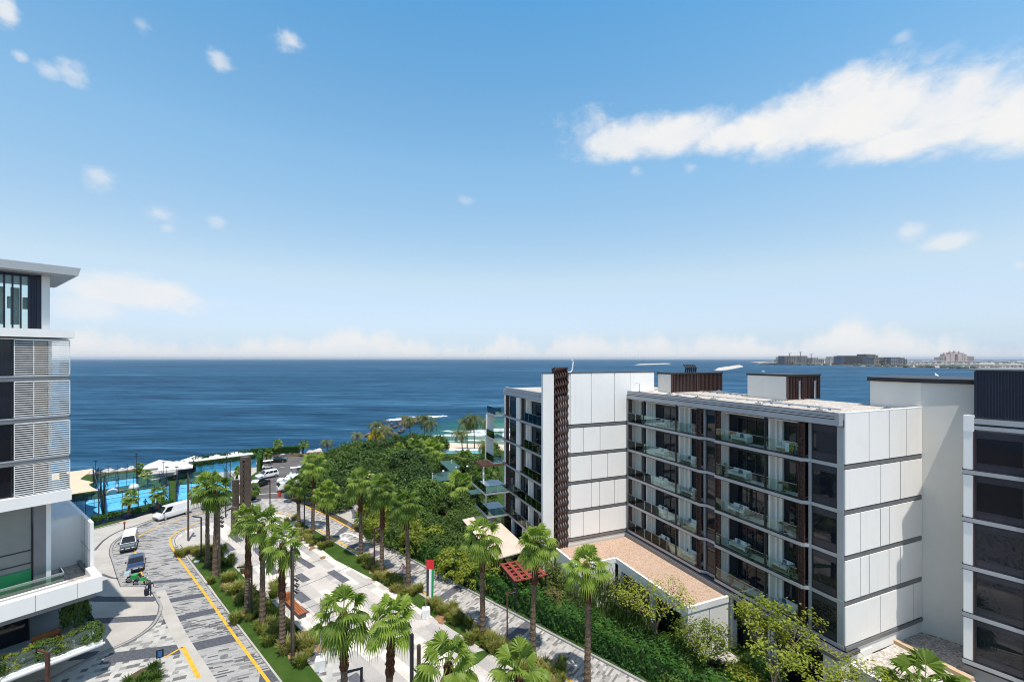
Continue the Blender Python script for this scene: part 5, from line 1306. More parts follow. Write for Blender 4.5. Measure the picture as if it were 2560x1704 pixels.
# ------------------------------------------------------------------ street furniture
def street_lamps():
    def lamp(label, p, h, arm, col, w=.14):
        t = thing('street_lamp', label, 'street lamp', p, 0, 'slim L-shaped street lamps')
        m = MB(); m.box(-w/2, w/2, -w/2, w/2, 0, h); m.build('post', col, t)
        a = Vector(arm); e = a.normalized(); m = MB(); m.beam((e.x*w*.2, e.y*w*.2, h-.05), (a.x, a.y, h+.02), .12, .12); m.build('arm', col, t)
        m = MB(); m.beam((a.x*.45, a.y*.45, h-.11), (a.x*.97, a.y*.97, h-.10), .09, .03); m.build('lamp_panel', M['lamp_glass'], t)
        m = MB(); m.box(-w*.9, w*.9, -w*.9, w*.9, 0, .05); m.build('base', M['dark_metal'], t)
        return t
    def arm_to(p, h, u): # arm length from pixel reach, laid along the road normal
        return None
    L = [(G(503, 1393.6), 1292, (-1.45, .3), 'dark_metal', 'black L-shaped street lamp at the rounded corner of the plaza lawn'),
         (G(629, 1548), 1412.5, (-1.3, -.5), 'dark_metal', 'black L-shaped street lamp between the two palm trunks on the left lawn'),
         (G(1268, 1615), 1481.6, (.85, .5), 'corten', 'rust-coloured street lamp at the kerb of the hedge lane'),
         (G(936, 1423), 1320, (.95, .5), 'corten', 'rust-coloured street lamp near the turn-back arrow of the lane'),
         (G(761, 1319), 1236.5, (1.1, .7), 'dark_metal', 'black street lamp standing between the first two lane palms'),
         (G(675, 1277), 1204, (.9, .5), 'corten', 'rust-coloured street lamp at the car park end of the plaza'),
         (G(564, 1293), 1212, (-.8, .4), 'corten', 'rust-coloured street lamp in front of the perforated towers')]
    for p, vt, arm, c, lab in L:
        h = (HOR + (CAM_H)*FPX/p.y - vt)/FPX*p.y
        lamp(lab, p + Vector((0, 0, .1)), h-.1, arm, M[c])
    q = G(904, 1668, 5.0); lamp('black L-shaped street lamp at the bottom edge between the two near palms', (q.x, q.y, .1), 4.9, (-1.2, -.55), M['dark_metal'], .17)
    q = G(119, 1629, 5.0); lamp('rust-red street lamp at the bottom left beside the glass restaurant terrace', (q.x, q.y, .0), 5.0, (-1.0, .2), M['corten'], .22)
street_lamps()
def light_masts():
    L = [((470.6, 1353), 1181, 'twin dark light mast at the rounded left end of the plaza'), ((547.7, 1446), 1236, 'twin dark light mast beside the second palm of the left lawn'),
         ((731, 1663), 1366, 'twin dark light mast in front of the orange bench')]
    def mast(p, h, lab, gap=.28):
        t = thing('light_mast', lab, 'light mast', p, A3, 'twin dark light masts with spotlights')
        for k, (x, hh) in enumerate(((-gap/2, h), (gap/2, h-.35))):
            m = MB(); m.box(x-.09, x+.09, -.09, .09, 0, hh); m.build('post', M['bronze'] if k else M['dark_metal'], t)
        for zz in (h*.74, h*.69, h*.64):
            m = MB(); m.tube([(gap/2+.08, .0, zz), (gap/2+.28, .12, zz)], .04, 6); m.tube([(gap/2+.26, .1, zz+.05), (gap/2+.5, .28, zz-.12)], [.15, .19], 10); m.build('spotlight', M['dark_metal'], t)
        m = MB()
        for zz in (h*.55, h*.8): m.box(-gap/2, gap/2, -.03, .03, zz, zz+.08)
        m.build('bracket', M['dark_metal'], t)
    for (u, v), vt, lab in L:
        p = G(u, v); h = (v-vt)/FPX*p.y; mast(p, h, lab)
    q = G(1038, 1590, 10.8); mast(Vector((q.x, q.y, .1)), 10.7, 'twin dark light mast rising from the bottom edge between two near palms', .75)
light_masts()
def perforated_towers():
    for (u, v, vt, w, dp, lab) in ((614, 1290, 1142, 1.55, 1.1, 'tallest brown perforated metal tower with diamond openings'), (589, 1290, 1200, .9, .7, 'shorter brown perforated tower left of the tallest one'), (586, 1326, 1268, 1.15, .5, 'lowest brown metal pylon in front of the perforated towers')):
        p = G(u, v); h = (v-vt)/FPX*p.y; t = thing('light_tower', lab, 'sculpture tower', p, -.5)
        m = MB(); m.box(-w/2, -w/2+.08, -dp/2, dp/2, 0, h); m.box(w/2-.08, w/2, -dp/2, dp/2, 0, h); m.box(-w/2+.08, -.05, dp/2-.06, dp/2, 0, h); m.box(-w/2+.08, -.05, -dp/2, -dp/2+.05, 0, h) ; m.build('frame', M['bronze'], t)
        s = MB(); z = .4; x0, x1 = -.05, w/2-.08; st = .85
        while z < h-.9:
            for (za, zb) in ((0, st), (st, 0)): s.beam((x0, -dp/2+.03, z+za), (x1, -dp/2+.03, z+zb), .05, .13)
            z += st
        s.box(x0-.03, x0+.05, -dp/2+.005, -dp/2+.055, 0, h); s.box(x0, x1, -dp/2+.006, -dp/2+.054, 0, .45); s.box(x0, x1, -dp/2+.006, -dp/2+.054, h-.5, h)
        s.build('lattice', M['bronze'], t)
        c = MB(); c.box(-w/2, w/2, -dp/2, dp/2, h, h+.08); c.build('cap', M['bronze'], t)
perforated_towers()
def flags():
    for (u, v, vt, lab, fly) in ((1065, 1541, 1390, 'red, black, white and green flag hanging open on a pole by the lane', True), (801, 1670, 1487, 'narrow furled flag on a pole at the bottom lawn corner', False)):
        p = G(u, v, .12); h = (v-6-vt)/FPX*p.y
        t = thing('flagpole', lab, 'flagpole', p, 0.25)
        m = MB(); m.box(-.42, .42, -.42, .42, 0, .95); m.build('base', M['white_paint'], t, bevel=.02)
        m = MB(); m.tube([(0, 0, .95), (0, 0, h)], [.04, .028], 8); m.build('pole', M['chrome'], t)
        W, H0, H1 = (.82, 2.25, h-.05) if fly else (.75, 2.7, h-.05)
        def X(f, g):   # vertical banner with folds
            if fly: return Vector((.05 + W*f*(1-.12*g), -.06-.10*math.sin(f*7+g*3)*g - .15*g*f, H1 - (H1-H0)*g - .12*f))
            return Vector((.05 + .22*f*(1-.3*g)+.05*math.sin(g*9), -.05-W*f*(.35+.5*g), H1 - (H1-H0)*g - .3*f))
        red = .26
        def patch(f0, f1, g0, g1, mm, nm):
            q = MB(); nf, ng = 5, 14
            for i in range(nf):
                for j in range(ng):
                    a, b = f0+(f1-f0)*i/nf, f0+(f1-f0)*(i+1)/nf; c, d = g0+(g1-g0)*j/ng, g0+(g1-g0)*(j+1)/ng
                    q.quad(X(a, c), X(a, d), X(b, d), X(b, c))
            q.build(nm, mm, t, True)
        patch(0, 1, 0, red, M['flag_red'], 'red_stripe'); patch(0, .34, red, 1, M['flag_black'], 'black_stripe'); patch(.34, .67, red, 1, M['flag_white'], 'white_stripe'); patch(.67, 1, red, 1, M['flag_green'], 'green_stripe')
flags()
def bench():
    a, b = G(714, 1516), G(748, 1551); d = b-a; t = thing('park_bench', 'orange-brown timber bench with an upright end slab on the plaza edge', 'bench', a + Vector((0, 0, .12)), math.atan2(d.y, d.x)); L = d.length
    m = MB()
    for k in range(4): m.box(0, L, -.05+.22*k, .13+.22*k, .48, .56)
    m.build('seat', M['orange_wood'], t)
    m = MB(); m.box(.1, L-.05, .0, .75, 0, .46); m.build('base', M['dark_stone'], t)
    m = MB(); m.box(-.25, .15, .0, .5, 0, 1.4); m.build('end_slab', M['orange_wood'], t)
bench()
def signs():
    p = G(400, 1663); t = thing('road_sign', 'small dark sign panel on a short post at the tip of the planted island', 'sign', p, .5)
    m = MB(); m.tube([(0, 0, 0), (0, 0, 1.2)], .04, 6); m.build('post', M['corten'], t)
    m = MB(); m.box(-.28, .28, -.07, -.03, .75, 1.5); m.build('panel', M['dark_metal'], t, bevel=.01)
    m = MB(); m.box(-.16, .16, -.075, -.071, .85, 1.4); m.build('panel_face', M['court_navy'], t)
    p = G(1007, 1446); h = 1.55; t = thing('warning_sign', 'red-bordered triangular children warning sign seen beside a lane palm', 'road sign', p, .35)
    m = MB(); m.tube([(0, 0, 0), (0, 0, h+.25)], .035, 6); m.build('post', M['corten'], t)
    def tri(s, y, z): return [(-s, y, z-s*.577), (s, y, z-s*.577), (0, y, z+s*1.155)]
    m = MB(); A = tri(.46, -.05, h); B = tri(.46, -.02, h); m.ngon(A); m.ngon(B[::-1])
    for i in range(3): m.quad(A[i], B[i], B[(i+1) % 3], A[(i+1) % 3])
    m.build('border', M['red_paint'], t)
    m = MB(); m.ngon(tri(.31, -.055, h)); m.build('face', M['flag_white'], t)
    m = MB()
    for x in (-.08, .07): m.box(x-.03, x+.03, -.062, -.058, h-.12, h+.06); m.box(x-.025, x+.025, -.062, -.058, h+.08, h+.13)
    m.build('figure', M['dark_metal'], t)
    p = G(311, 1325, .13); t = thing('bollard', 'slim dark bollard with a red head on the pavement behind the parked minivan', 'bollard', p)
    m = MB(); m.box(-.06, .06, -.06, .06, 0, 1.1); m.build('post', M['corten'], t)
    m = MB(); m.box(-.11, .11, -.11, .11, 1.1, 1.4); m.build('head', M['red_paint'], t)
    p = G(699, 1241); t = thing('parking_barrier', 'red barrier post with raised yellow arm at the car park entrance', 'barrier', p, .1)
    m = MB(); m.box(-.2, .2, -.2, .2, 0, 1.15); m.build('cabinet', M['red_paint'], t, bevel=.02)
    m = MB(); m.box(-.22, .22, -.22, .22, 1.15, 1.28); m.build('cap', M['dark_metal'], t)
    m = MB(); m.beam((-.1, 0, 1.0), (-.55, .1, 1.9), .07, .07); m.beam((-.55, .1, 1.9), (1.0, .6, 2.0), .07, .07); m.build('arm', M['yellow_paint'], t)
    p = G(492, 1404.5, .16); t = thing('ground_light', 'small white box light on the lawn corner by the kerb', 'light', p, .2)
    m = MB(); m.box(-.3, .3, -.15, .15, 0, .22); m.build('box', M['white_paint'], t); m = MB(); m.box(-.26, .26, -.16, -.152, .04, .18); m.build('lens', M['lamp_glass'], t)
    a, b = G(560, 1476, .18), G(590, 1462, .18); d = b-a; t = thing('lawn_sign', 'white ground board with a green square lying on the left lawn', 'sign', (a+b)/2, math.atan2(d.y, d.x))
    m = MB(); m.box(-d.length/2, d.length/2, -.55, .55, 0, .08); m.build('board', M['white_paint'], t); m = MB(); m.box(-.5, .45, -.35, .2, .081, .09); m.build('panel', M['flag_green'], t)
signs()
def planters():
    # hedge planters and blue boxes in front of the near court
    runs = [((231, 1316), (270, 1306), 'clipped hedge in a long planter at the corner of the white wing'), ((272, 1305), (309, 1297), 'clipped hedge planter left of the first blue planter box'), ((336, 1294), (382, 1279), 'clipped hedge planter between the two small potted palms'), ((404, 1272), (436, 1265), 'clipped hedge planter behind the white van'), ((476, 1262), (502, 1256), 'clipped hedge planter behind the palm trunks near the silver car')]
    random.seed(21)
    for (a, b, lab) in runs:
        p, q = G(*a), G(*b); d = q-p; L = d.length; t = thing('hedge_planter', lab, 'planter', p, math.atan2(d.y, d.x))
        m = MB(); m.box(0, L, 0, .9, 0, .5); m.build('box', M['planter_blue'], t)
        m = MB()
        for i in range(int(L*210)):
            x = random.uniform(0, L); y = random.uniform(-.1, 1.0); z = random.uniform(.35, 1.5 + .15*math.sin(x*3)); s = random.uniform(.08, .16); a1 = random.uniform(0, 6.28); tl = random.uniform(-.6, .6)
            c, sn = math.cos(a1)*s, math.sin(a1)*s; m.quad((x-c, y-sn, z), (x+sn*.5, y-c*.5, z-s*.6+tl*s), (x+c, y+sn, z), (x-sn*.5, y+c*.5, z+s*.6-tl*s))
        m.build('hedge', M['leaf_hedge'], t)
    for (a, b, lab) in (((310, 1299), (336, 1292), 'dark blue planter box holding the left small palm'), ((383, 1279), (404, 1272), 'dark blue planter box holding the right small palm'), ((503, 1256), (540, 1250), 'dark blue planter box behind the silver car'),
                        ((628, 1246), (641, 1243), 'blue planter box at the foot of the tallest perforated tower'), ((711, 1246), (730, 1244), 'blue planter box at the car park entrance'), ((733, 1244), (775, 1238), 'long blue planter box behind the first lane palm')):
        p, q = G(*a), G(*b); d = q-p; t = thing('planter_box', lab, 'planter', p, math.atan2(d.y, d.x), 'dark blue planter boxes')
        m = MB(); L = d.length; m.box(0, L, 0, .08, 0, .95); m.box(0, L, 1.1, 1.18, 0, .95); m.box(0, .08, .08, 1.1, 0, .95); m.box(L-.08, L, .08, 1.1, 0, .95); m.build('box', M['planter_blue'], t)
        m = MB(); m.box(.08, L-.08, .08, 1.1, .0, .85); m.build('soil', M['soil'], t)
planters()

# ------------------------------------------------------------------ vehicles
def ring(x, w, zb, zs, zt, tuck=.9, n=1):
    """cross-section of a car body: w half width, zb sill, zs shoulder, zt top"""
    return [(x, -w*.86, zb), (x, w*.86, zb), (x, w*.99, zb+.14), (x, w, zs*.55+zb*.45), (x, w*.97, zs), (x, w*tuck, zt), (x, -w*tuck, zt), (x, -w*.97, zs), (x, -w, zs*.55+zb*.45), (x, -w*.99, zb+.14)]
def vehicle(name, label, cat, col, L, W, body, cabin, zroof, rw=.33, axles=None, loc=None, rz=0, group=None, plate=True, roofcol=None, cargo=False):
    """body: (x, half width, sill z, shoulder z, top z) stations from rear to front; cabin: (x_rear_base, x_rear_top, x_front_top, x_front_base, belt z)"""
    t = thing(name, label, cat, loc, rz, group)
    m = MB(); m.loft([ring(*s) for s in body]); o = m.build('body', col, t, True, bevel=.02)
    try: o.data.polygons.foreach_set('use_smooth', [False]*len(o.data.polygons))
    except Exception: pass
    xrb, xrt, xft, xfb, zb = cabin; w0, w1 = W/2*.93, W/2*.76
    c = MB()
    def sec(xb, xt, k): return [(xb, -w0*k, zb-.03), (xb, w0*k, zb-.03), (xt, w1*k, zroof-.05), (xt, w1*.8*k, zroof), (xt, -w1*.8*k, zroof), (xt, -w1*k, zroof-.05)]
    c.loft([sec(xrb, xrt, .97), sec(xrb+.1, xrt+.08, 1), sec((xrb+xfb)/2, (xrt+xft)/2, 1.01), sec(xfb-.1, xft-.06, 1), sec(xfb, xft, .97)])
    c.build('roof', roofcol or col, t)
    g = MB(); f = .14; e = .012
    def P(x0, x1, h, s):     # point on the cabin flank: base x0, top x1, height h
        ww = w0 + (w1-w0)*h + e; return (x0 + (x1-x0)*h, s*ww*1.012, zb + (zroof-.06-zb)*h)
    for s in (-1, 1):
        xs = [0.06, .36, .40, .68, .72, .95] if xfb-xrb > 2.2 else [.06, .47, .53, .94]
        if cargo: xs = xs[-2:]
        for a, b in zip(xs[::2], xs[1::2]):
            pa0, pa1 = xrb+(xfb-xrb)*a, xrt+(xft-xrt)*a; pb0, pb1 = xrb+(xfb-xrb)*b, xrt+(xft-xrt)*b
            q = [P(pa0, pa1, .12, s), P(pb0, pb1, .12, s), P(pb0, pb1, .88, s), P(pa0, pa1, .88, s)]
            g.quad(*(q if s < 0 else q[::-1]))
    for (xb, xt, sg) in ((xfb, xft, 1), (xrb, xrt, -1)):
        k = .90
        q = [(xb+(xt-xb)*.08+sg*.02, -w0*k, zb+(zroof-zb)*.08), (xb+(xt-xb)*.08+sg*.02, w0*k, zb+(zroof-zb)*.08), (xb+(xt-xb)*.9+sg*.02, w1*k, zb+(zroof-zb)*.9), (xb+(xt-xb)*.9+sg*.02, -w1*k, zb+(zroof-zb)*.9)]
        g.quad(*(q if sg > 0 else q[::-1]))
    g.build('window', M['car_glass'], t)
    ax = axles or (body[0][0]+.78, body[-1][0]-.82)
    for x in ax:
        for s in (-1, 1):
            y = s*(W/2-.12); m = MB(); m.disc((x, y, rw), (0, 1, 0), rw, .22, 18); wh = m.build('wheel', M['tyre'], t)
            m = MB(); m.disc((x, y+s*.115, rw), (0, 1, 0), rw*.62, .012, 14); m.build('rim', M['chrome'], wh)
    xf, xr = body[-1][0], body[0][0]; zf = body[-1][3]
    for s in (-1, 1):
        m = MB(); m.box(xf-.20, xf+.015, s*W*.31-.16, s*W*.31+.16, zf-.15, zf-.0); m.build('headlight', M['lamp_glass'], t)
        m = MB(); zr = body[0][3]; m.box(xr-.015, xr+.15, s*W*.36-.12, s*W*.36+.12, zr-.14, zr+.06); m.build('tail_light', M['tail_red'], t)
        m = MB(); m.box(xfb-.35, xfb-.15, s*(W/2)*1.0, s*(W/2+.18), zb+.02, zb+.2); m.build('mirror', M['car_black'], t)
    m = MB(); m.box(xf-.02, xf+.02, -W*.24, W*.24, zf-.28, zf-.08); m.build('grille', M['car_black'], t)
    m = MB(); m.box(xf-.05, xf+.025, -W*.44, W*.44, body[-1][2]+.0, body[-1][2]+.2); m.box(xr-.025, xr+.05, -W*.44, W*.44, body[0][2]+.0, body[0][2]+.2); m.build('bumper', M['car_black'], t)
    m = MB(); m.box(xf+.02, xf+.035, -.26, .26, body[-1][2]+.2, body[-1][2]+.32); m.box(xr-.035, xr-.02, -.26, .26, body[0][2]+.3, body[0][2]+.42); m.build('number_plate', M['white_paint'], t)
    return t
def head(hx, hy): return math.atan2(hy, hx)
def sedan_shape(): return [(-2.3, .78, .32, .80, .92), (-2.15, .88, .25, .85, 1.0), (-1.3, .92, .22, .88, 1.02), (.6, .92, .22, .86, .98), (1.6, .90, .22, .80, .90), (2.15, .84, .26, .68, .78), (2.32, .70, .34, .62, .66)]
def suv_shape(): return [(-2.35, .84, .38, .98, 1.08), (-2.2, .94, .32, 1.0, 1.12), (.8, .96, .30, .98, 1.10), (2.0, .94, .30, .92, 1.03), (2.32, .88, .34, .86, .92), (2.42, .78, .42, .78, .82)]
def hatch_shape(): return [(-1.95, .78, .34, .86, .95), (-1.8, .86, .27, .9, 1.0), (.7, .87, .24, .86, .98), (1.6, .84, .24, .76, .86), (1.95, .74, .30, .64, .70)]
def van_shape(): return [(-2.68, .90, .36, 1.15, 1.3), (-2.5, .95, .30, 1.15, 1.3), (1.6, .95, .28, 1.10, 1.26), (2.35, .92, .28, .98, 1.14), (2.62, .84, .32, .84, .96), (2.70, .74, .40, .74, .8)]
def vehicles():
    # white delivery van
    v = Vector((-.43, -.90)); left = Vector((.90, -.43)); c = Vector((-59.6, 78.6)) - left*.85
    vehicle('delivery_van', 'long white high-roof delivery van driving beside the blue courts', 'van', M['car_white'], 5.4, 1.9, van_shape(), (-2.66, -2.6, 1.25, 2.1, 1.22), 2.25, .34, (-1.75, 1.55), (c.x, c.y, .02), head(*v), cargo=True)
    c = Vector((-55.65, 64.3)) - Vector((.6, -.8))*2.5; vehicle('parked_minivan', 'parked dark-fronted minivan with white roof in the kerb bay', 'minivan', M['car_grey'], 5.0, 1.9, van_shape(), (-2.66, -2.62, .9, 2.05, 1.2), 1.95, .34, (-1.7, 1.6), (c.x, c.y, .02), head(.6, -.8), None, roofcol=M['car_white'])
    c = Vector((-49.3, 58.1)) - Vector((.62, -.785))*2.3; vehicle('parked_sedan', 'parked dark blue sedan between the minivan and the motorbikes', 'car', M['car_navy'], 4.6, 1.85, sedan_shape(), (-1.75, -1.05, .25, 1.05, .98), 1.44, .33, None, (c.x, c.y, .02), head(.62, -.785))
    c = Vector((-56.1, 84.3)); vehicle('silver_car', 'silver car on the bend partly hidden behind two palm trunks', 'car', M['car_silver'], 4.6, 1.85, suv_shape(), (-2.1, -1.7, .3, 1.15, 1.06), 1.65, .35, None, (c.x, c.y, .02), head(-.69, -.72))
    c = Vector((-35.4, 83.6)); vehicle('red_hatchback', 'dark red hatchback driving away on the lane by the paved bay', 'car', M['car_red'], 3.9, 1.72, hatch_shape(), (-1.85, -1.45, .2, .95, .96), 1.52, .31, None, (c.x, c.y, .02), head(-.68, .73))
    p = G(668, 1194); vehicle('white_suv', 'white sport utility car facing the camera in the car park', 'car', M['car_white'], 4.8, 1.95, suv_shape(), (-2.25, -1.95, .45, 1.2, 1.08), 1.78, .37, None, (p.x, p.y, .03), head(-.62, -.78), 'cars in the car park')
    p = G(694, 1154.5); vehicle('black_sedan', 'black saloon car parked sideways at the sea end of the car park', 'car', M['car_black'], 4.7, 1.85, sedan_shape(), (-1.75, -1.05, .25, 1.05, .98), 1.45, .33, None, (p.x, p.y, .03), head(-.98, -.2), 'cars in the car park')
    p = G(648, 1215); vehicle('black_suv', 'black sport utility car parked behind the tallest perforated tower', 'car', M['car_black'], 4.6, 1.9, suv_shape(), (-2.25, -1.9, .4, 1.2, 1.08), 1.72, .36, None, (p.x, p.y, .03), head(.2, .98), 'cars in the car park')
    p = G(722, 1206); vehicle('white_suv', 'white car parked nose-out beside the white box truck', 'car', M['car_white'], 4.7, 1.9, suv_shape(), (-2.25, -1.9, .4, 1.2, 1.08), 1.7, .36, None, (p.x, p.y, .03), head(-.93, -.35), 'cars in the car park')
    p = G(759, 1200); vehicle('white_suv', 'white car at the right edge of the car park half under the trees', 'car', M['car_white'], 4.7, 1.9, suv_shape(), (-2.25, -1.9, .4, 1.2, 1.08), 1.7, .36, None, (p.x, p.y, .03), head(-.9, -.3), 'cars in the car park')
    p = G(768, 1172); vehicle('dark_car', 'dark car parked under the trees at the back of the car park', 'car', M['car_grey'], 4.6, 1.85, sedan_shape(), (-1.75, -1.05, .25, 1.05, .98), 1.45, .33, None, (p.x, p.y, .03), head(-.9, -.3), 'cars in the car park')
    # small box truck seen end-on
    p = G(722, 1226); t = thing('box_truck', 'small white box truck parked by the blue planters at the car park entrance', 'truck', (p.x, p.y, .03), head(-.75, -.66))
    m = MB(); m.box(-2.6, .9, -.95, .95, .75, 2.7); m.build('cargo_box', M['car_white'], t, bevel=.04)
    m = MB(); m.loft([ring(.95, .88, .4, 1.2, 1.95, .85), ring(1.7, .88, .4, 1.2, 1.95, .85), ring(2.1, .86, .4, 1.1, 1.3, .85), ring(2.25, .8, .45, .9, 1.1, .85)]); m.build('cab', M['car_white'], t)
    m = MB(); m.quad((1.76, -.72, 1.88), (2.13, -.74, 1.32), (2.13, .74, 1.32), (1.76, .72, 1.88)); m.build('window', M['car_glass'], t)
    m = MB(); m.box(-2.5, 2, -.4, .4, .45, .75); m.build('chassis', M['car_black'], t)
    for x in (-1.8, 1.4):
        for s in (-1, 1): m = MB(); m.disc((x, s*.8, .38), (0, 1, 0), .38, .24, 16); m.build('wheel', M['tyre'], t)
    # golf carts
    def cart(p, rz, lab):
        t = thing('golf_cart', lab, 'golf cart', p, rz, 'golf carts in the car park')
        m = MB(); m.box(-1.2, 1.25, -.6, .6, .25, .55); m.hexa([(.75, -.58, .55), (1.25, -.5, .55), (1.25, .5, .55), (.75, .58, .55), (.75, -.5, .95), (.95, -.42, .95), (.95, .42, .95), (.75, .5, .95)]); m.build('body', M['car_white'], t)
        m = MB(); m.box(-.8, -.2, -.52, .52, .55, .8); m.box(-.9, -.75, -.52, .52, .8, 1.25); m.build('seat', M['cushion_grey'], t)
        m = MB()
        for x, y in ((-1.1, -.55), (-1.1, .55), (.8, -.52), (.8, .52)): m.tube([(x, y, .5), (x*.9, y, 1.9)], .025, 6)
        m.build('roof_post', M['dark_metal'], t)
        m = MB(); m.box(-1.25, 1.05, -.65, .65, 1.9, 1.98); m.build('roof', M['canvas'], t, bevel=.03)
        for x in (-.85, .85):
            for s in (-1, 1): m = MB(); m.disc((x, s*.55, .24), (0, 1, 0), .24, .18, 14); m.build('wheel', M['tyre'], t)
    p = G(669, 1170); cart(p + Vector((0, 0, .03)), head(-.8, -.5), 'golf cart with pale canopy beside the green screen, behind the white car')
    p = G(637, 1226); cart(p + Vector((0, 0, .03)), head(-.3, .9), 'golf cart with white canopy tucked behind the perforated tower')
    p = G(738, 1188); cart(p + Vector((0, 0, .03)), head(-.8, -.5), 'beige golf cart between the white cars under the palm')
vehicles()
def motorbikes():
    def bike(p, rz, lab, col, box, boxcol):
        t = thing('motorbike', lab, 'motorbike', p, rz)
        for x in (-.62, .65):
            m = MB(); pts = [(x + .29*math.cos(a), 0, .31 + .29*math.sin(a)) for a in [2*math.pi*k/18 for k in range(19)]]; m.tube(pts, .055, 7); w = m.build('wheel', M['tyre'], t)
            m = MB(); m.disc((x, 0, .31), (0, 1, 0), .20, .03, 14); m.build('rim', M['chrome'], w)
        m = MB(); m.loft([[(-.25+x, y*w, z+h*c) for y, c in ((-1, 0), (1, 0), (.8, 1), (-.8, 1))] for (x, w, z, h) in ((.0, .10, .62, .2), (.25, .15, .60, .32), (.5, .14, .62, .34), (.72, .08, .68, .24))]); m.hexa([(.5, -.12, .55), (.72, -.06, .6), (.72, .06, .6), (.5, .12, .55), (.42, -.14, .95), (.66, -.08, 1.0), (.66, .08, 1.0), (.42, .14, .95)]); m.build('fairing', col, t)
        m = MB(); m.hexa([(-.75, -.12, .68), (.02, -.13, .66), (.02, .13, .66), (-.75, .12, .68), (-.75, -.09, .80), (.0, -.10, .76), (.0, .10, .76), (-.75, .09, .80)]); m.build('seat', M['cloth_dark'], t)
        m = MB(); m.box(-.25, .3, -.13, .13, .25, .6); m.tube([(-.2, -.16, .3), (-.8, -.18, .42)], .05, 8); m.build('engine', M['chrome'], t)
        m = MB(); m.tube([(.65, .07, .31), (.5, .07, .95)], .025, 6); m.tube([(.65, -.07, .31), (.5, -.07, .95)], .025, 6); m.tube([(.42, -.36, 1.05), (.5, -.1, 1.0), (.5, .1, 1.0), (.42, .36, 1.05)], .018, 6); m.tube([(-.62, .09, .31), (-.1, .09, .4)], .025, 6); m.build('frame', M['dark_metal'], t)
        for s in (-1, 1): m = MB(); m.tube([(.47, s*.28, 1.03), (.5, s*.32, 1.22)], .01, 5); m.disc((.49, s*.33, 1.25), (1, 0, .2), .07, .02, 10); m.build('mirror', M['dark_metal'], t)
        m = MB(); m.box(.66, .76, -.09, .09, .82, .97); m.build('headlight', M['lamp_glass'], t)
        m = MB(); m.box(-1.02, -.50, -.27, .27, .84, 1.36); b = m.build('delivery_box', box, t, bevel=.02)
        m = MB(); m.box(-.96, -.56, -.21, .21, 1.361, 1.37); m.build('box_lid', boxcol, b)
    bike(G(353, 1462, .02), head(.98, .12), 'green delivery motorbike with green box, in front of the dark blue sedan', M['bike_green'], M['bike_green'], M['bike_green'])
    bike(G(337, 1453, .02), head(.95, .3), 'motorbike with a white delivery box with a blue lid, behind the green one', M['cloth_dark'], M['car_white'], M['bag_blue'])
motorbikes()
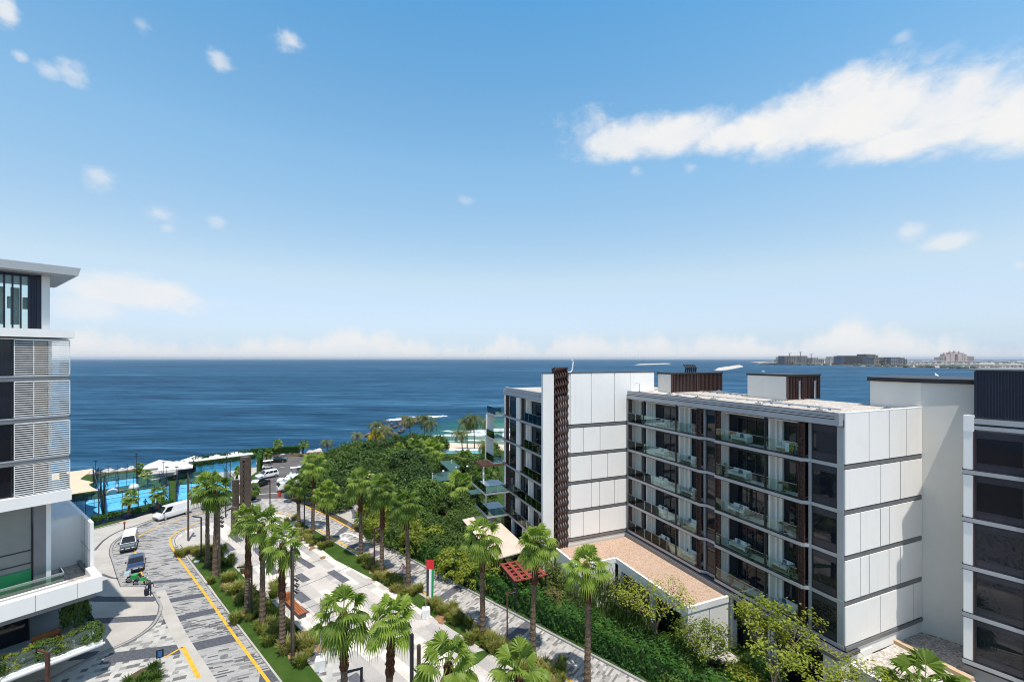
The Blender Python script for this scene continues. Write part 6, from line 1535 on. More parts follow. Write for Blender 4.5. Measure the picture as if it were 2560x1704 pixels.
def people():
    def figure(label, p, rz, legs=.22, top=None, trousers=None, h=1.72, arm_out=.1):
        t = thing('person', label, 'person', p, rz)
        s = h/1.72
        me = bpy.data.meshes.new('body'); V = []; E = []; R = []
        def v(x, y, z, r): V.append((x*s, y*s, z*s)); R.append(r*s); return len(V)-1
        pel = v(0, 0, .93, .15); wa = v(.02, 0, 1.10, .13); ch = v(.03, 0, 1.30, .155); nk = v(.03, 0, 1.47, .06); hd = v(.05, 0, 1.60, .095); tp = v(.05, 0, 1.68, .07)
        E += [(pel, wa), (wa, ch), (ch, nk), (nk, hd), (hd, tp)]
        for sg in (-1, 1):
            hp = v(0, .10*sg, .86, .10); kn = v(legs*sg*.5+.05, .10*sg, .48, .068); an = v(legs*sg, .10*sg, .08, .048); to = v(legs*sg+.16, .11*sg, .04, .038)
            E += [(pel, hp), (hp, kn), (kn, an), (an, to)]
            sh = v(.02, .19*sg, 1.40, .062); el = v(-legs*sg*.4, (.24+arm_out)*sg, 1.13, .045); wr = v(-legs*sg*.6+.12, (.25+arm_out)*sg, .90, .034)
            hn = v(-legs*sg*.6+.15, (.25+arm_out)*sg, .83, .032); E += [(ch, sh), (sh, el), (el, wr), (wr, hn)]
        me.from_pydata(V, E, []); o = bpy.data.objects.new('body', me); link(o, t)
        sk = o.modifiers.new('skin', 'SKIN'); sk.use_smooth_shade = True
        for i, r in enumerate(R): me.skin_vertices[0].data[i].radius = (r, r)
        me.skin_vertices[0].data[0].use_root = True
        sb = o.modifiers.new('sub', 'SUBSURF'); sb.levels = 1; sb.render_levels = 2
        me.materials.append(trousers or M['cloth_dark'])
        m = MB(); m.lathe([(.165*s, .90*s), (.175*s, 1.05*s), (.19*s, 1.28*s), (.16*s, 1.42*s), (.07*s, 1.48*s)], 12, (.02*s, 0, 0)); m.build('shirt', top or M['cloth_pink'], t, True)
        m = MB(); m.lathe([(.115*s, 1.58*s), (.12*s, 1.66*s), (.08*s, 1.74*s), (.005, 1.765*s)], 12, (.035*s, 0, 0)); m.build('hair', M['hair'], t, True)
        m = MB(); m.lathe([(.05*s, 1.5*s), (.085*s, 1.55*s), (.1*s, 1.62*s), (.08*s, 1.68*s)], 12, (.075*s, 0, 0)); m.box(.16*s, .185*s, -.015, .015, 1.585*s, 1.615*s); m.build('face', M['skin'], t, True)
        return t
    p = G(374, 1486, .13); figure('person in dark clothes walking along the kerb beside the motorbikes with a dark round bag', p, -1.0, .2, M['cloth_dark'], M['cloth_dark'])
    q = G(366, 1487, .13); t = thing('suitcase', 'dark round-cornered wheeled bag beside the walking person', 'suitcase', q, -.6)
    m = MB(); m.box(-.26, .26, -.18, .18, .08, .72); m.build('body', M['cloth_dark'], t, bevel=.07); m = MB(); m.tube([(-.12, .17, .7), (-.12, .17, 1.0), (.12, .17, 1.0), (.12, .17, .7)], .015, 6); m.build('handle', M['chrome'], t)
    for x in (-.2, .2): m = MB(); m.disc((x, 0, .05), (0, 1, 0), .05, .04, 10); m.build('wheel', M['tyre'], t)
    for (u, v, a, lab) in ((266.5, 1217, .3, 'player in dark clothes on the left half of the far blue court'), (292, 1208, 2.2, 'player on the right half of the far blue court'), (363, 1269, 1.2, 'player standing on the near blue court behind the hedge planter')):
        figure(lab, G(u, v, .06), a, .18, M['court_navy'], M['cloth_dark'], 1.75, .25)
people()

# ------------------------------------------------------------------ palms
def fan_leaf(mb, o, az, el, stalk, R, rng, droop=.35, nseg=19):
    """one fan leaf: stalk from o, pleated blade whose finger tips droop"""
    d = Vector((math.cos(az)*math.cos(el), math.sin(az)*math.cos(el), math.sin(el)))
    side = Vector((-math.sin(az), math.cos(az), 0)); up = side.cross(d) * -1
    if up.z < 0 and el > -1.0: up = -up
    sag = -.10*stalk*math.cos(el)
    hub = o + d*stalk + Vector((0, 0, sag))
    w = .025; mid = o + d*stalk*.5 + Vector((0, 0, sag*.2))
    for a, b in ((o, mid), (mid, hub)): mb.quad(a-side*w, a+side*w, b+side*w, b-side*w); 
    f = max(0., min(1., (1.3-el)/2.1)); tilt = -.05-.45*f+rng.uniform(-.2, .15); ax = (d*math.cos(tilt) + up*math.sin(tilt)).normalized(); nrm = side.cross(ax)
    if nrm.z < 0: nrm = -nrm
    span = 1.95
    def at(a, r, z): # the blade arches down towards its sides
        return hub + ax*(r*math.cos(a)) + side*(r*math.sin(a)) + nrm*(z - .22*r*abs(math.sin(a))**1.5) - Vector((0, 0, .16*r*r/R))
    pts = [at(-span + 2*span*i/nseg, R*(.52 + .10*math.cos(-span + 2*span*i/nseg)), .045*R*(1 if i % 2 else -1)) for i in range(nseg+1)]
    for i in range(nseg):
        a = -span + 2*span*(i+.5)/nseg; k = (.84+.16*math.cos(a))*(1.0+rng.uniform(-.08, .08)); m = at(a, R*.80*k, 0) - Vector((0, 0, R*droop*.18)); w = side*(.030*R*math.cos(a)) - ax*(.030*R*math.sin(a))
        tip = at(a, R*.98*k, 0) - Vector((rng.uniform(-.05, .05), rng.uniform(-.05, .05), R*droop*(.55+.6*rng.random())))
        base = len(mb.v); mb.v += [tuple(hub), tuple(pts[i]), tuple(pts[i+1]), tuple(m-w), tuple(m+w), tuple(tip)]
        mb.f += [(base, base+1, base+2), (base+1, base+3, base+4, base+2), (base+3, base+5, base+4)]; mb.m += [mb.mi]*3
def fan_crown(seed, n=34, stalk=1.15, R=.95, low=-.75):
    rng = random.Random(seed); g = MB(); dead = MB()
    for i in range(n):
        f = (i+.5)/n; el = 1.35 - (1.35-low)*f**.85 + rng.uniform(-.12, .12); az = i*2.39996 + rng.uniform(-.3, .3)
        fan_leaf(g, Vector((0, 0, .25-.45*f)), az, el, stalk*rng.uniform(.75, 1.15)*(.7+.4*f), R*rng.uniform(.82, 1.12), rng, .16+.5*f)
    for i in range(7):
        az = i*2.39996*1.3; fan_leaf(dead, Vector((0, 0, -.35)), az, -1.15+rng.uniform(-.15, .15), .55, .6, rng, .6, 9)
    return g.mesh('crown', M['palm_leaf']), dead.mesh('dead_skirt', M['dead_leaf'])
CROWNS = [fan_crown(s, n, st, R, lo) for s, n, st, R, lo in ((1, 25, 1.35, 1.22, -.75), (2, 21, 1.5, 1.28, -.9), (3, 28, 1.25, 1.15, -.6), (4, 20, 1.5, 1.25, -.55), (5, 23, 1.4, 1.2, -1.0))]
def trunk_mesh(seed, h, r0=.30, r1=.19, boots=.28):
    rng = random.Random(seed); n = 26; pts = []; rad = []; hb = h*(1-boots)
    bend = rng.uniform(-.5, .5); b2 = rng.uniform(-.35, .35)
    def axis(z): f = z/h; return Vector((bend*f*f, b2*f*f*(1-f)*2, z))
    for i in range(n+1):
        z = hb*i/n; f = z/h; pts.append(axis(z)); rad.append((r0*(1-f)+r1*f + (.16*math.exp(-z*2.2)))*(1+.07*(1 if i % 2 else -1)))
    t = MB(); t.tube(pts, rad, 10)
    b = MB(); pts = []; rad = []
    for i in range(15):
        z = hb-.02 + (h-hb+.15)*i/14; pts.append(axis(min(z, h)) + Vector((0, 0, max(0, z-h)))); f = z/h; rad.append((r0*(1-f)+r1*f+.05)*(1.22 if i % 2 else .98))
    b.tube(pts, rad, 9)
    for i in range(int(70*boots*h/3)):         # old leaf bases sticking out
        z = rng.uniform(hb, h); a = rng.uniform(0, 6.28); p = axis(z); r = r1+.06; d = Vector((math.cos(a), math.sin(a), 0)); s = Vector((-math.sin(a), math.cos(a), 0))*.06
        q = p + d*r*.9; e = p + d*(r+rng.uniform(.08, .2)) + Vector((0, 0, rng.uniform(.1, .28))); b.tri(q-s, q+s, e)
    return t.mesh('trunk', M['trunk'], False), b.mesh('leaf_base_sheath', M['boots'], False), axis(h)
def fan_palm(label, base, h, k, rz, boots=.28, cs=1.0, r0=.30, grp='fan palms along the two roads'):
    t = thing('fan_palm', label, 'palm tree', base, rz, grp)
    tm, bm, top = trunk_mesh(int(base.x*7+base.y*3) % 991, h, r0, r0*.64, boots)
    obj('trunk', tm, t); o = obj('leaf_base_sheath', bm, t)
    for nm, me in zip(('crown', 'dead_skirt'), CROWNS[k % 5]): c = obj(nm, me, t); c.location = top + Vector((0, 0, .1)); c.scale = (cs,)*3; c.rotation_euler = (0, 0, rz*1.7)
    return t
def palms():
    P = [ # base pixel, crown pixel height, boots share, crown scale, label
        (519, 1412, 1212, .12, 1.25, 'fan palm farthest along the left lawn, at the lawn tip by the rounded kerb'),
        (537, 1437, 1226, .12, 1.15, 'fan palm next to the farthest one on the left lawn, crowns touching'),
        (618, 1529, 1296, .62, 1.05, 'fan palm with a shaggy brown upper trunk beside the black lamp of the left lawn'),
        (656, 1567, 1308, .35, 1.08, 'fan palm between the shaggy one and the one by the orange bench'),
        (706, 1626, 1362, .5, 1.1, 'fan palm on the left lawn directly left of the orange bench'),
        (747, 1315, 1210, .45, 1.05, 'shortest lane palm, near the car park entrance'),
        (781.6, 1331, 1160, .6, 1.15, 'tall dark-trunked lane palm rising in front of the parked white cars'),
        (820.4, 1364, 1232, .12, 1.2, 'lane palm with a wide drooping crown in front of the red hatchback'),
        (902, 1391, 1202, .4, 1.15, 'lane palm in front of the paved bay and tan hut'),
        (954, 1440, 1222, .45, 1.2, 'lane palm in front of the dark trees, right of the tan hut'),
        (1021.5, 1479, 1255, .3, 1.15, 'lane palm behind the warning sign'),
        (1207, 1590, 1335, .35, 1.1, 'pale-crowned lane palm against the beige awning'),
        (1331.5, 1643.7, 1358, .35, 1.15, 'lane palm in front of the white fin wall and red pergola'),
        (1468, 1716, 1412, .3, 1.05, 'nearest lane palm, in front of the pink gravel roof')]
    for i, (u, v, vc, bt, cs, lab) in enumerate(P):
        b = G(u, v, .12); h = (v-vc)/FPX*b.y; fan_palm(lab, b, h, i, i*1.3, bt, cs*.86)
    for i, (u, v, zc, lab) in enumerate(((861, 1532, 10.0, 'near fan palm whose crown hides the furled flag, left of the bottom pair'), (968, 1543, 10.0, 'near fan palm with the broadest crown in the middle of the plaza foreground'),
                                         (1125, 1650, 9.6, 'near fan palm at the bottom edge beside the twin dark posts'), (1284, 1688, 9.6, 'fan palm crown cut by the bottom edge, right of the plaza'))):
        q = G(u, v, zc); fan_palm(lab, Vector((q.x, q.y, .1)), zc-.1, i+1, 2.1*i+.4, .4, .92)
    q = G(2312, 1712, 6.0); fan_palm('fan palm at the bottom right corner in front of the pale gravel terrace', Vector((q.x, q.y, .0)), 6.0, 1, .8, .3, 1.15)
    for i, (u, v, vc, lab) in enumerate(((322, 1284, 1238, 'small palm in the blue box left of the white van, yellowish crown'), (393, 1270, 1229, 'small palm in the blue box just behind the white van'),
                                         (694, 1136, 1106, 'small palm against the sea at the left back of the car park'), (757, 1133, 1107, 'small yellow-green palm against the sea at the right back of the car park'),
                                         (666, 1150, 1128, 'small pale palm in the green screen beside the golf cart'), (722, 1245, 1212, 'low palm in the blue box at the car park entrance'),
                                         (634, 1243, 1217, 'low palm in the blue box at the foot of the tallest tower'), (592, 1196, 1172, 'small palm in front of the blue kiosk wall'), (372, 1205, 1182, 'small dark palm in the turf between the two far courts'), (348, 1185, 1165, 'small yellowish palm by the sea wall rocks'))):
        b = G(u, v, .85); h = max(.8, (v-vc)/FPX*b.y - .3); fan_palm(lab, b, h, i, i*.9, .7, .62 if h < 2.5 else .7, .16, 'small palms in boxes around the courts and car park')
    for i, (u, vc, h, cs, lab) in enumerate(((1036, 1116, 4.5, 1.3, 'garden fan palm in front of the beach, left of the big one'), (1083, 1122, 5.0, 1.7, 'big bushy garden fan palm right below the surf'), (1148, 1212, 4.0, 1.5, 'garden fan palm between the front green sail and the awning'),
                                             (1204, 1198, 4.5, 1.6, 'garden fan palm beside the lowest corner balcony'), (1000, 1120, 3.0, 1.0, 'low fan palm at the edge of the dark trees below the yellow tree'), (1160, 1145, 3.0, 1.2, 'garden fan palm behind the green sails near the pool'))):
        Y = (CAM_H-h)*FPX/(vc-HOR); fan_palm(lab, Vector(((u-CXP)/FPX*Y, Y, .05)), h, i+1, i*1.1, .4, cs, .2, 'fan palms in the garden')
palms()

def coco_crown(seed, n=20):
    rng = random.Random(seed); g = MB()
    for i in range(n):
        f = (i+.5)/n; el = 1.25-1.7*f+rng.uniform(-.15, .15); az = i*2.39996+rng.uniform(-.2, .2); L = rng.uniform(2.1, 2.9)
        d = Vector((math.cos(az), math.sin(az), 0)); s = Vector((-math.sin(az), math.cos(az), 0)); p = Vector((0, 0, 0)); e = el; N = 11; pts = [p.copy()]
        for k in range(N): p = p + (d*math.cos(e) + Vector((0, 0, math.sin(e))))*L/N; e -= .16+.05*rng.random(); pts.append(p.copy())
        for k in range(1, N):
            ll = .62*math.sin(math.pi*(.12+.8*k/N))+.12
            for sg in (-1, 1):
                for jj in (0, .5):
                    a = pts[k].lerp(pts[k+1], jj); t = (pts[k+1]-pts[k]).normalized(); tip = a + s*sg*ll*.8 + t*ll*.5 - Vector((0, 0, ll*(.45+.3*rng.random()))); w = t*.045
                    g.tri(a-w, a+w, tip)
            g.quad(pts[k-1]-s*.03, pts[k-1]+s*.03, pts[k]+s*.02, pts[k]-s*.02)
    return g.mesh('crown', M['coco_leaf'])
COCO = [coco_crown(11), coco_crown(12, 16), coco_crown(13, 24)]
def coconuts():
    L = [(938, 1062, 7, 1.0, 'feathery palm left of the yellow-flowered tree, against the sea'), (966, 1074, 6, .95, 'feathery palm right behind the yellow-flowered tree'), (1027, 1047, 8.5, .85, 'slender feathery palm beside the rocky point'),
         (1062, 1046, 8, 1.05, 'left one of the feathery palm pair in front of the surf'), (1078, 1056, 7, 1.0, 'right one of the feathery palm pair in front of the surf'), (1186, 1045, 9.5, 1.15, 'tallest feathery palm in front of the beach'),
         (1168, 1056, 8, 1.0, 'feathery palm just left of the tallest one at the beach'), (1221, 1052, 8, 1.0, 'feathery palm beside the corner balconies'), (1156, 1082, 6, .9, 'lower feathery palm at the beach edge left of the tallest one'),
         (892, 1088, 5, .75, 'small feathery palm on the left crest of the dark trees'), (818, 1104, 3.5, .65, 'pale dry feathery palm at the left end of the dark trees'), (1214, 1110, 4.5, .9, 'low feathery palm beside the striped sun louvre')]
    for i, (u, vc, h, cs, lab) in enumerate(L):
        Y = (CAM_H-h)*FPX/(vc-HOR); b = Vector(((u-CXP)/FPX*Y, Y, 0)); t = thing('coconut_palm', lab, 'palm tree', b, i*1.7, 'feathery palms by the beach')
        rng = random.Random(i); m = MB(); bx, by = rng.uniform(-.8, .8), rng.uniform(-.5, .5); m.tube([(bx*f*f, by*f*f, h*f) for f in (0, .2, .4, .6, .8, 1)], [.2, .15, .14, .13, .12, .12], 8); m.build('trunk', M['trunk'], t)
        c = obj('crown', COCO[i % 3], t); c.location = (bx, by, h); c.scale = (cs*1.6,)*3
coconuts()

# ------------------------------------------------------------------ broadleaf trees, shrubs, hedges
def leaf_quad(mb, p, n, s, rng):
    """one pointed leaf at p facing roughly n"""
    n = (n + Vector((rng.uniform(-.5, .5), rng.uniform(-.5, .5), rng.uniform(-.35, .5)))).normalized()
    a = n.orthogonal().normalized(); b = n.cross(a); t = rng.uniform(0, 6.28); u = (a*math.cos(t) + b*math.sin(t))*s; w = (a*-math.sin(t) + b*math.cos(t))*s*.55
    i = len(mb.v); mb.v += [tuple(p-u), tuple(p-w*.9+n*s*.15), tuple(p+u), tuple(p+w*.9+n*s*.15)]; mb.f.append((i, i+1, i+2, i+3)); mb.m.append(mb.mi)
def crown_mesh(seed, R, H, nclump, per, leaf, m, gap=.0, base=.0, name='crown'):
    """leaf clumps spread through an uneven dome of radius R and height H"""
    rng = random.Random(seed); mb = MB()
    lob = [(rng.uniform(0, 6.28), rng.uniform(.1, .9), rng.uniform(.75, 1.15)) for _ in range(7)]
    for c in range(nclump):
        a = rng.uniform(0, 6.28); ph = math.asin(rng.uniform(-.15, 1.0)); rr = rng.uniform(.55, 1.0)**.6
        k = 1.0
        for la, lp, lr in lob:
            dd = math.cos(a-la)*math.cos(ph-lp)
            if dd > .8: k = max(k*.9, lr)
        q = Vector((R*rr*k*math.cos(a)*math.cos(ph), R*rr*k*math.sin(a)*math.cos(ph), base + H*(.18+.82*rr*k*max(math.sin(ph), -.1))))
        cr = R*rng.uniform(.16, .30); out = Vector((q.x/R, q.y/R, (q.z-base-H*.3)/H)).normalized()
        for l in range(per):
            v = Vector((rng.gauss(0, .5), rng.gauss(0, .5), rng.gauss(0, .42)))*cr
            n = (v.normalized()*1.3 + out*.7 + Vector((0, 0, .35))).normalized()
            leaf_quad(mb, q+v, n, leaf*rng.uniform(.7, 1.3), rng)
    return mb.mesh(name, m)
def limb_mesh(seed, h, R, n=6, r0=.14):
    rng = random.Random(seed); mb = MB(); mb.tube([(0, 0, 0), (.05, .03, h*.3), (0.02, -.05, h*.55)], [r0*1.3, r0, r0*.75], 7)
    for i in range(n):
        a = i*2.4+rng.uniform(-.4, .4); z0 = h*rng.uniform(.25, .55); L = R*rng.uniform(.5, .85); mb.tube([(0, 0, z0), (L*.45*math.cos(a), L*.45*math.sin(a), z0+h*.2), (L*math.cos(a+.2), L*math.sin(a+.2), z0+h*rng.uniform(.25, .42))], [r0*.55, r0*.35, r0*.12], 5)
    return mb.mesh('trunk', M['bark'])
KINDS = {}
def kind(name, m, R, H, nc, per, leaf, nvar=3, base=.6):
    KINDS[name] = [(crown_mesh(hash_(name)+i, R, H, nc, per, leaf, m, base=base), limb_mesh(hash_(name)+i, H*.9+base, R)) for i in range(nvar)]
def hash_(s): return sum(ord(c)*(i+3) for i, c in enumerate(s)) % 500
kind('dark', M['leaf_dark'], 3.0, 4.0, 95, 46, .24, 5)
kind('mid', M['leaf_mid'], 2.6, 3.6, 80, 38, .21, 4)
kind('light', M['leaf_light'], 2.0, 3.2, 48, 34, .16, 3)
kind('mixed', M['leaf_mixed'], 2.2, 3.0, 100, 30, .13, 2)
kind('yellow', M['leaf_yellow'], 1.6, 2.8, 60, 24, .16, 1)
KIND_BASE = {'dark': 4.6, 'mid': 4.2, 'light': 3.8, 'mixed': 3.6, 'yellow': 3.4}
def tree(u, vt, h, k, label, grp=None, wide=1.0, i=[0], name='garden_tree', z=0.0):
    i[0] += 1; n = i[0]; Y = (CAM_H-h-z)*FPX/(vt-HOR); s = h/KIND_BASE[k]
    t = thing(name, label, 'tree', ((u-CXP)/FPX*Y, Y, .02+z), n*1.1, grp, (s*wide, s*wide, s))
    me, tr = KINDS[k][n % len(KINDS[k])]; obj('crown', me, t); obj('trunk', tr, t)
    return t
def trees():
    D = 'dense dark green bushy tree in the thicket between car park and beach'
    g = 'dark trees of the thicket by the sea'
    for (u, v) in ((812, 1134), (838, 1120), (865, 1111), (893, 1103), (925, 1099), (962, 1094), (995, 1085), (1030, 1084), (1062, 1087), (1093, 1088),
                   (795, 1150), (826, 1142), (858, 1133), (890, 1128), (922, 1125), (955, 1122), (985, 1124), (1015, 1128), (1050, 1135),
                   (790, 1176), (820, 1168), (850, 1160), (882, 1155), (915, 1152), (948, 1150), (980, 1150), (1010, 1152), (1042, 1158),
                   (800, 1200), (832, 1194), (865, 1190), (935, 1182), (968, 1180), (1000, 1180), (1030, 1186), (1060, 1196),
                   (845, 1222), (945, 1210), (978, 1210), (1010, 1213), (1045, 1222)):
        q = (u*7+v*3) % 10; w = .95+.07*(q % 4)
        if q in (3, 6): tree(u, v, 4.4, 'mid', 'lighter green bushy tree inside the dark thicket by the sea', 'lighter trees inside the dark thicket', w)
        else: tree(u, v, 3.6 + .28*q, 'dark', D, g, w)
    m = 'rounded mid green shrub in the garden around the green shade sails'; mg = 'mid green garden shrubs'
    for (u, v) in ((1118, 1136), (1150, 1136), (1185, 1136), (1215, 1134), (1140, 1142), (1175, 1145), (1208, 1158), (1096, 1162), (1076, 1160), (1180, 1180), (1165, 1190), (1130, 1208), (1105, 1212), (1060, 1238), (1085, 1232), (1040, 1248), (1010, 1240), (975, 1240), (1115, 1232), (1160, 1235), (1224, 1104), (1205, 1180), (1222, 1150), (1228, 1175), (1212, 1200), (1200, 1215), (1232, 1124), (1232, 1106)):
        tree(u, v, 3.6, 'mid', m, mg, 1.05)
    m2 = 'mid green shrub filling the garden behind the lane hedge'; g2 = 'shrubs behind the lane hedge'
    for (u, v) in ((945, 1290), (985, 1275), (1020, 1285), (1055, 1275), (1085, 1285), (1110, 1310), (1150, 1330), (1075, 1325), (1035, 1320), (1000, 1310), (1130, 1365), (1180, 1375), (1100, 1340)):
        if (u//5+v//5) % 2: tree(u, v, 3.9, 'light', 'light green leafy tree behind the lane hedge', 'light trees behind the lane hedge', 1.1)
        else: tree(u, v, 3.4, 'mid', m2, g2)
    for (u, v, h) in ((1690, 1600, 2.4), (1730, 1640, 2.3), (1780, 1655, 2.2), (1830, 1670, 2.2), (1870, 1690, 2.0), (1700, 1660, 2.0), (1760, 1695, 1.9), (1640, 1590, 2.4), (1600, 1570, 2.4), (1905, 1640, 2.4)):
        tree(u, v, h, 'dark', 'low dark green shrub filling the bed between the lane hedge and the low white building', 'low shrubs by the white low building', 1.2)
    for (u, v, h) in ((1180, 1268, 2.6), (1160, 1290, 2.8), (1135, 1275, 2.6), (1200, 1330, 2.6), (1225, 1360, 2.6), (1190, 1240, 2.6), (1170, 1255, 2.6), (1215, 1245, 2.4)):
        tree(u, v, h, 'mid', 'mid green shrub growing around the beige awning', 'shrubs around the beige awning', 1.1)
    tree(941, 1072, 5.2, 'yellow', 'tree covered in yellow blossom on the crest of the dark thicket')
    tree(870, 1200, 3.6, 'dark', 'small round tree standing on the paved bay beside the red hatchback')
    for (u, v, h, lab) in ((918, 1258, 4.2, 'yellow-green shrub between the paved bay and the hedge'), (962, 1262, 4.2, 'yellow-green tree behind the first stretch of the lane hedge'), (1030, 1300, 4.0, 'pale green tree behind the hedge, left of the open flag'), (1075, 1308, 4.2, 'pale green tree behind the hedge above the open flag'),
                           (1240, 1398, 3.6, 'bright green shrub beside the red pergola'), (1170, 1400, 3.2, 'pale twiggy shrub under the pale-crowned lane palm')):
        tree(u, v, h, 'light', lab)
    for (u, v, h, lab) in ((1300, 1398, 3.8, 'shrub with green and reddish leaves in front of the white fin wall'), (1348, 1400, 3.8, 'shrub with reddish leaves behind the lane palm trunk'), (1400, 1410, 3.8, 'green and rust coloured shrub at the corner of the pink gravel roof'), (1440, 1450, 3.4, 'low rusty green shrub beside the nearest lane palm'), (1390, 1470, 3.0, 'dull green shrub above the hedge left of the nearest lane palm')):
        tree(u, v, h, 'mixed', lab)
trees()

def airy_tree(u, vb, Y, h, R, m, label, seed, dens=1.0, weep=0.0, z=0.0):
    """open crown: forked limbs carrying leaf sprays with sky between them"""
    rng = random.Random(seed); X = (u-CXP)/FPX*Y
    t = thing('garden_tree', label, 'tree', (X, Y, z)); tr = MB(); lf = MB(); ends = []
    def grow(p, d, L, r, lev):
        q = p + d*L; mid = p.lerp(q, .5) + Vector((rng.uniform(-.08, .08), rng.uniform(-.08, .08), 0))*L
        tr.tube([p, mid, q], [r, r*.85, r*.68], 5, False)
        if lev == 0: ends.append((q, d)); return
        for k in range(3 if lev > 1 else 2):
            a = rng.uniform(0, 6.28); dd = (d + Vector((math.cos(a), math.sin(a), rng.uniform(-.1, .5)))*rng.uniform(.45, .9)).normalized(); grow(q, dd, L*rng.uniform(.62, .85), r*.62, lev-1)
        if lev <= 2: ends.append((q, d))
    for s in range(3): grow(Vector((.1*s, .05*s, 0)), Vector((rng.uniform(-.3, .3)*R/2, rng.uniform(-.3, .3), 1)).normalized(), h*.30, .07, 3)
    for q, d in ends:
        for l in range(int(15*dens)):
            v = Vector((rng.gauss(0, 1), rng.gauss(0, 1), rng.gauss(0, .8)))*.26
            if weep:
                k = rng.random()**.7*weep; v = Vector((rng.gauss(0, .22)+d.x*k*.3, rng.gauss(0, .22)+d.y*k*.3, -k)); p = q+v; w = .035
                i = len(lf.v); a = rng.uniform(0, 6.28); c, s2 = math.cos(a)*w, math.sin(a)*w; L = rng.uniform(.25, .5); lf.v += [(p.x-c, p.y-s2, p.z), (p.x+c, p.y+s2, p.z), (p.x+c*.3+d.x*.1, p.y+s2*.3+d.y*.1, p.z-L)]; lf.f.append((i, i+1, i+2)); lf.m.append(0)
            else: leaf_quad(lf, q+v, Vector((0, 0, .7))+d*.5, rng.uniform(.08, .15), rng)
    top = max(q[2] for q in lf.v); k = h/top; t.scale = (k, k, k)
    lf.build('crown', m, t); tr.build('trunk', M['bark'], t); return t
def airy_trees():
    airy_tree(1525, 0, 46.5, 5.6, 2, M['leaf_mid'], 'drooping feathery green tree in front of the slatted opening of the white low building', 31, 2.4, 1.7)
    airy_tree(1590, 0, 45.0, 4.3, 2, M['leaf_mid'], 'second drooping feathery shrub just right of the larger one', 32, 1.8, 1.3)
    airy_tree(1640, 0, 41.5, 7.6, 2, M['leaf_light'], 'tall open tree reaching above the pink gravel roof edge', 33, 1.0)
    airy_tree(1765, 0, 38.0, 5.8, 2, M['leaf_light'], 'thin light green tree against the white side wall of the low building', 34, 1.3)
    airy_tree(1955, 0, 34.0, 9.3, 3, M['leaf_light'], 'big yellow-green open tree in front of the lowest corner balconies', 35, 2.3)
    airy_tree(2125, 0, 31.0, 7.4, 2, M['leaf_light'], 'light green sprig of a tree at the foot of the white panelled end wall', 36, 1.4)
    airy_tree(2225, 0, 29.5, 8.2, 2, M['leaf_light'], 'sparse tree in front of the pale gravel terrace', 37, .7)
    airy_tree(1850, 0, 36.0, 3.4, 2, M['leaf_light'], 'low leafy shrub between the thin tree and the big yellow-green tree', 38, .9)
airy_trees()

def hedges():
    rng = random.Random(5)
    def hedge(name, label, fn, L, W, H, dens, leaf, m, wob=.25):
        a = fn(0, 0); t = thing(name, label, 'hedge', (a.x, a.y, 0)); mb = MB(); core = MB()
        def P(s, w, z): p = fn(s, w); return Vector((p.x-a.x, p.y-a.y, z))
        N = int(L/1.0)
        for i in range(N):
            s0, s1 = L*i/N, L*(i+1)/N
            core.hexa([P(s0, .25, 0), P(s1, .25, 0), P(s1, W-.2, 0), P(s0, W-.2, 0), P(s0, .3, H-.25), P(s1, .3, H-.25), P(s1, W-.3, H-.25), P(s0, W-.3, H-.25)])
        def lump(s, w): return wob*(math.sin(s*.9)+math.sin(s*2.3+w*1.7)+math.sin(s*5.1+w*4))*.5
        for i in range(int(L*(H+W)*dens)):
            s = rng.uniform(0, L); f = rng.random()
            if f < H/(H+W): z = rng.uniform(.05, H); w = rng.uniform(-.05, .3)+lump(s, z)*.5; n = Vector((-.68, -.73, .3))
            else: w = rng.uniform(0, W); z = H + lump(s, w) + rng.uniform(-.25, .1); n = Vector((0, 0, 1))
            leaf_quad(mb, P(s, w, z), n, leaf*rng.uniform(.7, 1.3), rng)
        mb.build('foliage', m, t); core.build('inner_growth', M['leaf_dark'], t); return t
    hedge('lane_hedge', 'long dense dark green hedge along the far side of the lane', lambda s, w: TN(-54+s, 36.35+w), 68, 2.6, 2.3, 60, .16, M['leaf_hedge'])
    a, b = G(640, 1147), G(753, 1139); d = (b-a).normalized(); n = Vector((-d.y, d.x, 0))
    hedge('clipped_hedge', 'low hedge row against the sea at the back of the car park', lambda s, w: a + Vector((-4, 4, 0)) + d*s + n*w, 13, 1.2, 1.9, 60, .18, M['leaf_hedge'], .1)
    a2, b2 = G(653, 1178), G(659, 1150); d2 = (b2-a2).normalized(); n2 = Vector((-d2.y, d2.x, 0))
    hedge('clipped_hedge', 'tall green screen of leaves between the kiosk and the golf cart', lambda s, w: a2 + d2*s + n2*w, (b2-a2).length*.8, 1.2, 3.4, 40, .18, M['leaf_hedge'], .1)
hedges()

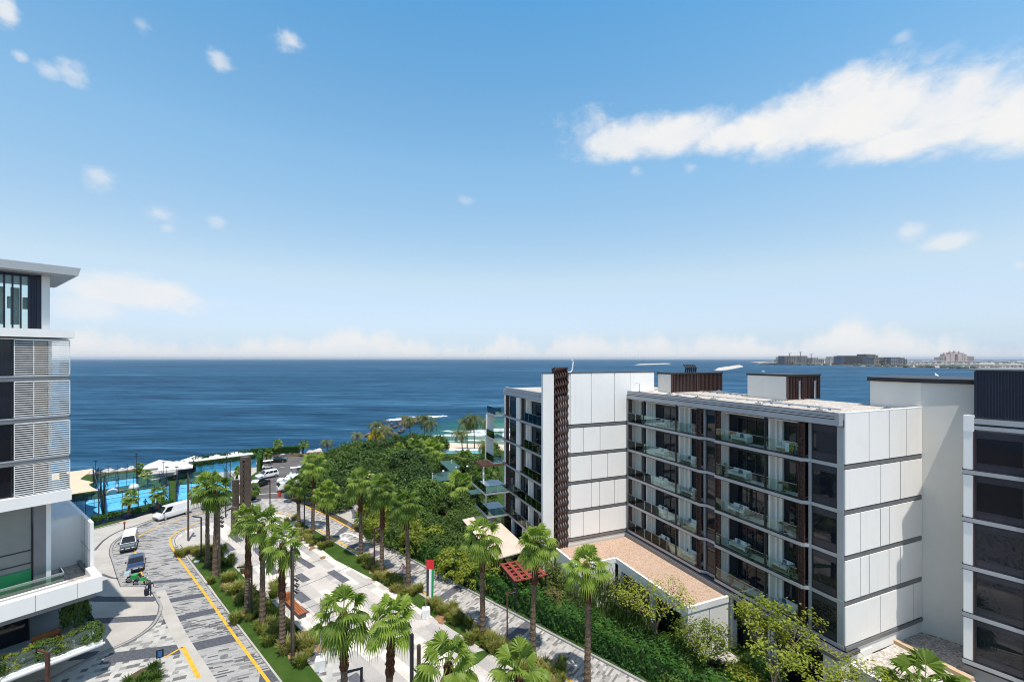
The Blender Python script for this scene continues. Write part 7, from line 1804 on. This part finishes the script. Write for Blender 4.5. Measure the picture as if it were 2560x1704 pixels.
def tuft_mesh(seed, H=.95, n=230, spread=.62):
    rng = random.Random(seed); mb = MB()
    for i in range(n):
        a = rng.uniform(0, 6.28); r = spread*.45*math.sqrt(rng.random()); p = Vector((r*math.cos(a), r*math.sin(a), 0)); h = H*rng.uniform(.55, 1.1); lean = rng.uniform(.1, .75)*h*.75
        d = Vector((math.cos(a), math.sin(a), 0)); s = Vector((-d.y, d.x, 0))*.022; m = p + d*lean*.35 + Vector((0, 0, h*.65)); e = p + d*lean + Vector((0, 0, h*(1-.25*rng.random())))
        k = len(mb.v); mb.v += [tuple(p-s), tuple(p+s), tuple(m+s), tuple(m-s), tuple(e)]; mb.f += [(k, k+1, k+2, k+3), (k+3, k+2, k+4)]; mb.m += [0, 0]
    return mb.mesh('blades', M['grass_tuft'])
def tufts():
    ms = [tuft_mesh(s) for s in (1, 2, 3)]; rng = random.Random(9); n = 0
    def put(p, s, lab, grp):
        nonlocal n; n += 1
        o = bpy.data.objects.new('ornamental_grass', ms[n % 3]); link(o); o.location = (p.x, p.y, .15); o.rotation_euler = (0, 0, rng.uniform(0, 6)); o.scale = (s*1.25, s*1.25, s); tag(o, lab, 'ornamental grass', grp)
    la, ga = 'tuft of feathery ornamental grass in the planting strip of the left lawn', 'ornamental grasses on the left lawn'
    for (u, v, k, rad) in ((470, 1385, 4, 1.0), (490, 1390, 3, .8), (515, 1380, 4, 1.0), (540, 1395, 3, .8), (553, 1415, 4, 1.0), (575, 1448, 6, 1.1), (600, 1475, 5, 1.0), (610, 1500, 4, .9), (640, 1545, 5, 1.0), (645, 1515, 3, .8), (675, 1565, 5, 1.1), (690, 1590, 6, 1.1), (685, 1475, 5, .9), (740, 1625, 8, 1.1), (762, 1615, 5, .8)):
        p = G(u, v)
        for _ in range(k+2): put(p + Vector((rng.gauss(0, rad*.7), rng.gauss(0, rad*.7), 0)), rng.uniform(.8, 1.25), la, ga)
    lb, gb = 'tuft of ornamental grass in the planting strip along the lane kerb', 'ornamental grasses along the lane kerb'
    for (u, v, k, rad) in ((726, 1302, 4, 1.0), (742, 1318, 4, 1.1), (752, 1340, 5, 1.2), (770, 1352, 5, 1.1), (790, 1362, 5, 1.0), (812, 1372, 3, .8), (905, 1405, 5, .9), (925, 1418, 5, .9), (940, 1430, 5, .9), (962, 1448, 6, 1.0), (980, 1460, 6, 1.0), (1000, 1475, 6, 1.0), (1018, 1490, 4, .8), (1036, 1482, 3, .7), (1082, 1517, 5, .8), (1105, 1535, 6, .9), (1130, 1550, 6, .9), (1155, 1562, 5, .9), (1200, 1600, 6, .9), (1225, 1610, 7, .9), (1250, 1625, 7, .9), (1285, 1640, 6, .9), (1350, 1690, 7, 1.0), (1380, 1704, 6, .9), (1315, 1662, 5, .8)):
        p = G(u, v)
        for _ in range(k+1): put(p + Vector((rng.gauss(0, rad*.6), rng.gauss(0, rad*.6), 0)), rng.uniform(.7, 1.1), lb, gb)
tufts()
def yuccas():
    rng = random.Random(17); mb = MB()
    for i in range(46):
        a = i*2.4; el = 1.35-1.3*i/46; L = rng.uniform(.5, .75); d = Vector((math.cos(a)*math.cos(el), math.sin(a)*math.cos(el), math.sin(el))); s = Vector((-math.sin(a), math.cos(a), 0))*.045; m = d*L*.5; e = d*L - Vector((0, 0, .12*L*math.cos(el)))
        mb.quad(-s*.6, s*.6, m+s, m-s); mb.tri(m-s, m+s, e)
    me = mb.mesh('leaves', M['leaf_mid'])
    p0 = G(345, 1730); struct(MB().prism([(q.x, q.y) for q in (G(300, 1704), G(352, 1668), G(398, 1655), G(412, 1668), G(425, 1704), G(440, 1760), G(260, 1760))], -.02, .15).build('traffic_island', M['paver_square']))
    struct(MB().prism([(q.x, q.y) for q in (G(310, 1702), G(352, 1676), G(390, 1662), G(396, 1672), G(402, 1704), G(405, 1750), G(270, 1750))], .1, .2).build('planting_bed', M['soil']))
    for i in range(26):
        u = rng.uniform(312, 396); v = 1704 - (u-312)*.42 + rng.uniform(0, 55); p = G(u, v); o = bpy.data.objects.new('rosette_plant', me); link(o); o.location = (p.x, p.y, .2); o.rotation_euler = (rng.uniform(-.2, .2), rng.uniform(-.2, .2), rng.uniform(0, 6)); s = rng.uniform(.8, 1.3); o.scale = (s, s, s); tag(o, 'spiky rosette plant in the bed at the bottom of the wide road', 'plant', 'spiky plants in the road island bed')
    # planting behind the glass of the restaurant terrace
    for i in range(13):
        x = 1.0 - i*.95; p = TP(x, -2.15+.2*math.sin(i*2), 3.2); t = thing('terrace_shrub', 'leafy shrub in the planting behind the glass balustrade of the restaurant terrace', 'shrub', p, i*1.3, 'shrubs of the restaurant terrace', (.34, .34, .42))
        me2, tr = KINDS['light' if i % 3 else 'mid'][i % 3]; obj('crown', me2, t); obj('trunk', tr, t)
    t = thing('terrace_tree', 'dark leafy tree at the shaded back corner of the restaurant terrace', 'tree', TP(.6, 2.0, 3.2), 0, None, (.36, .36, .75)); obj('crown', KINDS['dark'][0][0], t); obj('trunk', KINDS['dark'][0][1], t)
yuccas()

# ------------------------------------------------------------------ far shore, breakwaters, boat
def far_shore():
    shore = [(1700, 2960), (1520, 2450), (1570, 2220), (1490, 1776), (1440, 1366), (1520, 1000), (8000, 1000), (12000, 7000), (4200, 7000), (2300, 4300)]
    struct(MB().prism(shore, -8, -2.2).build('far_shore', mat('far_sand', (.36, .32, .27), .95, var=.2, scale=.01)))
    rnd = random.Random(2)
    ft = MB()
    for i in range(110):
        f = rnd.random(); k = int(f*4); a, b = shore[k], shore[k+1]; g = f*4-k; x = a[0]+(b[0]-a[0])*g+rnd.uniform(2, 60); y = a[1]+(b[1]-a[1])*g; s = rnd.uniform(4, 9)
        ft.lathe([(s, 0), (s*1.1, s*.5), (s*.6, s*1.0), (.1, s*1.15)], 6, (x, y, -2.4))
    o = ft.build('far_shrubbery', mat('far_green', (.07, .085, .06), .95, var=.3, scale=.05)); tag(o, 'low dark greenery scattered along the far shore', 'shrubbery', None, 'stuff')
    pale = mat('far_pale', (.46, .43, .40), .9, var=.08, scale=.05); blue = mat('far_blue', (.045, .085, .14), .3, var=.2, scale=.05); tan = mat('far_tan', (.34, .28, .24), .9, var=.1, scale=.05)
    slate = mat('far_slate', (.085, .085, .095), .8, var=.25, scale=.05); rose = mat('far_rose', (.43, .33, .31), .9, var=.08, scale=.02)
    def at(u, Y): return ((u-CXP)/FPX*Y, Y)
    def block(name, label, u0, u1, Y, vt, dep, body, trim, steps=((0, 1, 1),), nfl=9):
        x0, x1 = at(u0, Y)[0], at(u1, Y)[0]; W = x1-x0; H = CAM_H + (HOR-vt)/FPX*Y + 2.2
        t = thing(name, label, 'building', (x0, Y, -2.2))
        w = MB(); sl = MB(); win = MB()
        for (a, b, hf) in steps:
            w.box(W*a, W*b, 0, dep, 0, H*hf)
            n = max(2, int(nfl*hf))
            for i in range(n+1): sl.box(W*a-1, W*b+1, -1.2, dep+1, H*hf*i/n-.5, H*hf*i/n+.5)
            m = max(2, int((b-a)*W/9))
            for i in range(m+1): sl.box(W*a+(b-a)*W*i/m-.5, W*a+(b-a)*W*i/m+.5, -.9, 0, 0, H*hf)
        w.build('wall', body, t); sl.build('floor_slab', trim, t); return t, W, H
    t, W, H = block('far_building', 'dark unfinished block with tower cranes on the far headland', 1962, 2028, 2450, 889.5, 60, slate, tan, ((0, .85, 1), (.85, 1, .75), (.12, .4, .55)), 8)
    for (u, vt, lab) in ((1974, 883, 'thin tower crane at the left of the unfinished far block'), (2001, 880, 'tallest tower crane in the middle of the unfinished far block'), (2028, 885, 'tower crane at the right end of the unfinished far block')):
        x, y = at(u, 2440); h = CAM_H + (HOR-vt)/FPX*2440 + 2; c = thing('tower_crane', lab, 'crane', (x, y, -2))
        m = MB(); m.box(-1.2, 1.2, -1.2, 1.2, 0, h); m.build('mast', slate, c); m = MB(); m.beam((-9, 0, h), (14, 6, h+2), 1.5, 1.5); m.build('jib', slate, c)
    t, W, H = block('far_building', 'pale domed low building left of the unfinished far block', 1948, 1963, 2550, 892, 50, pale, pale, ((0, 1, .6), (.3, .9, 1)), 5)
    x, y = at(1920, 2640); t = thing('headland', 'scrubby mound at the left tip of the far headland', 'mound', (x, y, -2.4))
    m = MB(); m.loft([[(xx, r*math.cos(a)*1.5, r*.16*(1+math.sin(a))*.5*k) for a in [2*math.pi*j/10 for j in range(10)]] for xx, r, k in ((-70, 4, 1), (-30, 40, 1), (20, 55, 1.7), (70, 60, 2.6), (105, 50, 2.7), (110, 4, 1))]); m.build('body', mat('far_scrub', (.16, .15, .12), .95, var=.4, scale=.05), t)
    block('far_building', 'small dark slab building right of the unfinished far block', 2030, 2060, 2500, 897, 40, slate, pale, ((0, 1, 1), (.1, .5, 1.2)), 4)
    block('far_building', 'cream stepped building left of the wide blue-glass block', 2076, 2103, 2400, 891.5, 40, pale, pale, ((0, 1, .8), (.1, .5, 1)), 7)
    block('far_building', 'wide blue-glass block on the far shore', 2103, 2172, 2150, 889, 50, blue, slate, ((0, 1, .97), (.12, .75, 1)), 8)
    block('far_building', 'stepped dark block with brown tower joined to the wide blue-glass block', 2166, 2194, 2180, 885, 60, slate, tan, ((0, .35, 1), (.35, 1, .9), (.1, .8, .98)), 8)
    block('far_building', 'mid-height balconied block in the middle of the far row', 2186, 2216, 2030, 893, 40, blue, tan, ((0, 1, .9), (.1, .9, 1)), 6)
    block('far_building', 'lower link block between two balconied blocks of the far row', 2214, 2230, 2010, 897, 40, slate, tan, ((0, 1, 1),), 5)
    block('far_building', 'balconied block at the right end of the far row', 2228, 2267, 1990, 893, 45, blue, tan, ((0, .55, 1), (.55, .85, .95), (.85, 1, .8)), 6)
    # large pink palace-like hotel in the far haze
    Y = 3900; x0 = at(2346, Y)[0]; W = at(2436, Y)[0]-x0; t = thing('far_hotel', 'large pale pink hotel with stepped towers and a tall central arch in the far haze', 'building', (x0, Y, -2.2))
    w = MB(); dm = MB()
    def tower(a, b, h, dome=True):
        w.box(W*a, W*b, 0, 40, 0, h)
        if dome:
            c = W*(a+b)/2; r = W*(b-a)*.30; dm.lathe([(r, h), (r*1.05, h+r*.5), (r*.7, h+r*1.2), (r*.2, h+r*1.7), (.3, h+r*2.6)], 8, (c, 20, 0))
    for a, b, h, dd in ((0, .13, 46, False), (.13, .2, 54, False), (.17, .26, 74, True), (.26, .34, 72, False), (.33, .42, 86, True), (.42, .46, 76, False), (.54, .58, 76, False), (.58, .67, 86, True), (.66, .73, 74, False), (.72, .80, 72, True), (.80, .99, 56, False)): tower(a, b, h, dd)
    w.box(W*.45, W*.55, 2, 38, 70, 90); w.box(W*.47, W*.53, 25, 38, 0, 60); dm.lathe([(9, 90), (10, 95), (6, 103), (1, 108), (.3, 114)], 8, (W*.5, 20, 0))
    for i in range(16): w.box(W*(.02+.06*i), W*(.02+.06*i)+1.2, -1, 0, 2, 44)
    w.build('wall', rose, t); dm.build('dome', rose, t)
    s = MB()
    for i in range(1, 12): s.box(0, W*.14, -.8, 0, i*3.9, i*3.9+1); s.box(W*.8, W*.99, -.8, 0, i*4.4, i*4.4+1)
    s.build('window_row', slate, t)
    # villas along the shore
    first = None
    for i in range(30):
        u = 2272 + i*10.5; Y = 1900 - i*14 + (80 if i % 2 else 0); x, y = at(u, Y)
        if first is None:
            first = thing('villa', 'small pale villa with flat roof in the row along the far shore', 'house', (x, y, -2.2), 0, 'pale villas along the far shore')
            m = MB(); m.box(-7, 7, -5, 5, 0, 9); m.box(-7, -1, -7, -5, 0, 6); m.build('wall', pale, first)
            m = MB(); m.box(-8, 8, -6, 6, 9, 9.8); m.build('roof', M['far_roof'], first)
            m = MB(); m.box(-6, 6, -5.2, -5, 1, 3.2); m.box(-6, 6, -5.2, -5, 4.8, 7.2); m.build('window', slate, first)
        else: dup(first, (x, y, -2.2), rnd.uniform(-.3, .3))
    f2 = None
    for i in range(46):
        u = 2262 + i*8; Y = 2700 + rnd.uniform(-300, 900); x, y = at(u, Y); s = rnd.uniform(.9, 1.9)
        o = dup(first, (x, y, -2.2), rnd.uniform(-.4, .4), 'pale low house among the roofs behind the far villa row', (s*1.6, s, s), 'pale low houses behind the far villa row')
    # rail bridge
    t = thing('far_bridge', 'low concrete bridge on short piers left of the blue-glass block', 'bridge', (at(1985, 2350)[0], 2350, -3)); a = Vector((0, 0, 9)); b = Vector((at(2070, 2260)[0]-at(1985, 2350)[0], -90, 6))
    m = MB(); m.beam(a, b, 9, 2.4); m.build('deck', pale, t); m = MB()
    for i in range(7): p = a.lerp(b, (i+.5)/7); m.box(p.x-2, p.x+2, p.y-3, p.y+3, -2, p.z)
    m.build('pier', pale, t)
    # breakwaters
    for (uva, uvb, wd, hh, lab) in (((1588, 912), (1676, 909.2), 30, 6, 'long low rock breakwater far out, nearer the horizon'), ((1792, 926), (1852, 915.5), 34, 8, 'pale rock breakwater behind the two rooftop enclosures')):
        def S(u, v): Y = (CAM_H-SEA_Z)*FPX/(v-HOR); return Vector(((u-CXP)/FPX*Y, Y, SEA_Z))
        a, b = S(*uva), S(*uvb); d = b-a; L = d.length; d.normalize(); n = Vector((-d.y, d.x, 0)); r = random.Random(int(L)); t = thing('breakwater', lab, 'breakwater', a)
        rings = []
        for i in range(60):
            f = i/59; k = min(1, f*8, (1-f)*8)**.5+.02; p = d*L*f; rings.append([tuple(p + n*(w*wd*k*.5*r.uniform(.85, 1.15)) + Vector((0, 0, z*hh*k*r.uniform(.8, 1.15) - .6))) for w, z in ((-1, 0), (-.6, .6), (-.25, .9), (.25, .9), (.6, .6), (1, 0))])
        MB().loft(rings).build('body', M['pale_rock'], t)
    Y = 1090; t = thing('motor_boat', 'tiny white motor boat on the bay above the middle rooftop enclosure', 'boat', ((1908-CXP)/FPX*Y, Y, SEA_Z), .3)
    m = MB(); m.loft([[(x, -w, .3), (x, -w*1.2, 1.6), (x, w*1.2, 1.6), (x, w, .3)] for x, w in ((-6, 1.5), (0, 1.7), (4, 1.2), (7, .1))]); m.build('hull', M['car_white'], t); m = MB(); m.box(-3, 2, -1.1, 1.1, 1.6, 3.2); m.build('cabin', M['car_white'], t)
M['far_roof'] = mat('far_roof', (.62, .60, .57), .9, var=.1, scale=.05)
far_shore()

# ------------------------------------------------------------------ air
def build_haze():
    mb = MB(); mb.box(-70000, 70000, -400, 70000, -9, 135); o = mb.build('haze', None if False else haze_mat()); tag(o, 'thin sea haze over the bay', 'haze', None, 'stuff')
def haze_mat():
    m = bpy.data.materials.new('haze_air'); m.use_nodes = True; t = NT(m.node_tree); t.n.clear()
    out = t.new('ShaderNodeOutputMaterial'); v = t.new('ShaderNodeVolumePrincipled'); v.inputs['Color'].default_value = (0.80, 0.88, 0.97, 1); v.inputs['Density'].default_value = HAZE; v.inputs['Anisotropy'].default_value = 0.2
    t.l.new(v.outputs[0], out.inputs['Volume']); return m
HAZE = 3.6e-5
build_haze()
